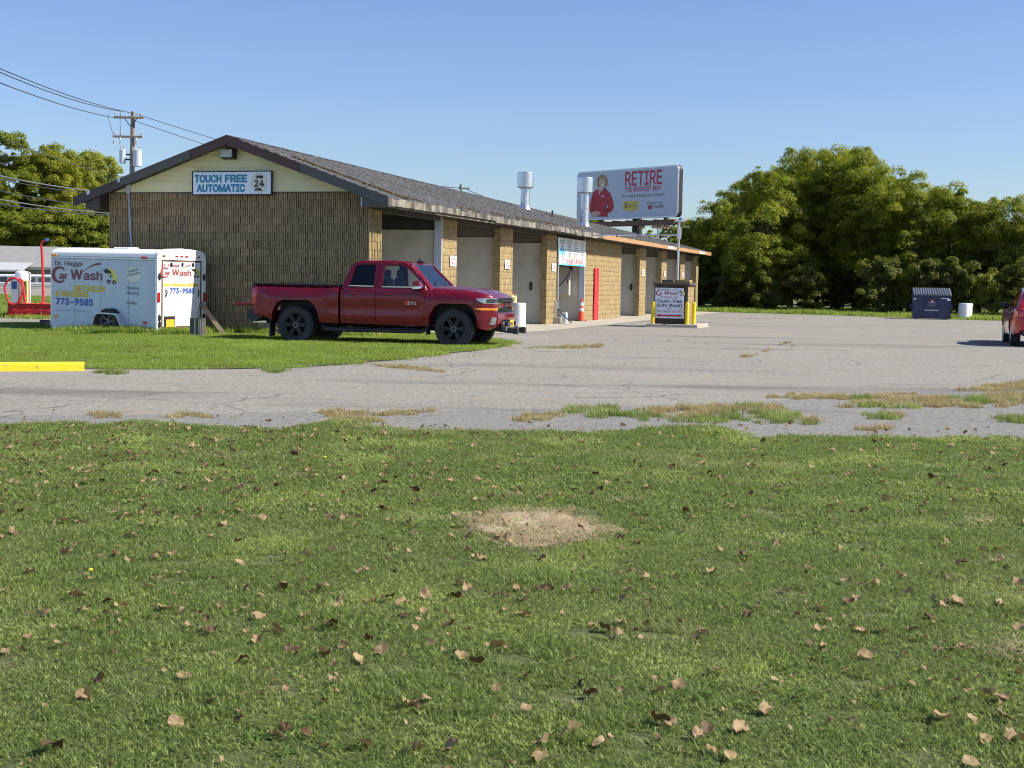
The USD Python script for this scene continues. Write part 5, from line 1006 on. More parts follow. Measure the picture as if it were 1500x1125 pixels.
for i, (x, y, lb) in enumerate(((.0, -.14, 'yellow steel bollard at the near left corner of the kiosk'), (-.10, 1.55, 'yellow steel bollard at the far left of the kiosk island'), (1.21, -.12, 'yellow steel bollard at the near right corner of the kiosk'), (1.36, .42, 'yellow steel bollard just behind the one at the kiosk near right corner'))):
    p = kT @ np.array([x, y, .12, 1]); b = thing('bollard', lb, 'bollard', p[:3], group='yellow bollards round the kiosk'); h = .78 if i != 1 else .5; mb = MB(); mb.lathe([(.075, 0), (.075, h - .05), (.06, h - .015), (.03, h), (.001, h + .004)], 18); obj('tube', mb, 'bollard_yellow', b, smooth=40); mb = MB(); mb.lathe([(.10, 0), (.10, .012), (.075, .02)], 18); obj('foot', mb, 'concrete', b)
# kiosk pole with the overhead conduit to the eave
p0 = (kT @ np.array([.74, .45, 1.585, 1]))[:3]; kp = thing('kiosk_pole', 'slim steel pole on the kiosk carrying an overhead conduit to the eave', 'pole', p0)
mb = MB(); mb.tube([(0, 0, 0), (0, 0, 2.15)], .042, 10); obj('pole', mb, 'galvanised', kp, smooth=40)
mb = MB(); mb.bbox((-.06, -.06, 1.55), (.08, .06, 1.95), .01); obj('junction_box', mb, 'trim_grey', kp); mb = MB(); mb.lathe([(.09, 0), (.09, .02), (.045, .06)], 12); obj('base_plate', mb, 'galvanised', kp)
e = B2W((.72, 20.2, 3.36)) - p0; mb = MB(); mb.tube([(0, 0, 1.70), e], .028, 8); obj('conduit', mb, 'galvanised', kp)
for t in (.2, .45, .7): mb = MB(); q = np.array([0, 0, 1.70]) * (1 - t) + e * t; mb.bar(q - [0, 0, .06], q + [0, 0, .05], .05); obj('coupling', mb, 'black_metal', kp)
mb = MB(); mb.bbox((-.16, -.10, 2.15), (.20, .10, 2.21), .02); obj('lamp_head', mb, 'conduit_grey', kp)
mb = MB(); mb.lathe([(.05, 0), (.05, .10), (.001, .12)], 10, trimesh.transformations.translation_matrix([.05, 0, 2.21])); obj('photo_cell', mb, 'ink_blue', kp)

# ------------------------------------------------------------------ billboard
bbL, bbR = atd(851, 285, 105.5), atd(996.5, 283, 97.5); e3 = bbR - bbL; e3[2] = 0; BL = np.linalg.norm(e3); e3 /= BL; bn = np.array([e3[1], -e3[0], 0]); 
if bn @ (CAM - bbL) < 0: bn = -bn
BT = np.eye(4); BT[:3, 0] = e3; BT[:3, 1] = -bn; BT[:3, 2] = (0, 0, 1); BT[:3, 3] = (bbL[0], bbL[1], 0)
def BB(px, py):
    o = BT[:3, :3].T @ (CAM - BT[:3, 3]); d = BT[:3, :3].T @ ray(px, py); t = (-.30 - o[1]) / d[1]; q = o + d * t; return q[0], q[2]
zt_ = (BB(851, 251)[1] + BB(996, 246)[1]) / 2; zb_ = (BB(851, 319)[1] + BB(996, 318)[1]) / 2
bb = thing('billboard', 'large roadside billboard with a person in a red shirt, standing on a steel post', 'billboard', T=BT)
rr = sbox(0.25, zb_ + .25, BL - .25, zt_ - .25).buffer(.25, 6); Fb = frame((0, -.30, 0), (1, 0, 0), (0, 0, 1))
mb = MB(); mb.poly(rr, .02, Fb); obj('poster', mb, 'poster_white', bb)
mb = MB(); mb.poly(rr.buffer(.10, 6).difference(rr), .07, frame((0, -.26, 0), (1, 0, 0), (0, 0, 1))); obj('frame', mb, 'alu', bb)
mb = MB(); mb.poly(rr.buffer(.09, 6), .40, frame((0, .14, 0), (1, 0, 0), (0, 0, 1))); obj('casing', mb, 'black_metal', bb)
Fp = frame((0, -.321, 0), (1, 0, 0), (0, 0, 1)); up_l = lambda d: Fp @ trimesh.transformations.translation_matrix([0, 0, d])
def C8(pts): return Polygon([BB(840 + x / 8.824, 235 + y / 8.824) for x, y in pts]).buffer(0)
pr = sub('printed_person', bb)
rnd = lambda g, r: g.buffer(-r).buffer(r * 2).buffer(-r)
def pp_(n, pts, mt, d, r=.03): obj(n, MB().poly(rnd(C8(pts), r), .002, up_l(d)), mt, pr)
pp_('hair', [(330, 200), (365, 185), (400, 186), (430, 205), (447, 250), (448, 300), (440, 330), (410, 350), (340, 350), (312, 335), (302, 290), (308, 240)], 'hair_print', .001)
pp_('face', [(338, 240), (360, 222), (395, 222), (415, 245), (417, 290), (405, 330), (380, 352), (355, 345), (340, 318), (334, 280)], 'skin_print', .004)
pp_('neck', [(345, 330), (405, 335), (412, 375), (370, 412), (335, 430), (325, 375)], 'skin_print', .0035, .01)
pp_('fringe', [(333, 262), (345, 225), (385, 205), (425, 240), (424, 300), (412, 262), (385, 232), (352, 240)], 'hair_print', .006, .01)
pp_('shirt', [(328, 362), (300, 385), (255, 410), (232, 500), (208, 590), (215, 650), (235, 690), (245, 728), (450, 728), (445, 690), (505, 650), (528, 600), (518, 540), (498, 470), (480, 425), (440, 385), (410, 350), (395, 385), (350, 420), (330, 445)], 'shirt_print', .003)
pp_('sleeve_fold', [(262, 470), (258, 560), (240, 640), (255, 660), (268, 590), (275, 520)], 'shirt_shade', .0045, .01); pp_('sleeve_fold', [(432, 520), (440, 580), (425, 640), (360, 668), (420, 668), (455, 640), (460, 580)], 'shirt_shade', .0045, .01)
pp_('collar', [(405, 350), (440, 385), (420, 405), (398, 385), (345, 425), (352, 405), (392, 372)], 'shirt_shade', .0047, .01); pp_('gap', [(436, 575), (455, 590), (448, 612), (432, 605)], 'poster_white', .005, .01)
pp_('hands', [(238, 670), (280, 660), (335, 660), (355, 672), (340, 705), (300, 725), (250, 725), (240, 700)], 'skin_print', .005)
for pts in ([(262, 690), (300, 700), (298, 706), (260, 697)], [(300, 680), (335, 690), (333, 696), (298, 687)]): pp_('finger_line', pts, 'hair_print', .0065, .001)
for x in (358, 396): pp_('eye', [(x - 9, 268), (x, 263), (x + 9, 268), (x, 272)], 'ink_black', .0062, .001); pp_('eyebrow', [(x - 12, 256), (x, 249), (x + 12, 255), (x, 253)], 'hair_print', .0062, .001)
pp_('nose', [(376, 272), (384, 296), (370, 298)], 'hair_print', .0052, .001); pp_('smile', [(355, 310), (378, 315), (402, 309), (392, 326), (378, 330), (364, 326)], 'white_paint', .0062, .001); pp_('lips', [(350, 306), (378, 311), (406, 305), (393, 331), (378, 336), (362, 331)], 'ink_crimson', .0056, .001)
pp_('shirt_badge', [(362, 455), (398, 460), (396, 470), (364, 466)], 'white_paint', .005, .001)
tx = sub('print', bb)
def bt(t, x0, x1, yb, yt, mt, bold=True, slant=0.0):
    a, b, c = BB(840 + x0 / 8.824, 235 + yb / 8.824), BB(840 + x1 / 8.824, 235 + yb / 8.824), BB(840 + x0 / 8.824, 235 + yt / 8.824); m = meshkit.text_mesh(t, c[1] - a[1], .003, bold); v = np.array(m.vertices); v[:, 0] += slant * v[:, 1]; v[:, 0] = (v[:, 0] - v[:, 0].min()) * (b[0] - a[0]) / np.ptp(v[:, 0]); v[:, 1] += (v[:, 0]) * 0.0
    obj('line_of_text', MB().add(v, m.faces, up_l(.001) @ trimesh.transformations.translation_matrix([a[0], a[1], 0])), mt, tx)
bt('RETIRE', 668, 1146, 330, 155, 'ink_crimson'); bt('THE REDSHIRT WAY', 668, 1138, 410, 348, 'ink_crimson'); bt('We make Medicare Simple.', 625, 1180, 482, 448, 'ink_black', False, .2)
mb = MB(); mb.poly(C8([(645, 530), (846, 520), (846, 632), (742, 664), (645, 640)]), .002, up_l(.001)); obj('gold_shield', mb, 'gold_print', tx)
bt('5', 664, 696, 612, 556, 'ink_black'); bt('OUT OF 5', 702, 832, 605, 575, 'ink_black', False); bt('Independent', 945, 1158, 563, 538, 'ink_black', False); bt('Health.', 1035, 1182, 615, 572, 'ink_black', False)
mb = MB(); mb.poly(C8([(893, 560), (897, 560), (897, 660), (893, 660)]), .002, up_l(.001)); mb.poly(C8([(760, 690), (1020, 684), (1020, 690), (760, 696)]), .002, up_l(.001)); obj('rule_line', mb, 'ink_grey', tx, kind='stuff')
c = BB(840 + 993 / 8.824, 235 + 605 / 8.824); mb = MB(); mb.poly(unary_union([Point(c[0] - .08, c[1]).buffer(.15, 8), Point(c[0] + .08, c[1]).buffer(.15, 8)]), .002, up_l(.001)); mb.poly(Polygon([(c[0], c[1] + .12), (c[0] + .05, c[1] + .24), (c[0] + .10, c[1] + .22)]), .002, up_l(.001)); obj('apple_mark', mb, 'ink_crimson', tx)
mb = MB(); x = BB(922, 320)[0]; mb.lathe([(.36, -.1), (.36, zb_ + .2)], 20, trimesh.transformations.translation_matrix([x, .50, 0])); obj('post', mb, 'black_metal', bb, smooth=40)
for px in (874.5, 968.5): x = BB(px, 320)[0]; mb = MB(); mb.box((x - .13, .08, zb_ - 1.0), (x + .13, .32, zb_)); obj('hanger', mb, 'black_metal', bb)
look('rust_beam', (0.16, 0.075, 0.045), 0.75, var=0.3, scale=3)
zc_ = BB(922, 328)[1]; x0, x1 = BB(868, 328)[0], BL + .1
for y in (.0, -1.15): mb = MB(); mb.box((x0, y - .06, zc_ - .15), (x1 + (.5 if y else 0), y + .06, zc_ - .11)); mb.box((x0, y - .015, zc_ - .11), (x1 + (.5 if y else 0), y + .015, zc_ + .11)); mb.box((x0, y - .06, zc_ + .11), (x1 + (.5 if y else 0), y + .06, zc_ + .15)); obj('walkway_beam', mb, 'rust_beam', bb)
for x in np.linspace(x0 + .3, x1 - .1, 7): mb = MB(); mb.box((x - .05, -1.2, zc_ + .155), (x + .05, .1, zc_ + .22)); obj('cross_bearer', mb, 'rust_beam', bb)
for k in range(5): x = x1 - 1.6 + k * .35; mb = MB(); mb.bbox((x, -1.30, zc_ - .42 - k * .02), (x + .22, -1.18, zc_ - .16), .01); obj('lamp_bracket', mb, 'fascia_new', bb)
mb = MB(); x = BB(975, 340)[0]; mb.tube([(x, -1.1, zc_ - .1), (x, -1.1, zc_ - 2.2)], .05, 8); obj('ladder_pole', mb, 'galvanised', bb)

# ------------------------------------------------------------------ dumpster
look('dumpster_blue', (0.011, 0.019, 0.058), 0.5, var=0.2, scale=2, coat=0.2, stain=(0.05, 0.05, 0.06), stain_scale=1.5, stain_at=(0.6, 0.75))
look('lid_grey', (0.11, 0.125, 0.15), 0.55, var=0.15)
dq = gpt(1336.5, 467.3); dm = thing('dumpster', 'dark blue steel dumpster with a ribbed plastic lid at the edge of the trees', 'dumpster', dq, math.radians(-14))
DW, DD, DH = 1.84, 1.5, 1.18
mb = MB(); mb.tm(m3.Manifold.hull_points([(x, y, z) for x in (.02, DW - .02) for y in (.03, DD) for z in (.05,)] + [(x, y, DH + (.14 if y > .5 else 0)) for x in (0, DW) for y in (-.02, DD)])); obj('bin', mb, 'dumpster_blue', dm)
mb = MB()
for x in (.0, .55, 1.20, DW - .05): mb.box((x, -.045, .06), (x + .05, -.0, DH))
mb.box((-.03, -.06, DH - .06), (DW + .03, .0, DH)); obj('front_rib', mb, 'dumpster_blue', dm, kind='stuff')
for sx in (-.10, DW): mb = MB(); mb.box((sx, .35, .55), (sx + .10, 1.15, .75)); obj('lift_pocket', mb, 'dumpster_blue', dm)
for a, b in ((.0, DW / 2 - .01), (DW / 2 + .01, DW)):
    l_ = sub('lid', dm); T = frame((0, -.10, DH + .02), (1, 0, 0), (0, 1, .21)); mb = MB(); mb.box((a - .02, 0, 0), (b + .02, DD + .1, .025), T); obj('sheet', mb, 'lid_grey', l_)
    mb = MB()
    for x in np.arange(a + .02, b - .05, .115): mb.bbox((x, .0, .025), (x + .065, DD + .08, .075), .012, T)
    obj('lid_rib', mb, 'lid_grey', l_, kind='stuff')
mb = MB(); F_ = frame((0, -.047, 0), (1, 0, 0), (0, 0, 1)); fit_text(mb, 'NO PARKING', .66, .055, F_ @ trimesh.transformations.translation_matrix([.58, .43, 0])); fit_text(mb, 'DUMPSTER', .36, .035, F_ @ trimesh.transformations.translation_matrix([.73, .82, 0]), False); fit_text(mb, 'SERVICE', .30, .03, F_ @ trimesh.transformations.translation_matrix([.76, .70, 0]), False); obj('lettering', mb, 'white_paint', dm)
mb = MB(); mb.poly(Point(.91, .93).buffer(.07, 8), .004, F_); obj('logo_red', mb, 'ink_scarlet', dm); mb = MB(); mb.poly(Polygon([(.88, .87), (.98, .87), (.94, .96)]), .006, F_); obj('logo_white', mb, 'white_paint', dm)
for lo, hi in (((.03, 1.0), (.14, 1.06)), ((1.34, 1.04), (1.72, 1.075)), ((1.64, .95), (1.80, 1.04))): mb = MB(); mb.poly(sbox(*lo, *hi), .004, F_); obj('sticker', mb, 'white_paint', dm)
for x in (.15, DW - .25): mb = MB(); mb.box((x, .2, -.0), (x + .1, 1.3, .06)); obj('skid', mb, 'dumpster_blue', dm)

# ------------------------------------------------------------------ the red car at the right edge
cr = atd(1483, 505, 37.4); ch = math.atan2(3.0, .86); car_dir = np.array([math.cos(ch), math.sin(ch), 0]); car_r = np.array([math.sin(ch), -math.cos(ch), 0])
co = np.array([cr[0], cr[1], 0]) + car_r * .86; car = thing('red_car', 'shiny red crossover car seen from behind at the right edge of the car park', 'car', co, ch)
CB = 2.80; look('paint_red_bright', (0.34, 0.006, 0.014), 0.22, metal=0.25, var=0.02, coat=1.0)
CA = lambda xc: [(xc - .41, .30), (xc - .39, .50), (xc - .28, .66), (xc - .14, .73), (xc + .14, .73), (xc + .28, .66), (xc + .39, .50), (xc + .41, .30)]
ctx, ctz = [-.95, -.85, .2, 2.2, 2.9, 3.4, 3.75], [.95, 1.05, 1.02, 1.0, .96, .88, .74]
def hwc(x, z):
    h = .93 - .16 * np.clip((-.45 - x) / .5, 0, 1) ** 2 - .25 * np.clip((x - 3.0) / .7, 0, 1) ** 2 - .06 * np.clip((.5 - z) / .3, 0, 1) - .03 * np.clip((z - .75) / .3, 0, 1)
    for xc in (0., CB): h = h + .03 * sm(.58, .42, np.hypot(x - xc, z - .34))
    return h - roundtop(np.interp(x, ctx, ctz) - z, .08)
cl = body_from([(-.88, .36)] + [(-.5, .30)] + CA(0.) + [(2.3, .26)] + CA(CB) + [(3.3, .26), (3.65, .30), (3.72, .5), (3.70, .70), (3.45, .86), (2.9, .95), (2.2, 1.0), (.2, 1.02), (-.80, 1.05), (-.92, .98), (-.96, .70), (-.95, .45)], hwc, .08)
def hwg(x, z): return .86 - .36 * np.clip(z - .98, 0, 1) - roundtop(np.interp(x, [-.8, -.3, .3, 1.0, 1.5, 2.4], [1.10, 1.48, 1.58, 1.60, 1.55, .97]) - z, .08)
gh_ = [(-.82, .96), (-.78, 1.10), (-.35, 1.47), (-.05, 1.54), (.5, 1.59), (1.0, 1.60), (1.40, 1.565), (1.75, 1.43), (2.42, .97)]
gho = body_from(gh_, hwg, .08); ghi = body_from([(-.74, .9), (-.70, 1.10), (-.30, 1.43), (.5, 1.54), (1.0, 1.55), (1.36, 1.52), (1.7, 1.40), (2.3, .9)], lambda x, z: .81 - .36 * np.clip(z - .98, 0, 1), .1)
body = (gho + cl) - ghi - mbox((-.7, -.78, .35), (2.2, .78, 1.0))
for s_ in (-1, 1):
    for xc in (0., CB): body = body - prism_xz(CA(xc) + [(xc + .41, .0), (xc - .41, .0)], -2 if s_ < 0 else .55, -.55 if s_ < 0 else 2)
win = [[(-.45, 1.06), (-.28, 1.36), (.42, 1.49), (.45, 1.05)], [(.53, 1.05), (.50, 1.49), (1.0, 1.505), (1.35, 1.47), (1.95, 1.07)]]
for w_ in win: body = body - prism_xz(w_, -2, 2)
RWc = [(-.76, -.62, 1.12), (-.76, .62, 1.12), (-.38, .50, 1.44), (-.38, -.50, 1.44)]; body = body - quadprism(RWc, (-.15, 0, .15))
FWc = [(2.30, -.70, 1.04), (2.30, .70, 1.04), (1.76, .56, 1.42), (1.76, -.56, 1.42)]; body = body - quadprism(FWc, (.12, 0, .15))
for s_ in (-1, 1):
    y0, y1 = (-1.2, -.5) if s_ < 0 else (.5, 1.2)
    for nm, P, w_ in (('rear_door', [(-.30, .75), (-.42, 1.06), (-.25, 1.40), (.46, 1.53), (.485, 1.0), (.47, .34), (.42, .34)], win[0]), ('front_door', [(.49, .34), (.50, 1.0), (.475, 1.53), (1.0, 1.545), (1.40, 1.50), (2.05, 1.06), (2.02, .34)], win[1])):
        d = body ^ prism_xz(list(Polygon(P).buffer(-.005).exterior.coords)[:-1], y0, y1); body = body - prism_xz(P, y0, y1); o = sub(nm, car); mo('shell', d, 'paint_red_bright', o)
        gl = prism_xz(list(Polygon(w_).buffer(.01).exterior.coords)[:-1], y0, y1).refine_to_length(.12) ^ (body_from(gh_, lambda x, z: hwg(x, z) - .02, .12) - body_from(gh_, lambda x, z: hwg(x, z) - .026, .12)); mo('window', gl, 'glass_tint', o)
        hx = w_[0][0] + .30 if nm == 'front_door' else -.05; yb = s_ * float(hwc(np.array([hx]), np.array([.90]))[0]); mb = MB(); mb.bbox((hx, yb - .02, .88), (hx + .2, yb + .02, .91), .01); obj('door_handle', mb, 'paint_red_bright', o)
        if nm == 'front_door': mb = MB(); y = s_ * 1.02; mb.tm(m3.Manifold.hull_points([(1.78, y - .11, 1.03), (1.78, y + .11, 1.03), (1.80, y - .11, 1.16), (1.80, y + .11, 1.16), (1.92, y - .08, 1.05), (1.92, y + .08, 1.05), (1.90, y, 1.17)])); mb.bar((1.86, s_ * .84, 1.05), (1.86, s_ * .95, 1.07), .05); obj('door_mirror', mb, 'plastic_black', o)
tlm = body_from([(-.985, .74), (-.975, .96), (-.60, 1.0), (-.72, .80)], lambda x, z: hwc(x, z) + .008, .06)
mo('body', body, 'paint_red_bright', car)
for s_ in (-1, 1): mo('tail_light', (tlm ^ mbox((-2, -2 if s_ < 0 else .45, .80), (-.45, -.45 if s_ < 0 else 2, .955))), 'lamp_red', car)
mb = MB(); mb.bbox((-.99, -.40, .84), (-.955, .40, .90), .01); obj('light_bar', mb, 'chrome', car); mb = MB(); mb.bbox((-.985, -.70, .30), (-.90, .70, .45), .03); obj('bumper_insert', mb, 'plastic_black', car)
for T_, nm, q, sg_ in ((RWc, 'rear_window', np.array([-.010, 0, .010]), 1), (FWc, 'windscreen', np.array([.009, 0, .011]), 1)): c = np.array(T_); k = c.mean(0); c2 = k + (c - k) * 1.03 - q; mb = MB(); mb.add(np.vstack([c2, c2 - q * .5]), [[0, 1, 2, 3], [7, 6, 5, 4], [0, 4, 5, 1], [1, 5, 6, 2], [2, 6, 7, 3], [3, 7, 4, 0]]); obj(nm, mb, 'glass_tint', car)
mb = MB(); mb.box((-.86, -.56, .25), (3.3, .56, .70)); obj('underbody', mb, 'plastic_black', car); mb = MB(); mb.bbox((-.6, -.7, .5), (2.1, .7, .85), .05); mb.bbox((.1, -.65, .8), (.3, .65, 1.25), .05); mb.bbox((1.0, -.6, .8), (1.2, -.1, 1.28), .05); mb.bbox((1.0, .1, .8), (1.2, .6, 1.28), .05); obj('seats', mb, 'cloth_dark', car)
for x in (0., CB):
    for s_ in (-1, 1): wheel(car, x, s_ * .81, s_, R=.355, w=.25, rr=.245, spokes=5, mt='alu')

# ------------------------------------------------------------------ vacuum station at the left
look('island_red', (0.50, 0.018, 0.022), 0.6, var=0.18, scale=8, bump=0.006, bscale=40, stain=(0.30, 0.02, 0.02), stain_scale=5)
look('hose_red', (0.50, 0.025, 0.035), 0.5, var=0.06)
vq = at(11, 465, 0.0); vT = np.eye(4); vT[:3, 3] = (vq[0], vq[1], 0)
vi = thing('vacuum_island', 'red painted block island carrying the vacuum at the left edge', 'island', T=vT)
mb = MB(); mb.box((.02, .02, 0), (2.58, .98, .46)); obj('core', mb, 'island_red', vi); rv = np.random.default_rng(8)
for r in range(3):
    xs_ = [0] + list(np.arange(.42 if r % 2 else .21, 2.5, .42)) + [2.6]
    for a, b in zip(xs_[:-1], xs_[1:]): m_ = MB(); rough_block(m_, a + .006, b - .006, r * .16 + .005, (r + 1) * .16 - .006, 0, rv, .02); v, f = m_.mesh(); v = np.c_[v[:, 1], -v[:, 0], v[:, 2]]; obj('block', (v, f), 'island_red', vi)
mb = MB(); mb.bbox((-.02, -.03, .465), (2.62, 1.0, .49), .008); obj('cap', mb, 'island_red', vi)
vx = lambda px: (px - 11) / 41.5
vc = thing('vacuum_cleaner', 'coin vacuum with a white domed canister and yellow side label', 'vacuum', T=vT @ trimesh.transformations.translation_matrix([vx(27), .45, .49]))
mb = MB(); mb.lathe([(.22, 0), (.25, .05), (.25, .78), (.27, .80), (.27, 1.02), (.24, 1.08), (.14, 1.13), (.001, 1.15)], 28); obj('canister', mb, 'white_paint', vc, smooth=35)
mb = MB(); mb.bbox((-.30, -.38, -.02), (-.02, -.24, .86), .02); obj('coin_box', mb, 'galvanised', vc); mb = MB(); mb.bbox((-.26, -.395, .50), (-.08, -.381, .76), .005); obj('blue_sign', mb, 'ink_blue', vc)
mb = MB(); mb.bbox((.06, -.30, .0), (.26, -.20, .80), .015); obj('yellow_label', mb, 'ink_yellow', vc)
mb = MB(); fit_text(mb, 'VACUUM', .70, .11, frame((.21, -.3005, .05), (0, 0, 1), (-1, 0, 0))); obj('label_lettering', mb, 'ink_black', vc)
t = np.linspace(0, 1, 46); a = -1.9 + t * 2 * math.pi * 1.25; hx = -.16 + .30 * np.cos(a) * (1 + .1 * np.sin(3 * a)); hz = .42 + .46 * np.sin(a)
mb = MB(); mb.tube(np.c_[hx, -.42 - .06 * t, np.maximum(hz, -.06)], .038, 8); mb.tube([(.02, -.40, .86), (.12, -.42, .80), (.18, -.42, .4), (.22, -.42, .03)], .038, 8); obj('hose', mb, 'hose_red', vc, smooth=40)
rpq = vT[:3, 3] + [vx(57.5), .30, .49]; rpole = thing('red_pole', 'tall red hose pole with a bent top on the vacuum island', 'pole', rpq)
mb = MB(); mb.tube([(0.03, 0, 0), (0, 0, 1.6), (-.03, 0, 2.05), (.0, 0, 2.16), (.12, 0, 2.19)], .045, 10); obj('pole', mb, 'ink_scarlet', rpole, smooth=40); mb = MB(); mb.bbox((.10, -.06, 2.16), (.22, .06, 2.27), .02); obj('swivel', mb, 'ink_blue', rpole); mb = MB(); mb.lathe([(.10, 0), (.10, .02), (.05, .05)], 12); obj('foot', mb, 'ink_scarlet', rpole)
# guard rail along the road, and the house beyond
gl_ = thing('guard_rail', 'white two-rail guard rail along the road behind the vacuum', 'guard rail'); a, b = atd(-260, 420, 86), atd(150, 420, 86); g0 = gz(a[0], a[1])
mb = MB(); mb.tube([(a[0], 86, 1.43), (b[0], 86, 1.43)], .085, 8); obj('upper_rail', mb, 'white_paint', gl_)
mb = MB(); 
for k, (z0, z1, y) in enumerate(((.74, .80, 0), (.80, .86, .05), (.86, .92, 0), (.92, .98, .05), (.98, 1.02, 0))): mb.box((a[0], 85.9 - y, z0), (b[0], 85.95, z1))
obj('lower_rail', mb, 'white_paint', gl_, kind='stuff')
for k in range(10): x = a[0] + (b[0] - a[0]) * (k + .65) / 10; mb = MB(); mb.box((x - .07, 85.96, g0 - .2), (x + .07, 86.1, 1.5)); obj('post', mb, 'galvanised', gl_)
look('house_roof', (0.21, 0.21, 0.205), 0.9, var=0.12, scale=2, bump=0.01, bscale=8); look('house_wall', (0.36, 0.37, 0.38), 0.8, var=0.05)
hq = atd(20, 420, 93); hz0 = gz(hq[0], hq[1]); hou = thing('house', 'low grey house with a broad pale roof beyond the road', 'house', (hq[0], hq[1], 0), .12)
zz = lambda py, Y=93: CAM[2] + (403.6 - py) / FPX * Y
mb = MB(); mb.box((-9, .4, hz0 - .3), (6.5, 7.5, zz(393))); obj('wall', mb, 'house_wall', hou)
mb = MB(); a_ = zz(391.5); b_ = zz(361.5, 97); mb.add([(-9.6, -.1, a_), (7.0, -.1, a_), (5.0, 4.0, b_), (-9.6, 4.0, b_), (7.0, 8.1, a_), (-9.6, 8.1, a_)], [[0, 1, 2, 3], [3, 2, 4, 5]]); mb.add([(7.0, -.1, a_), (7.0, 8.1, a_), (5.0, 4.0, b_)], [[0, 1, 2]]); mb.box((-9.6, -.14, a_ - .18), (7.0, -.06, a_)); obj('roof', mb, 'house_roof', hou)
gq = sub('porch', hou); mb = MB(); mb.add([(-4.2, -2.2, zz(396, 91)), (1.2, -2.2, zz(396, 91)), (1.2, 1.0, zz(384)), (-4.2, 1.0, zz(384))], [[0, 1, 2, 3]]); mb.box((-4.2, -2.2, zz(398.5, 91)), (1.2, -2.1, zz(396, 91))); obj('porch_roof', mb, 'house_wall', gq); mb = MB(); mb.box((-4.0, -1.8, hz0 - .2), (1.0, -1.7, zz(400, 91))); obj('porch_front', mb, 'ink_mark', gq)
for x in (2.4, 4.4): w_ = sub('window', hou); mb = MB(); mb.box((x, .36, hz0 + .7), (x + 1.1, .40, zz(396))); obj('frame', mb, 'white_paint', w_); mb = MB(); mb.box((x + .06, .345, hz0 + .76), (x + 1.04, .36, zz(396.5))); obj('pane', mb, 'ink_mark', w_)
# yellow parking kerb
kb = at(124, 540, .03); ke = at(-190, 541, .03); yk = thing('yellow_kerb', 'yellow painted concrete kerb along the near edge of the middle lawn', 'kerb', (kb[0], kb[1] - .02, 0.02)); L_ = kb[0] - ke[0]
mb = MB(); mb.poly(Polygon([(-.10, -.03), (.10, -.03), (.09, .08), (.055, .115), (-.055, .115), (-.09, .08)]), L_, frame((-L_, .0, 0), (0, 1, 0), (0, 0, 1))); T_ = rotz(math.atan2(ke[1] - kb[1], ke[0] - kb[0]) + math.pi); v, f = mb.mesh(); v = v @ T_[:3, :3].T; obj('kerb_body', (v, f), 'bollard_yellow', yk, smooth=25)
mb = MB()
for t in (.35, .75): mb.box((-L_ * t - .02, -.02, .11), (-L_ * t + .02, .02, .119))
v, f = mb.mesh(); obj('pin', (v @ T_[:3, :3].T, f), 'rust_metal', yk, kind='stuff')

# ------------------------------------------------------------------ utility poles and wires
look('pole_wood', (0.24, 0.205, 0.17), 0.9, var=0.2, scale=5, stretch=(1, 1, .15)); look('insulator', (0.36, 0.37, 0.40), 0.3, var=0.05); look('can_grey', (0.46, 0.50, 0.55), 0.4, var=0.06); look('wire', (0.03, 0.032, 0.036), 0.6, var=0.05); look('wire_pale', (0.13, 0.135, 0.14), 0.5, var=0.1)
PY = 84.0; pb = atd(193.5, 420, PY); ZP = lambda py: CAM[2] + (405.8 - py) / FPX * PY; g_ = gz(pb[0], pb[1])
pole = thing('utility_pole', 'wooden utility pole with two crossarms and transformers behind the gable roof', 'utility pole', (pb[0], pb[1], 0))
mpp = PY / FPX; mb = MB(); mb.tube([(-.06, 0, g_ - .2), (.0, 0, ZP(280)), (.10, 0, ZP(167))], [.20, .17, .13], 12); obj('pole', mb, 'pole_wood', pole, smooth=40)
for py, x0, x1 in ((176, -24, 19), (203.5, -26, 17)):
    ca = sub('crossarm', pole); z = ZP(py); mb = MB(); mb.bbox((x0 * mpp, -.22, z - .07), (x1 * mpp, -.10, z + .07), .01); obj('arm', mb, 'pole_wood', ca); mb = MB()
    if py < 190: mb.bar((-9 * mpp, -.2, z - .05), (0, -.16, z - .55), .03, .05); mb.bar((9 * mpp, -.2, z - .05), (.08, -.16, z - .55), .03, .05); obj('brace', mb, 'black_metal', ca, kind='stuff')
    for x in (-22, -14, 15):
        mb = MB(); mb.lathe([(.03, 0), (.03, .08), (.07, .10), (.05, .13), (.07, .16), (.05, .19), (.02, .24)], 10, trimesh.transformations.translation_matrix([x * mpp, -.16, z + .07])); obj('insulator', mb, 'insulator', ca)
    if py > 190:
        for x in (-24.5, -15, 8): mb = MB(); mb.tube([(x * mpp, -.24, z - .08), (x * mpp + .06, -.34, z - .25), (x * mpp, -.30, z - .46)], .045, 6); obj('fuse_cutout', mb, 'insulator', ca)
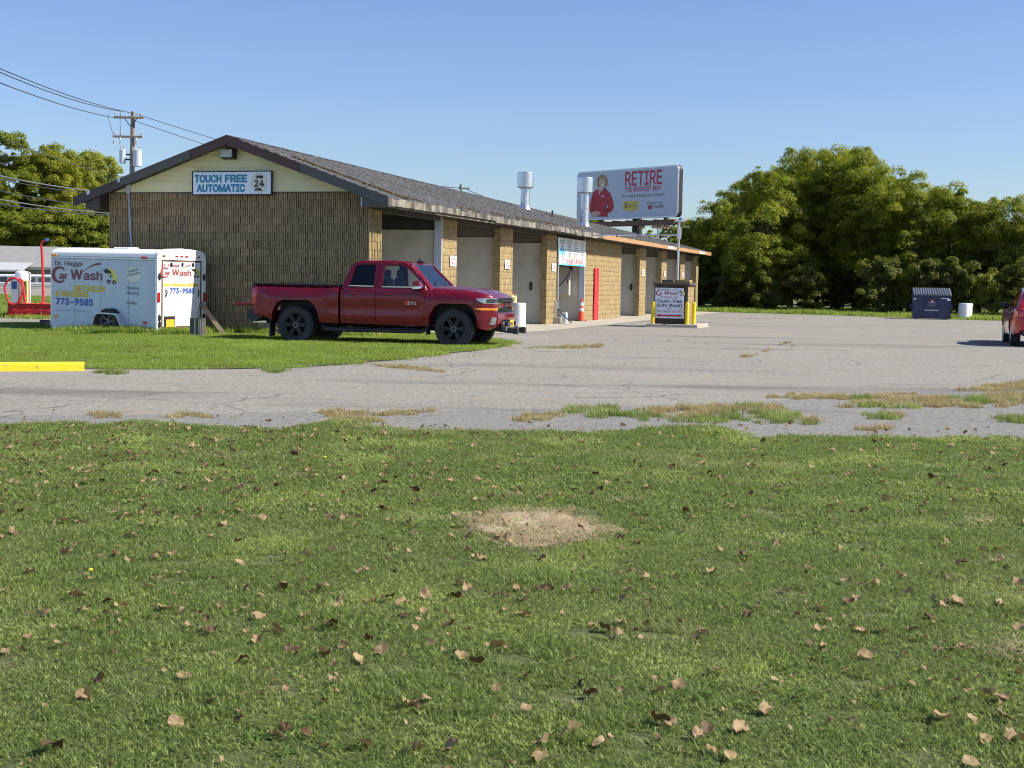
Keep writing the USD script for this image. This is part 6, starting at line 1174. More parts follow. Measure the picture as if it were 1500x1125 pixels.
for x, py0, py1, w in ((-11.5, 242, 223, 9), (10, 246, 223, 13)):
    tr = sub('transformer', pole); r = w * mpp / 2; z0, z1 = ZP(py0), ZP(py1); T_ = trimesh.transformations.translation_matrix([x * mpp, -.25, 0]); mb = MB(); mb.lathe([(r * .9, z0), (r, z0 + .04), (r, z1 - .05), (r * 1.06, z1 - .03), (r * 1.06, z1), (r * .5, z1 + .06), (.001, z1 + .07)], 20, T_); obj('tank', mb, 'can_grey', tr, smooth=35)
    for q in (-.5, .5): mb = MB(); mb.lathe([(.05, z1), (.07, z1 + .1), (.04, z1 + .14), (.06, z1 + .2), (.02, z1 + .3)], 8, trimesh.transformations.translation_matrix([x * mpp + q * r, -.25, 0])); obj('bushing', mb, 'insulator', tr)
    mb = MB(); mb.bar((x * mpp, -.20, z1 - .25), (.02, 0, z1 - .25), .06, .10); mb.bar((x * mpp, -.2, z0 + .25), (.02, 0, z0 + .25), .06, .10); obj('mount', mb, 'black_metal', tr, kind='stuff')
p2_ = atd(677, 420, 170); Z2 = lambda py: CAM[2] + (413.8 - py) / FPX * 170; pol2 = thing('utility_pole', 'small distant utility pole showing its crossarm over the roof ridge', 'utility pole', (p2_[0], p2_[1], 0))
mb = MB(); mb.tube([(0, 0, 0), (-.3, 0, Z2(271))], [.2, .14], 8); obj('pole', mb, 'pole_wood', pol2); mb = MB(); mb.box((-.6, -.1, Z2(278.5)), (.75, .05, Z2(277))); obj('crossarm', mb, 'pole_wood', pol2)
for x in (-.5, .2, .65): mb = MB(); mb.lathe([(.05, 0), (.09, .12), (.03, .3)], 8, trimesh.transformations.translation_matrix([x, -.03, Z2(277)])); obj('insulator', mb, 'insulator', pol2)
def wire(name, label, pts, sag=0.0, r=.022, mat='wire', n=26, cat='wire', group=None):
    a, b = np.array(pts[0]), np.array(pts[1]); t = np.linspace(0, 1, n)[:, None]; p = a * (1 - t) + b * t - np.array([0, 0, 1]) * (4 * sag * t * (1 - t)); mb = MB(); mb.tube(p, r, 5); return obj(name, mb, mat, None, label=label, cat=cat, group=group)
def wp_(px, py, Y): return atd(px, py, Y)
top = wp_(195.5, 166, PY - .1)
wire('power_line', 'topmost wire from the upper left corner to the pole top', [wp_(-60, 74, 46), top], .25); wire('power_line', 'second wire just below the topmost, from the upper left to the pole top', [wp_(-60, 79, 46.5), wp_(178, 163, PY - .2)], .28); wire('power_line', 'lower third wire from the upper left to the left end of the top crossarm', [wp_(-60, 97, 47), wp_(171, 173, PY - .15)], .22)
wire('power_line', 'upper wire running from the pole top down right behind the gable roof', [top, wp_(700, 300, 170)], .6); wire('power_line', 'lower wire running from the top crossarm down right behind the gable roof', [wp_(200, 178, PY - .1), wp_(690, 318, 170)], .6)
wire('phone_cable', 'thick pale cable sloping across the left trees, highest of the bundle', [wp_(-60, 244, 60), wp_(200, 284, PY)], .25, .034, 'wire_pale'); wire('phone_cable', 'dark cable just under the thick pale one across the left trees', [wp_(-60, 249, 60), wp_(200, 288, PY)], .25, .022); wire('phone_cable', 'dark cable in the middle gap across the left trees', [wp_(-60, 266, 60), wp_(200, 308, PY)], .2, .025); wire('phone_cable', 'pale cable low across the left trees, upper of the lowest pair', [wp_(-60, 281, 60), wp_(200, 314, PY)], .2, .028, 'wire_pale'); wire('phone_cable', 'thick dark cable low across the left trees, lower of the lowest pair', [wp_(-60, 289, 60), wp_(200, 316, PY)], .2, .03)
wire('phone_cable', 'thin cable crossing the top of the left trees toward the pole', [wp_(-60, 176, 60), wp_(196, 262, PY)], .3, .02); wire('power_line', 'thin wire from the distant pole toward the left over the roof', [wp_(560, 256, 150), wp_(676, 276, 170)], .2, .05); wire('power_line', 'thin wire from the distant pole down right over the roof', [wp_(678, 275, 170), wp_(790, 316, 185)], .2, .05)
wire('jumper_wire', 'thin jumper hanging left of the pole between its crossarms', [wp_(158, 168, PY), wp_(168, 200, PY)], .2, .015); wire('jumper_wire', 'thin upright jumper left of the pole from crossarm to crossarm', [wp_(176, 165, PY), wp_(176, 201, PY)], 0, .015)
# ------------------------------------------------------------------ vegetation looks
def leafy(name, ramp, tint=None, trans=0.35, rough=0.55, nscale=0.55, patch=None, fine=None):
    """leaf or blade: colour from leaf to leaf, drifting over metres; lets light through"""
    N = {'g': ('geometry', {}), 'r': ('rgb_ramp', {'ramp': ramp}), 'n': ('noise_texture', {'scale': nscale, 'detail': 3.0}), 'mr': ('map_range', {'from_min': 0.35, 'from_max': 0.65, 'to_min': -0.16, 'to_max': 0.16}), 'ad': ('math', {'math_type': 'add', 'use_clamp': True}),
         'p': ('principled_bsdf', {'roughness': rough, 'specular_ior_level': 0.35}), 't': ('translucent_bsdf', {}), 'hs': ('hsv', {'saturation': 1.08, 'value': 1.35}), 'm': ('mix_closure', {'fac': trans})}
    L = [('g.position', 'n.vector'), ('n.fac', 'mr.value'), ('g.random_per_island', 'ad.value1'), ('mr.result', 'ad.value2')]; c = 'r.color'
    if fine:
        N['nf'] = ('noise_texture', {'scale': fine[0], 'detail': 3.0, 'roughness': 0.7}); N['mf'] = ('map_range', {'from_min': 0.32, 'from_max': 0.68, 'to_min': -fine[1], 'to_max': fine[1]}); N['af'] = ('math', {'math_type': 'add', 'use_clamp': True})
        L += [('g.position', 'nf.vector'), ('nf.fac', 'mf.value'), ('ad.value', 'af.value1'), ('mf.result', 'af.value2'), ('af.value', 'r.fac')]
    else: L.append(('ad.value', 'r.fac'))
    if patch:
        N['n2'] = ('noise_texture', {'scale': patch[0], 'detail': 5.0, 'roughness': 0.6}); N['m2'] = ('map_range', {'from_min': patch[1], 'from_max': patch[2], 'clamp': True, 'to_max': patch[4]}); N['x2'] = ('mix', {'color2': patch[3]})
        L += [('g.position', 'n2.vector'), ('n2.fac', 'm2.value'), ('m2.result', 'x2.fac'), (c, 'x2.color1')]; c = 'x2.color'
    L += [(c, 'p.base_color'), (c, 'hs.color'), ('hs.color', 't.color'), ('p.BSDF', 'm.closure1'), ('t.BSDF', 'm.closure2')]
    LOOKS[name] = usdkit.material(stage, '/World/Looks/' + name, N, L, surface='m.closure'); return name
leafy('lawn_blade', [(0.0, (0.122, 0.167, 0.041)), (0.24, (0.304, 0.371, 0.102)), (0.50, (0.511, 0.568, 0.185)), (0.70, (0.693, 0.717, 0.321)), (0.86, (0.810, 0.853, 0.486)), (1.0, (0.810, 0.880, 0.554))], nscale=1.1, trans=0.45, patch=(0.5, 0.54, 0.70, (0.46, 0.44, 0.22), 0.35), fine=(48.0, 0.42))
leafy('lawn_blade_fresh', [(0.0, (0.19, 0.26, 0.045)), (0.4, (0.35, 0.43, 0.085)), (0.75, (0.47, 0.52, 0.16)), (0.92, (0.57, 0.56, 0.27)), (1.0, (0.63, 0.58, 0.35))], trans=0.45, nscale=0.7, patch=(0.5, 0.54, 0.68, (0.18, 0.19, 0.06), 0.45), fine=(22.0, 0.34))
leafy('dry_blade', [(0.0, (0.33, 0.27, 0.13)), (0.5, (0.50, 0.42, 0.22)), (0.8, (0.38, 0.38, 0.14)), (1.0, (0.24, 0.29, 0.08))], nscale=1.5)
leafy('straw', [(0.0, (0.40, 0.31, 0.18)), (0.5, (0.60, 0.50, 0.33)), (0.85, (0.70, 0.61, 0.44)), (1.0, (0.32, 0.24, 0.13))], nscale=3.0, trans=0.15)
leafy('weed_leaf', [(0.0, (0.080, 0.150, 0.022)), (0.6, (0.130, 0.210, 0.036)), (1.0, (0.19, 0.27, 0.065))], nscale=2.0)
leafy('tree_leaf', [(0.0, (0.189, 0.221, 0.024)), (0.45, (0.333, 0.342, 0.037)), (0.75, (0.476, 0.440, 0.056)), (0.93, (0.665, 0.500, 0.068)), (1.0, (0.843, 0.538, 0.082))], nscale=0.35, trans=0.54)
leafy('tree_leaf_pale', [(0.0, (0.255, 0.279, 0.042)), (0.5, (0.411, 0.414, 0.068)), (0.85, (0.575, 0.518, 0.109)), (1.0, (0.754, 0.577, 0.130))], nscale=0.35, trans=0.54)
leafy('tree_leaf_yellow', [(0.0, (0.243, 0.258, 0.028)), (0.4, (0.391, 0.364, 0.039)), (0.75, (0.591, 0.473, 0.056)), (1.0, (0.823, 0.516, 0.076))], nscale=0.35, trans=0.54)
leafy('shrub_leaf', [(0.0, (0.122, 0.142, 0.022)), (0.5, (0.207, 0.217, 0.034)), (0.9, (0.349, 0.317, 0.061)), (1.0, (0.527, 0.374, 0.088))], nscale=0.5, trans=0.48)
leafy('fallen_tan', [(0.0, (0.260, 0.181, 0.090)), (0.5, (0.380, 0.289, 0.156)), (0.85, (0.470, 0.382, 0.218)), (1.0, (0.200, 0.127, 0.058))], nscale=9.0, trans=0.15, rough=0.7)
leafy('fallen_brown', [(0.0, (0.085, 0.053, 0.022)), (0.6, (0.175, 0.116, 0.051)), (1.0, (0.270, 0.185, 0.083))], nscale=9.0, trans=0.1, rough=0.7)
look('bark', (0.10, 0.082, 0.065), 0.95, var=0.35, scale=6.0, bump=0.02, bscale=25, stretch=(1, 1, 0.2))
look('dandelion', (0.75, 0.52, 0.02), 0.7, var=0.05)

# ------------------------------------------------------------------ grass, as clumps set out over the lawns
def blade_patch(rng, size, n, h0, h1, w, bend=0.5, wide=1.0):
    """n curved blades rooted in a square"""
    x = rng.uniform(-size / 2, size / 2, n) * wide; y = rng.uniform(-size / 2, size / 2, n) * wide; a = rng.uniform(0, 2 * np.pi, n); h = rng.uniform(h0, h1, n); b = rng.uniform(0.15, 1.0, n) * bend * h
    ww = w * rng.uniform(0.7, 1.3, n); dx, dy = np.cos(a), np.sin(a); px, py = -dy, dx; tw = rng.uniform(-0.6, 0.6, n)
    sx, sy = px * np.cos(tw) + dx * np.sin(tw), py * np.cos(tw) + dy * np.sin(tw)
    P = lambda t, q: np.c_[x + dx * b * t ** 2 + sx * ww * q, y + dy * b * t ** 2 + sy * ww * q, h * t * (1 - 0.22 * t * np.minimum(b / h, 1.6))]
    v = np.stack([P(0, -.5), P(0, .5), P(.55, -.42), P(.55, .42), P(1, 0)], 1).reshape(-1, 3); i = np.arange(n)[:, None] * 5
    f = np.concatenate([i + [0, 1, 3], i + [0, 3, 2], i + [2, 3, 4]], 0); return v, f
def instancer(path, protos, mat, pts, angs, scl, ids, label=None, kind='stuff', tilt=0.0, quat=None, top=True):
    pi = UsdGeom.PointInstancer.Define(stage, path); USED.add(path); rel = pi.CreatePrototypesRel()
    mats = mat if isinstance(mat, list) else [mat] * len(protos)
    for k, (v, f) in enumerate(protos):
        m = usdkit.mesh(stage, f'{path}/clump_{k:03d}', (v, f), LOOK(mats[k])); rel.AddTarget(m.GetPath())
    pi.CreateProtoIndicesAttr(Vt.IntArray.FromNumpy(np.asarray(ids, np.int32))); pi.CreatePositionsAttr(Vt.Vec3fArray.FromNumpy(np.asarray(pts, np.float32)))
    q = np.zeros((len(pts), 4)) if quat is None else quat
    if quat is None: q[:, 0] = np.cos(angs / 2); q[:, 3] = np.sin(angs / 2)
    pi.CreateOrientationsAttr(Vt.QuathArray([Gf.Quath(float(a), float(b), float(c), float(d)) for a, b, c, d in q]))
    s = np.asarray(scl, np.float32); s = np.c_[s, s, s] if s.ndim == 1 else s; pi.CreateScalesAttr(Vt.Vec3fArray.FromNumpy(s))
    keys(pi.GetPrim(), label, None, None, kind); return pi
def lawn(path, pg, protos, mat, step, label, dz=0.0, fmin=0.8, fmax=1.2, seed=0, dens=None, view=True, margin=1.5):
    rng = np.random.default_rng(seed); x0, y0, x1, y1 = pg.bounds
    xs, ys = np.meshgrid(np.arange(x0, x1, step), np.arange(y0, y1, step)); p = np.c_[xs.ravel(), ys.ravel()] + rng.uniform(-.5, .5, (xs.size, 2)) * step
    if view: p = p[(np.abs(p[:, 0]) < 0.40 * p[:, 1] + margin) & (p[:, 1] > 3.2)]
    p = p[shapely.contains(pg, shapely.points(p))]
    if dens is not None: p = p[rng.random(len(p)) < dens(p)]
    z = ground_z(p[:, 0], p[:, 1]) + dz
    s = rng.uniform(fmin, fmax, len(p)); s3 = np.c_[np.ones(len(p)), np.ones(len(p)), s]
    instancer(path, protos, mat, np.c_[p, z], rng.uniform(0, 6.283, len(p)), s3, rng.integers(0, len(protos), len(p)), label); return p
rg = np.random.default_rng(2)
bump_a = lambda p: 0.02 * (meshkit.fbm(np.c_[p[:, :2] * 0.9, np.zeros(len(p))], 3, 3) - 0.5)
near_p = [blade_patch(rg, 0.24, 560, 0.010, 0.036, 0.0042, 2.4, 1.3) for _ in range(5)] + [blade_patch(rg, 0.24, 460, 0.02, 0.055, 0.0046, 1.6, 1.3) for _ in range(2)] + [blade_patch(rg, 0.24, 260, 0.010, 0.040, 0.0085, 2.2, 1.3) for _ in range(4)]
bare_far = lambda d: (lambda p: 1 - 0.93 * np.array([bare.buffer(-d).contains(Point(q)) for q in p]))
def lawn_near():
    rng = np.random.default_rng(31); step = 0.21; x0, y0, x1, y1 = lawn_a.bounds; xs, ys = np.meshgrid(np.arange(x0, x1, step), np.arange(3.2, y1, step))
    p = np.c_[xs.ravel(), ys.ravel()] + rng.uniform(-.5, .5, (xs.size, 2)) * step; p = p[np.abs(p[:, 0]) < 0.40 * p[:, 1] + 1.2]; p = p[shapely.contains(lawn_a.buffer(0.02), shapely.points(p))]
    inb = shapely.contains(bare.buffer(-0.02), shapely.points(p)); nb = shapely.contains(bare.buffer(0.28), shapely.points(p)); dd = shapely.distance(bare.boundary, shapely.points(p)); thin = np.where(inb, np.where(dd < .12, 0.40, 0.13), np.where(nb, 0.55 + 0.45 * np.clip(dd / .28, 0, 1), 1.0)); p = p[rng.random(len(p)) < thin]
    z = bump_a(p) + 0.010; s = 0.80 + 0.4 * rng.random(len(p)); ids = np.where(rng.random(len(p)) < 0.90, rng.integers(0, 5, len(p)), rng.integers(5, 7, len(p))); ids = np.where((rng.random(len(p)) < sm(6.5, 9.5, p[:, 1])), rng.integers(7, 11, len(p)), ids)
    s = np.where(shapely.contains(bare.buffer(0.1), shapely.points(p)), 0.6, s); edge = lawn_a.boundary; 
    near_edge = shapely.distance(edge, shapely.points(p)) < 0.35; s = np.where(near_edge, s * 1.35, s)
    instancer('/World/near_lawn_grass', near_p, 'lawn_blade', np.c_[p, z], rng.uniform(0, 6.283, len(p)), np.c_[np.ones(len(p)), np.ones(len(p)), s], ids, 'short mown grass of the near lawn'); return p
near_pts = lawn_near()
mid_p = [blade_patch(rg, 0.5, 480, 0.02, 0.07, 0.009, 1.6, 1.2) for _ in range(4)]
lawn('/World/middle_lawn_grass', lawn_b, mid_p, 'lawn_blade_fresh', 0.42, 'brighter short grass under the trailer and the pickup', 0.012, 0.8, 1.25, 5)
tall_p = [blade_patch(rg, 0.5, 260, 0.08, 0.24, 0.013, 0.6, 1.0) for _ in range(3)]
# longer grass uncut along the wall and round the trailer
tg = []
for a, b, n in (((90, 486), (300, 491), 60), ((300, 488), (520, 492), 55), ((140, 487), (235, 489), 40)):
    for t in np.linspace(0, 1, n): q = at(a[0] + (b[0] - a[0]) * t, a[1] + (b[1] - a[1]) * t, 0.10); tg.append(q[:2] + rg.normal(0, 0.12, 2))
for t in np.linspace(0, 1, 34): q = B2W((-7.4 + 7.4 * t, -0.12, 0)); tg.append(q[:2] + rg.normal(0, 0.04, 2))
tg = np.array(tg); instancer('/World/uncut_grass', tall_p, 'lawn_blade_fresh', np.c_[tg, ground_z(tg[:, 0], tg[:, 1])], rg.uniform(0, 6.28, len(tg)), rg.uniform(0.6, 1.1, len(tg)), rg.integers(0, 3, len(tg)), 'longer uncut grass along the wall and the trailer')
far_p = [blade_patch(rg, 1.6, 420, 0.08, 0.30, 0.030, 0.6, 1.1) for _ in range(3)]
lawn('/World/far_verge_grass', lawn_c, far_p, 'lawn_blade_fresh', 1.2, 'rough grass along the foot of the trees', 0.01, 0.6, 1.2, 6, margin=4)
lawn('/World/left_verge_grass', lawn_d, far_p, 'lawn_blade_fresh', 1.2, 'grass behind the vacuum station', 0.01, 0.5, 0.9, 7, margin=4)
# grass growing through the gravel, one clump field
GP = [([(820, 603), (880, 598), (960, 600), (1040, 596), (1110, 590), (1150, 603), (1205, 616), (1180, 623), (1080, 620), (960, 618), (860, 612)], 'mix'), ([(1222, 590), (1260, 583), (1330, 585), (1420, 582), (1500, 577), (1560, 574), (1560, 596), (1420, 598), (1300, 601), (1235, 598)], 'mix'), ([(1120, 582), (1160, 577), (1240, 580), (1360, 576), (1360, 582), (1240, 586), (1130, 586)], 'dry'), ([(1390, 572), (1440, 568), (1500, 560), (1560, 556), (1560, 570), (1440, 575)], 'dry'),
      ([(115, 612), (135, 607), (165, 606), (180, 611), (150, 615)], 'dry'), ([(238, 612), (265, 606), (310, 608), (320, 612), (280, 614)], 'dry'), ([(440, 608), (480, 603), (545, 605), (600, 602), (655, 602), (640, 607), (560, 611), (470, 612)], 'dry'), ([(480, 618), (510, 606), (540, 608), (560, 622), (520, 628)], 'dry'), ([(740, 617), (765, 610), (800, 606), (830, 610), (790, 617)], 'dry'),
      ([(1265, 608), (1300, 606), (1325, 612), (1290, 617)], 'mix'), ([(1260, 628), (1300, 627), (1300, 633), (1262, 633)], 'dry'), ([(1460, 618), (1475, 612), (1500, 617), (1495, 624), (1465, 624)], 'green'), ([(965, 634), (1000, 625), (1050, 627), (1070, 640)], 'green'), ([(640, 527), (690, 521), (740, 514), (880, 506), (876, 510), (760, 516), (700, 528)], 'mix'), ([(1090, 524), (1120, 514), (1150, 502), (1166, 497), (1150, 504), (1125, 516), (1100, 526)], 'sparse'), 
      ([(140, 546), (180, 542), (180, 548), (150, 550)], 'mix'), ([(385, 545), (400, 536), (412, 544), (402, 548)], 'green'), ([(500, 533), (570, 534), (660, 546), (640, 546), (560, 538)], 'dry')]
gpts, gid, gs = [], [], []
for pts, kind_ in GP:
    pg = wobble(pxpoly(pts).buffer(0), 0.2, 0.06, len(pts), 2.0); x0, y0, x1, y1 = pg.bounds; n = int(pg.area * (34 if kind_ != 'sparse' else 5)) + 4; k = 0; tr = 0
    while k < n and tr < n * 40:
        tr += 1; q = (rg.uniform(x0, x1), rg.uniform(y0, y1))
        if not pg.contains(Point(q)): continue
        d = 'dry' if kind_ in ('dry', 'sparse') else ('green' if kind_ == 'green' else ('green' if meshkit.fbm(np.array([q[0] * 1.1, q[1] * 1.6, 5.0]), 3, 4) > 0.50 else 'dry'))
        gpts.append(q); gid.append((0 if d == 'dry' else 2) + rg.integers(0, 2)); gs.append(rg.uniform(0.55, 1.15) * (0.8 if kind_ == 'dry' else 1)); k += 1
gpts = np.array(gpts); tuft = [blade_patch(rg, 0.2, 110, 0.02, 0.10, 0.006, 1.1) for _ in range(4)]
instancer('/World/gravel_grass', tuft, ['dry_blade', 'dry_blade', 'lawn_blade', 'lawn_blade'], np.c_[gpts, np.full(len(gpts), 0.004)], rg.uniform(0, 6.28, len(gpts)), np.array(gs), gid, 'dry and green tufts growing through the gravel')
# straw lying on the bare patch, dead thatch in the near lawn
def straw(rng, n, r, l0=0.03, l1=0.09, w=0.003):
    a = rng.uniform(0, 6.283, n); rr = r * np.sqrt(rng.random(n)); x, y = rr * np.cos(rng.uniform(0, 6.283, n)), rr * np.sin(rng.uniform(0, 6.283, n)); l = rng.uniform(l0, l1, n); z0, z1 = rng.uniform(0.002, 0.02, n), rng.uniform(0.004, 0.03, n)
    dx, dy = np.cos(a) * l / 2, np.sin(a) * l / 2; wx, wy = -np.sin(a) * w, np.cos(a) * w
    v = np.stack([np.c_[x - dx, y - dy, z0], np.c_[x - dx + wx, y - dy + wy, z0], np.c_[x + dx + wx, y + dy + wy, z1], np.c_[x + dx, y + dy, z1]], 1).reshape(-1, 3); i = np.arange(n)[:, None] * 4
    return v, np.concatenate([i + [0, 1, 2], i + [0, 2, 3]], 0)
sp = []
x0, y0, x1, y1 = bare.buffer(0.1).bounds
while len(sp) < 150:
    q = (rg.uniform(x0, x1), rg.uniform(y0, y1))
    if bare.buffer(0.1).contains(Point(q)): sp.append((*q, 0))
for c, n in (((915, 742), 2), ((1440, 772), 3), ((1455, 968), 3), ((1495, 975), 2)):
    q = at(*c); sp += [(q[0] + rg.normal(0, .06), q[1] + rg.normal(0, .06), 0.03) for _ in range(n)]
sp = np.array(sp); sp[:, 2] += bump_a(sp) + 0.014
instancer('/World/dead_straw', [straw(rg, 60, 0.11, 0.012, 0.05, 0.002) for _ in range(3)], 'straw', sp, rg.uniform(0, 6.28, len(sp)), rg.uniform(0.7, 1.2, len(sp)), rg.integers(0, 3, len(sp)), 'dead straw scattered on the bare patch of the near lawn')
# broad-leaved weeds in the lawn
def rosette(rng, n, r):
    vs, fs, k = [], [], 0
    for i in range(n):
        a = rng.uniform(0, 6.283); l = r * rng.uniform(0.5, 1); w = l * rng.uniform(0.28, 0.42); up_ = rng.uniform(0.25, 0.8); o = rng.normal(0, r * 0.5, 2)
        T = rotz(a); p = np.array([(0, 0, 0.005), (l * .4, w * .5, l * up_ * .5), (l * .4, -w * .5, l * up_ * .5), (l * .75, w * .38, l * up_ * .72), (l * .75, -w * .38, l * up_ * .72), (l, 0, l * up_ * .7)])
        p = p @ T[:3, :3].T; p[:, :2] += o; vs.append(p); fs.append(np.array([[0, 2, 1], [1, 2, 4], [1, 4, 3], [3, 4, 5]]) + k); k += 6
    return np.vstack(vs), np.vstack(fs)
wp = []
for c, n, sd_ in (((240, 618), 5, .10), ((530, 618), 5, .12), ((875, 790), 9, .12), ((815, 712), 4, .05), ((720, 785), 4, .06), ((1180, 965), 10, .15), ((1450, 1000), 6, .08), ((1090, 1035), 8, .12), ((420, 1100), 6, .1), ((310, 885), 3, .05), ((1350, 740), 4, .1), ((160, 930), 4, .06), ((905, 815), 5, .1)):
    q = at(*c); wp += [(q[0] + rg.normal(0, sd_), q[1] + rg.normal(0, sd_)) for _ in range(n)]
for _ in range(45):
    y = rg.uniform(4.0, 13.2); wp.append((rg.uniform(-.42, .42) * y, y))
wp = np.array(wp); wp = wp[shapely.contains(lawn_a, shapely.points(wp))]
instancer('/World/broadleaf_weeds', [rosette(rg, 12, 0.045) for _ in range(3)], 'weed_leaf', np.c_[wp, bump_a(wp) + 0.014], rg.uniform(0, 6.28, len(wp)), rg.uniform(0.5, 1.1, len(wp)), rg.integers(0, 3, len(wp)), 'low broad-leaved weeds among the grass of the near lawn')
wt = np.array([at(x + rg.normal(0, 6), 489 + rg.normal(0, 1.5), 0.1)[:2] for x in np.r_[np.linspace(140, 225, 22), np.linspace(60, 140, 6), np.linspace(225, 300, 6)]])
instancer('/World/trailer_weeds', [rosette(rg, 26, 0.16) for _ in range(2)], 'weed_leaf', np.c_[wt, ground_z(wt[:, 0], wt[:, 1]) + 0.03], rg.uniform(0, 6.28, len(wt)), rg.uniform(0.7, 1.4, len(wt)), rg.integers(0, 2, len(wt)), 'taller weeds against the wheel of the trailer')

# ------------------------------------------------------------------ fallen leaves
def leaf_mesh(rng):
    """a dry leaf: broad toothed outline, curled, with its stalk"""
    n = 15; a = np.linspace(0, 2 * np.pi, n, endpoint=False); r = 0.5 * (1 + 0.22 * np.cos(a) + 0.10 * np.cos(3 * a)) * (1 + 0.09 * rng.normal(size=n)); x, y = r * np.cos(a), 0.85 * r * np.sin(a)
    mid = 0.5; v = [(0, 0, 0)] + [(i * mid, j * mid, 0) for i, j in zip(x, y)] + [(i, j, 0) for i, j in zip(x, y)]; v = np.array(v)
    ca, cb, fo = rng.uniform(0.2, 1.5) * rng.choice([-1, 1]), rng.uniform(0.0, 0.9), rng.uniform(0.0, 0.4)
    v[:, 2] = ca * v[:, 0] ** 2 * 0.6 + cb * v[:, 1] ** 2 + fo * np.abs(v[:, 1]) + 0.10 * rng.normal(size=len(v)) * (np.hypot(v[:, 0], v[:, 1]) > 0.3)
    f = []
    for k in range(n):
        k1 = (k + 1) % n; f += [[0, 1 + k, 1 + k1], [1 + k, 1 + n + k, 1 + n + k1], [1 + k, 1 + n + k1, 1 + k1]]
    m = len(v); st = np.array([(-.5, .02, v[1 + n + n // 2, 2]), (-.5, -.02, v[1 + n + n // 2, 2]), (-.95, 0.05, v[1 + n + n // 2, 2] + .15)]); v = np.vstack([v, st]); f.append([m, m + 1, m + 2])
    return v - [0, 0, v[:, 2].min()], np.array(f)
rl = np.random.default_rng(17); LM = [leaf_mesh(rl) * 1 if False else leaf_mesh(rl) for _ in range(8)]
def dense(x, y): return 0.35 + 0.9 * sm(1.0, -4.0, x) * sm(6, 11, y) + 0.5 * sm(8, 4.5, y) + 0.35 * (meshkit.fbm(np.array([x * .8, y * .8, 2.0]), 3, 6) - 0.4)
LP = []
while len(LP) < 1250:
    y = math.sqrt(rl.uniform(4.0 ** 2, 13.4 ** 2)); x = rl.uniform(-.405, .405) * y
    if rl.random() < dense(x, y) and lawn_a.contains(Point(x, y)):
        LP.append((x, y))
        if rl.random() < 0.22: LP.append((x + rl.normal(0, .08), y + rl.normal(0, .08)))
for _ in range(110):
    x = rl.uniform(-6, 5.5); y = rl.uniform(13.0, 14.6); LP.append((x, y))
LP.sort(key=lambda q: q[1]); LP = np.array(LP); lz = bump_a(LP) + 0.027; lz[~shapely.contains(lawn_a, shapely.points(LP))] = 0.02
protos = {}
def quat_of(R):
    q = trimesh.transformations.quaternion_from_matrix(np.block([[R, np.zeros((3, 1))], [np.zeros((1, 3)), np.ones((1, 1))]])); return q
restp, restq, rests, resti = [], [], [], []
KINDS = [('fallen_tan', 'tan dry leaf lying curled on the near lawn', 'tan leaves fallen on the near lawn'), ('fallen_brown', 'dark brown dry leaf lying curled on the near lawn', 'dark brown leaves fallen on the near lawn')]
n_ind = 0
for (x, y), z in zip(LP, lz):
    k = rl.integers(0, 8); t = 0 if rl.random() < 0.72 else 1; s_ = rl.choice([rl.uniform(0.022, 0.042), rl.uniform(0.040, 0.060), rl.uniform(0.056, 0.074)], p=[.48, .42, .10]); R = trimesh.transformations.euler_matrix(rl.normal(0, .38), rl.normal(0, .38), rl.uniform(0, 6.283))
    inl = lawn_a.contains(Point(x, y))
    if n_ind < 298 and inl:
        T = np.eye(4); T[:3, :3] = R[:3, :3] * s_; T[:3, 3] = (x, y, z)
        if (k, t) not in protos:
            mt, lb, gr = KINDS[t]; p = thing('fallen_leaf', lb, 'leaf', group=gr, T=T); usdkit.mesh(stage, p.GetPath().pathString + '/leaf_blade', LM[k], LOOK(mt), True); protos[(k, t)] = p
        else: dup(protos[(k, t)], T)
        n_ind += 1
    else: restp.append((x, y, z)); restq.append(quat_of(R[:3, :3])); rests.append(s_); resti.append(k + 8 * t)
for _ in range(1500):
    y = math.sqrt(rl.uniform(3.9 ** 2, 13.5 ** 2)); x = rl.uniform(-.41, .41) * y
    if rl.random() > 0.35 + 0.65 * meshkit.fbm(np.array([x * 1.3, y * 1.3, 9.0]), 3, 12) * 1.4 or not lawn_a.contains(Point(x, y)): continue
    restp.append((x, y, 0.022 + float(bump_a(np.array([[x, y]]))[0]))); restq.append(quat_of(trimesh.transformations.euler_matrix(rl.normal(0, .6), rl.normal(0, .6), rl.uniform(0, 6.283))[:3, :3])); rests.append(rl.uniform(.010, .028)); resti.append(rl.integers(0, 8) + 8 * (rl.random() < .3))
instancer('/World/leaf_litter', LM + LM, ['fallen_tan'] * 8 + ['fallen_brown'] * 8, np.array(restp), None, np.array(rests), resti, 'broken crumbs of leaf in the near lawn and leaves further back along the gravel edge', quat=np.array(restq))
for i, (c, lb) in enumerate((((133, 857), 'yellow dandelion flower at the left of the near lawn'), ((476, 683), 'yellow dandelion flower below the dry tuft by the gravel'), ((1408, 676), 'yellow dandelion flower near the right end of the near lawn'))):
    q = at(*c); d = thing('dandelion', lb, 'flower', (q[0], q[1], 0.02)); mb = MB(); mb.tube([(0, 0, 0), (0.005, 0, 0.05)], 0.002, 5); obj('stem', mb, 'weed_leaf', d)
    mb = MB(); mb.lathe([(0.001, 0.047), (0.008, 0.05), (0.012, 0.054), (0.009, 0.060), (0.001, 0.061)], 10); obj('flower_head', mb, 'dandelion', d)

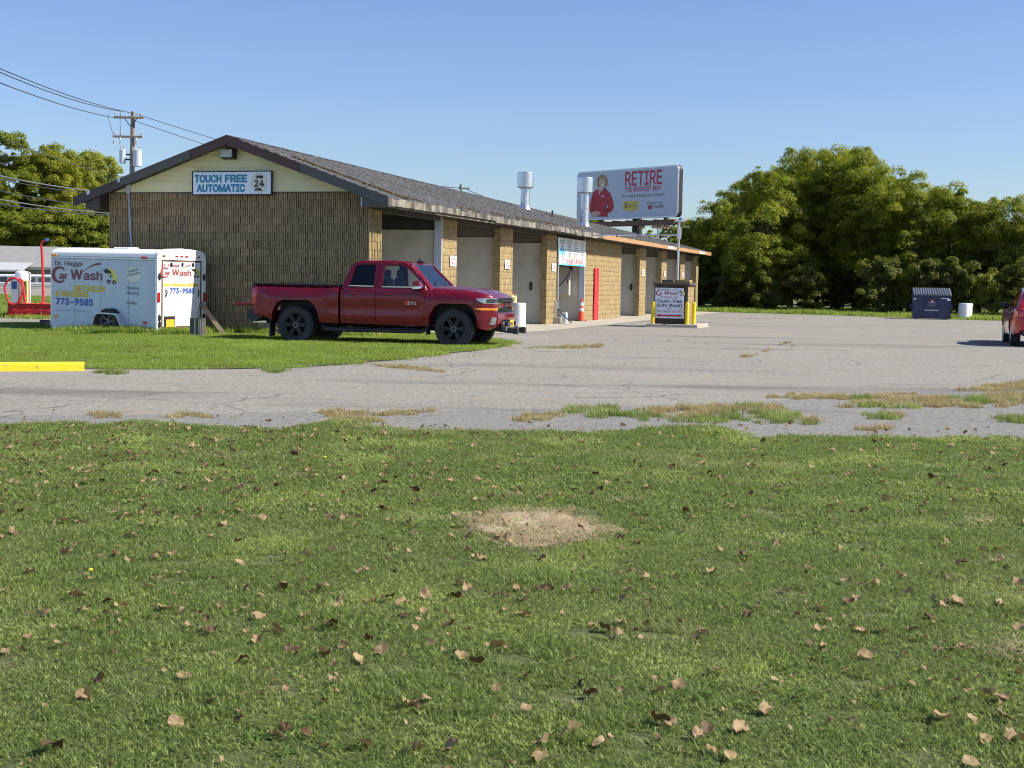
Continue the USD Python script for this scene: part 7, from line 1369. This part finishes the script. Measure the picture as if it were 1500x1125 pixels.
# ------------------------------------------------------------------ trees and shrubs
def leaves_at(rng, centres, radii, per, size, flat=0.92, droop=0.3):
    n = len(centres) * per; c = np.repeat(centres, per, 0); r = np.repeat(radii, per)
    d = rng.normal(size=(n, 3)); d /= np.linalg.norm(d, axis=1, keepdims=True); d[:, 2] = np.where(d[:, 2] < -0.3, -d[:, 2] * 0.6, d[:, 2])
    p = c + d * (r * rng.uniform(0.55, 1.08, n) ** 0.7)[:, None] * [1, 1, flat]
    nrm = d * 0.95 + rng.normal(size=(n, 3)) * 0.42 + [0, 0, 0.45]; nrm /= np.linalg.norm(nrm, axis=1, keepdims=True)
    t = rng.normal(size=(n, 3)); t -= nrm * (t * nrm).sum(1, keepdims=True); t /= np.linalg.norm(t, axis=1, keepdims=True); b = np.cross(nrm, t); s = size * rng.uniform(0.6, 1.35, n)[:, None]
    v = np.stack([p - t * s * .60 - b * s * .20, p - t * s * .30 + b * s * .42, p + t * s * .66 - nrm * s * droop * .3], 1).reshape(-1, 3); return v, np.arange(3 * n).reshape(-1, 3)
def tree(name, label, px, top, half, Y, mat, seed, base_frac=0.10, group=None, dens=1.0, size=0.12, cat='tree', low=0.55, bases=None, sub_r=(0.34, 0.72)):
    rng = np.random.default_rng(seed); p = atd(px, 420, Y); g = gz(p[0], p[1]); ztop = atd(px, top, Y)[2] - g; R = half / FPX * Y; o = thing(name, label, cat, (p[0], p[1], g), group=group)
    zb = ztop * base_frac; zc = zb + (ztop - zb) * 0.52; hz = (ztop - zb) * 0.5
    # lobes that give the crown its outline
    nl = 12 if cat == 'tree' else 14; la = rng.uniform(0, 6.283, nl); L = np.c_[np.cos(la) * R * rng.uniform(.25, .62, nl), np.sin(la) * R * rng.uniform(.25, .62, nl), zb + (ztop - zb) * rng.uniform(0.14 if cat == 'tree' else 0.06, 0.84, nl)]; lr = R * rng.uniform(0.40, 0.60, nl)
    L = np.vstack([L, [0, 0, ztop - R * 0.42], [0, 0, zc]]); lr = np.r_[lr, R * 0.42, R * 0.72]
    nc = int(158 * dens * (R / 2.6) ** 1.5 * (ztop / 8) ** 0.7) + 26; C = []
    while len(C) < nc:
        k = rng.integers(0, len(L)); d = rng.normal(size=3); d /= np.linalg.norm(d); q = L[k] + d * lr[k] * rng.uniform(0.62, 1.05) * [1, 1, min(1.25, hz / R * 0.9)]
        if q[2] < zb * 0.8 + (0.2 if cat == 'tree' else 0.08) or q[2] > ztop - 0.1: continue
        C.append(q)
    C = np.array(C); rad = rng.uniform(*sub_r, nc) * (R / 2.8) ** 0.35
    tw = int(nc * 0.16); i = rng.integers(0, nc, tw); dd = C[i] - [0, 0, zc]; dd /= np.linalg.norm(dd, axis=1, keepdims=True); T_ = C[i] + dd * rad[i][:, None] * rng.uniform(0.7, 1.25, tw)[:, None]; T_[:, 2] = np.minimum(T_[:, 2], ztop + 0.1)
    v, f = leaves_at(rng, C, rad, int(235 * dens ** 0.3), size); v2, f2 = leaves_at(rng, T_, rng.uniform(0.14, 0.30, tw), 60, size * 0.9)
    mb = MB(); mb.add(v, f); mb.add(v2, f2); obj('crown', mb, mat, o)
    mb = MB(); s_ = 0.035 * ztop / 2 + 0.04 if cat == 'tree' else 0.03; nst = bases or rng.integers(1, 4)
    for b in range(nst):
        a = rng.uniform(0, 6.28); lean = rng.uniform(0.0, 0.5) * (nst > 1); pts = [(0.25 * b * math.cos(a), 0.25 * b * math.sin(a), -0.15)]
        for t in (0.2, 0.4, 0.6, 0.8): pts.append((math.cos(a) * R * lean * t + rng.normal(0, .06), math.sin(a) * R * lean * t + rng.normal(0, .06), ztop * t * 0.95))
        mb.tube(pts, [s_, s_ * .8, s_ * .6, s_ * .4, s_ * .15], 8)
        for _ in range(7):
            k = rng.integers(0, len(L)); t = rng.uniform(0.15, 0.6); i0 = np.array([math.cos(a) * R * lean * t, math.sin(a) * R * lean * t, ztop * t * .95]); e = C[rng.integers(0, nc)]; mid = (i0 + e) / 2 + [0, 0, 0.25]; mb.tube([i0, mid, e], [s_ * .4, s_ * .25, s_ * .08], 5)
    obj('trunk', mb, 'bark', o); return o
G1 = None
R_TREES = [('small yellowing tree just right of the far end of the roof', 1008, 322, 34, 88, 'tree_leaf_yellow'), ('mid green tree behind the far corner of the wash', 1052, 296, 44, 86, 'tree_leaf'), ('broad tree with a rounded left shoulder in the tall clump', 1122, 246, 60, 80, 'tree_leaf'),
           ('tallest tree at the crown of the right-hand clump', 1196, 221, 66, 82, 'tree_leaf'), ('tall tree with a twin-tipped top, right of the tallest one', 1266, 219, 62, 80, 'tree_leaf'), ('yellow-green tree sloping down above the blue dumpster', 1330, 258, 56, 77, 'tree_leaf'), ('narrow tree with a spiky top above the white barrels', 1388, 270, 36, 76, 'tree_leaf'),
           ('lower bushy tree to the right of the barrels', 1437, 298, 46, 75, 'tree_leaf'), ('light green tree at the right edge above the red car', 1490, 294, 50, 74, 'tree_leaf_pale'), ('green tree cut by the right edge of the view', 1552, 284, 62, 73, 'tree_leaf'), ('tree filling the notch left of the tallest one', 1158, 236, 52, 88, 'tree_leaf'), ('tree filling the dip right of the twin-tipped one', 1306, 250, 46, 87, 'tree_leaf'), ('tree standing behind the twin-tipped one', 1232, 226, 52, 90, 'tree_leaf_yellow'), ('rounded tree behind the narrow spiky one', 1366, 276, 46, 85, 'tree_leaf'), ('tree on the left shoulder behind the mid green one', 1086, 268, 44, 88, 'tree_leaf'), ('dark tree filling the gap behind the tallest one', 1160, 292, 60, 92, 'tree_leaf'), ('dark tree behind the slope of the clump', 1300, 296, 66, 92, 'tree_leaf'), ('dark tree far back behind the barrels', 1412, 322, 60, 90, 'tree_leaf')]
for i, (lb, px, top, half, Y, mt) in enumerate(R_TREES): tree('broadleaf_tree', lb, px, top, half * 1.22, Y + 5, mt, 100 + i, 0.06, dens=1.2)
SHR = [(1030, 409, 26, 89, 'low dark shrub beside the far corner of the wash'), (1075, 396, 34, 85, 'dark shrub under the left shoulder of the clump'), (1125, 390, 36, 83, 'shrub with thin bare stems left of the tallest tree'), (1178, 384, 38, 82, 'wide dark shrub under the tallest tree'), (1235, 388, 38, 85, 'dark shrub midway between the tallest tree and the dumpster'), (1290, 380, 36, 79, 'shrub directly left of the blue dumpster'), (1350, 370, 38, 78, 'leafy shrub rising behind the blue dumpster'), (1405, 376, 34, 77, 'leafy shrub rising behind the white barrels'), (1448, 396, 30, 75, 'pale weedy shrub between the barrels and the red car'), (1495, 382, 34, 74, 'shrub behind the red car'), (1545, 374, 40, 74, 'shrub right of the red car')]
for i, (px, top, half, Y, lb) in enumerate(SHR): tree('shrub', lb, px, top, half, Y, 'shrub_leaf' if i != 8 else 'tree_leaf_pale', 200 + i, 0.0, size=0.13, dens=1.4, cat='shrub', bases=3, sub_r=(0.28, 0.55))
L_TREES = [('tall dense tree at the left edge of the view', 8, 194, 62, 104, 'tree_leaf'), ('yellow-tinged tree second from the left edge', 66, 214, 46, 106, 'tree_leaf_yellow'), ('pale feathery tree beside the utility pole', 128, 226, 50, 110, 'tree_leaf_pale'), ('darker tree behind the left slope of the roof', 176, 268, 40, 108, 'tree_leaf_pale'), ('tree cut by the left edge of the view', -62, 200, 60, 108, 'tree_leaf'), ('low bright tree in front of the left trees, above the house roof', 92, 302, 52, 98, 'tree_leaf'), ('low tree right beside the gable wall corner', 150, 318, 46, 97, 'tree_leaf'), ('dark low tree behind the house roof at the left edge', 22, 312, 54, 99, 'tree_leaf'), ('tree half hidden behind the gable wall', 212, 320, 50, 104, 'tree_leaf')]
for i, (lb, px, top, half, Y, mt) in enumerate(L_TREES): tree('broadleaf_tree', lb, px, top, half * 1.2, Y + 9, mt, 300 + i, 0.04, dens=1.65, size=0.16)
for i, (lb, px, top, half, Y) in enumerate((('small distant tree under the billboard, left of its post', 868, 322, 30, 150), ('small distant tree under the billboard, right of its post', 938, 329, 24, 150))): tree('broadleaf_tree', lb, px, top, half, Y, 'tree_leaf', 400 + i, 0.05, dens=0.9, size=0.26)

# the wood behind the clump and behind the left trees: one far mass
fw = MB(); rw = np.random.default_rng(77)
for (pa, pb, Y, ht, n) in ((985, 1640, 122, 6.0, 260), (-240, 330, 138, 8.0, 230)):
    px = rw.uniform(pa, pb, n); C = []
    for q in px:
        p = atd(q, 420, Y + rw.uniform(-4, 6)); C.append((p[0], p[1], gz(p[0], p[1]) + ht * rw.random() ** 0.8))
    v, f = leaves_at(rw, np.array(C), rw.uniform(1.0, 2.0, n), 260, 0.42); fw.add(v, f)
obj('far_wood', fw, 'shrub_leaf', kind='stuff', label='dark wood far behind the clumps of trees')
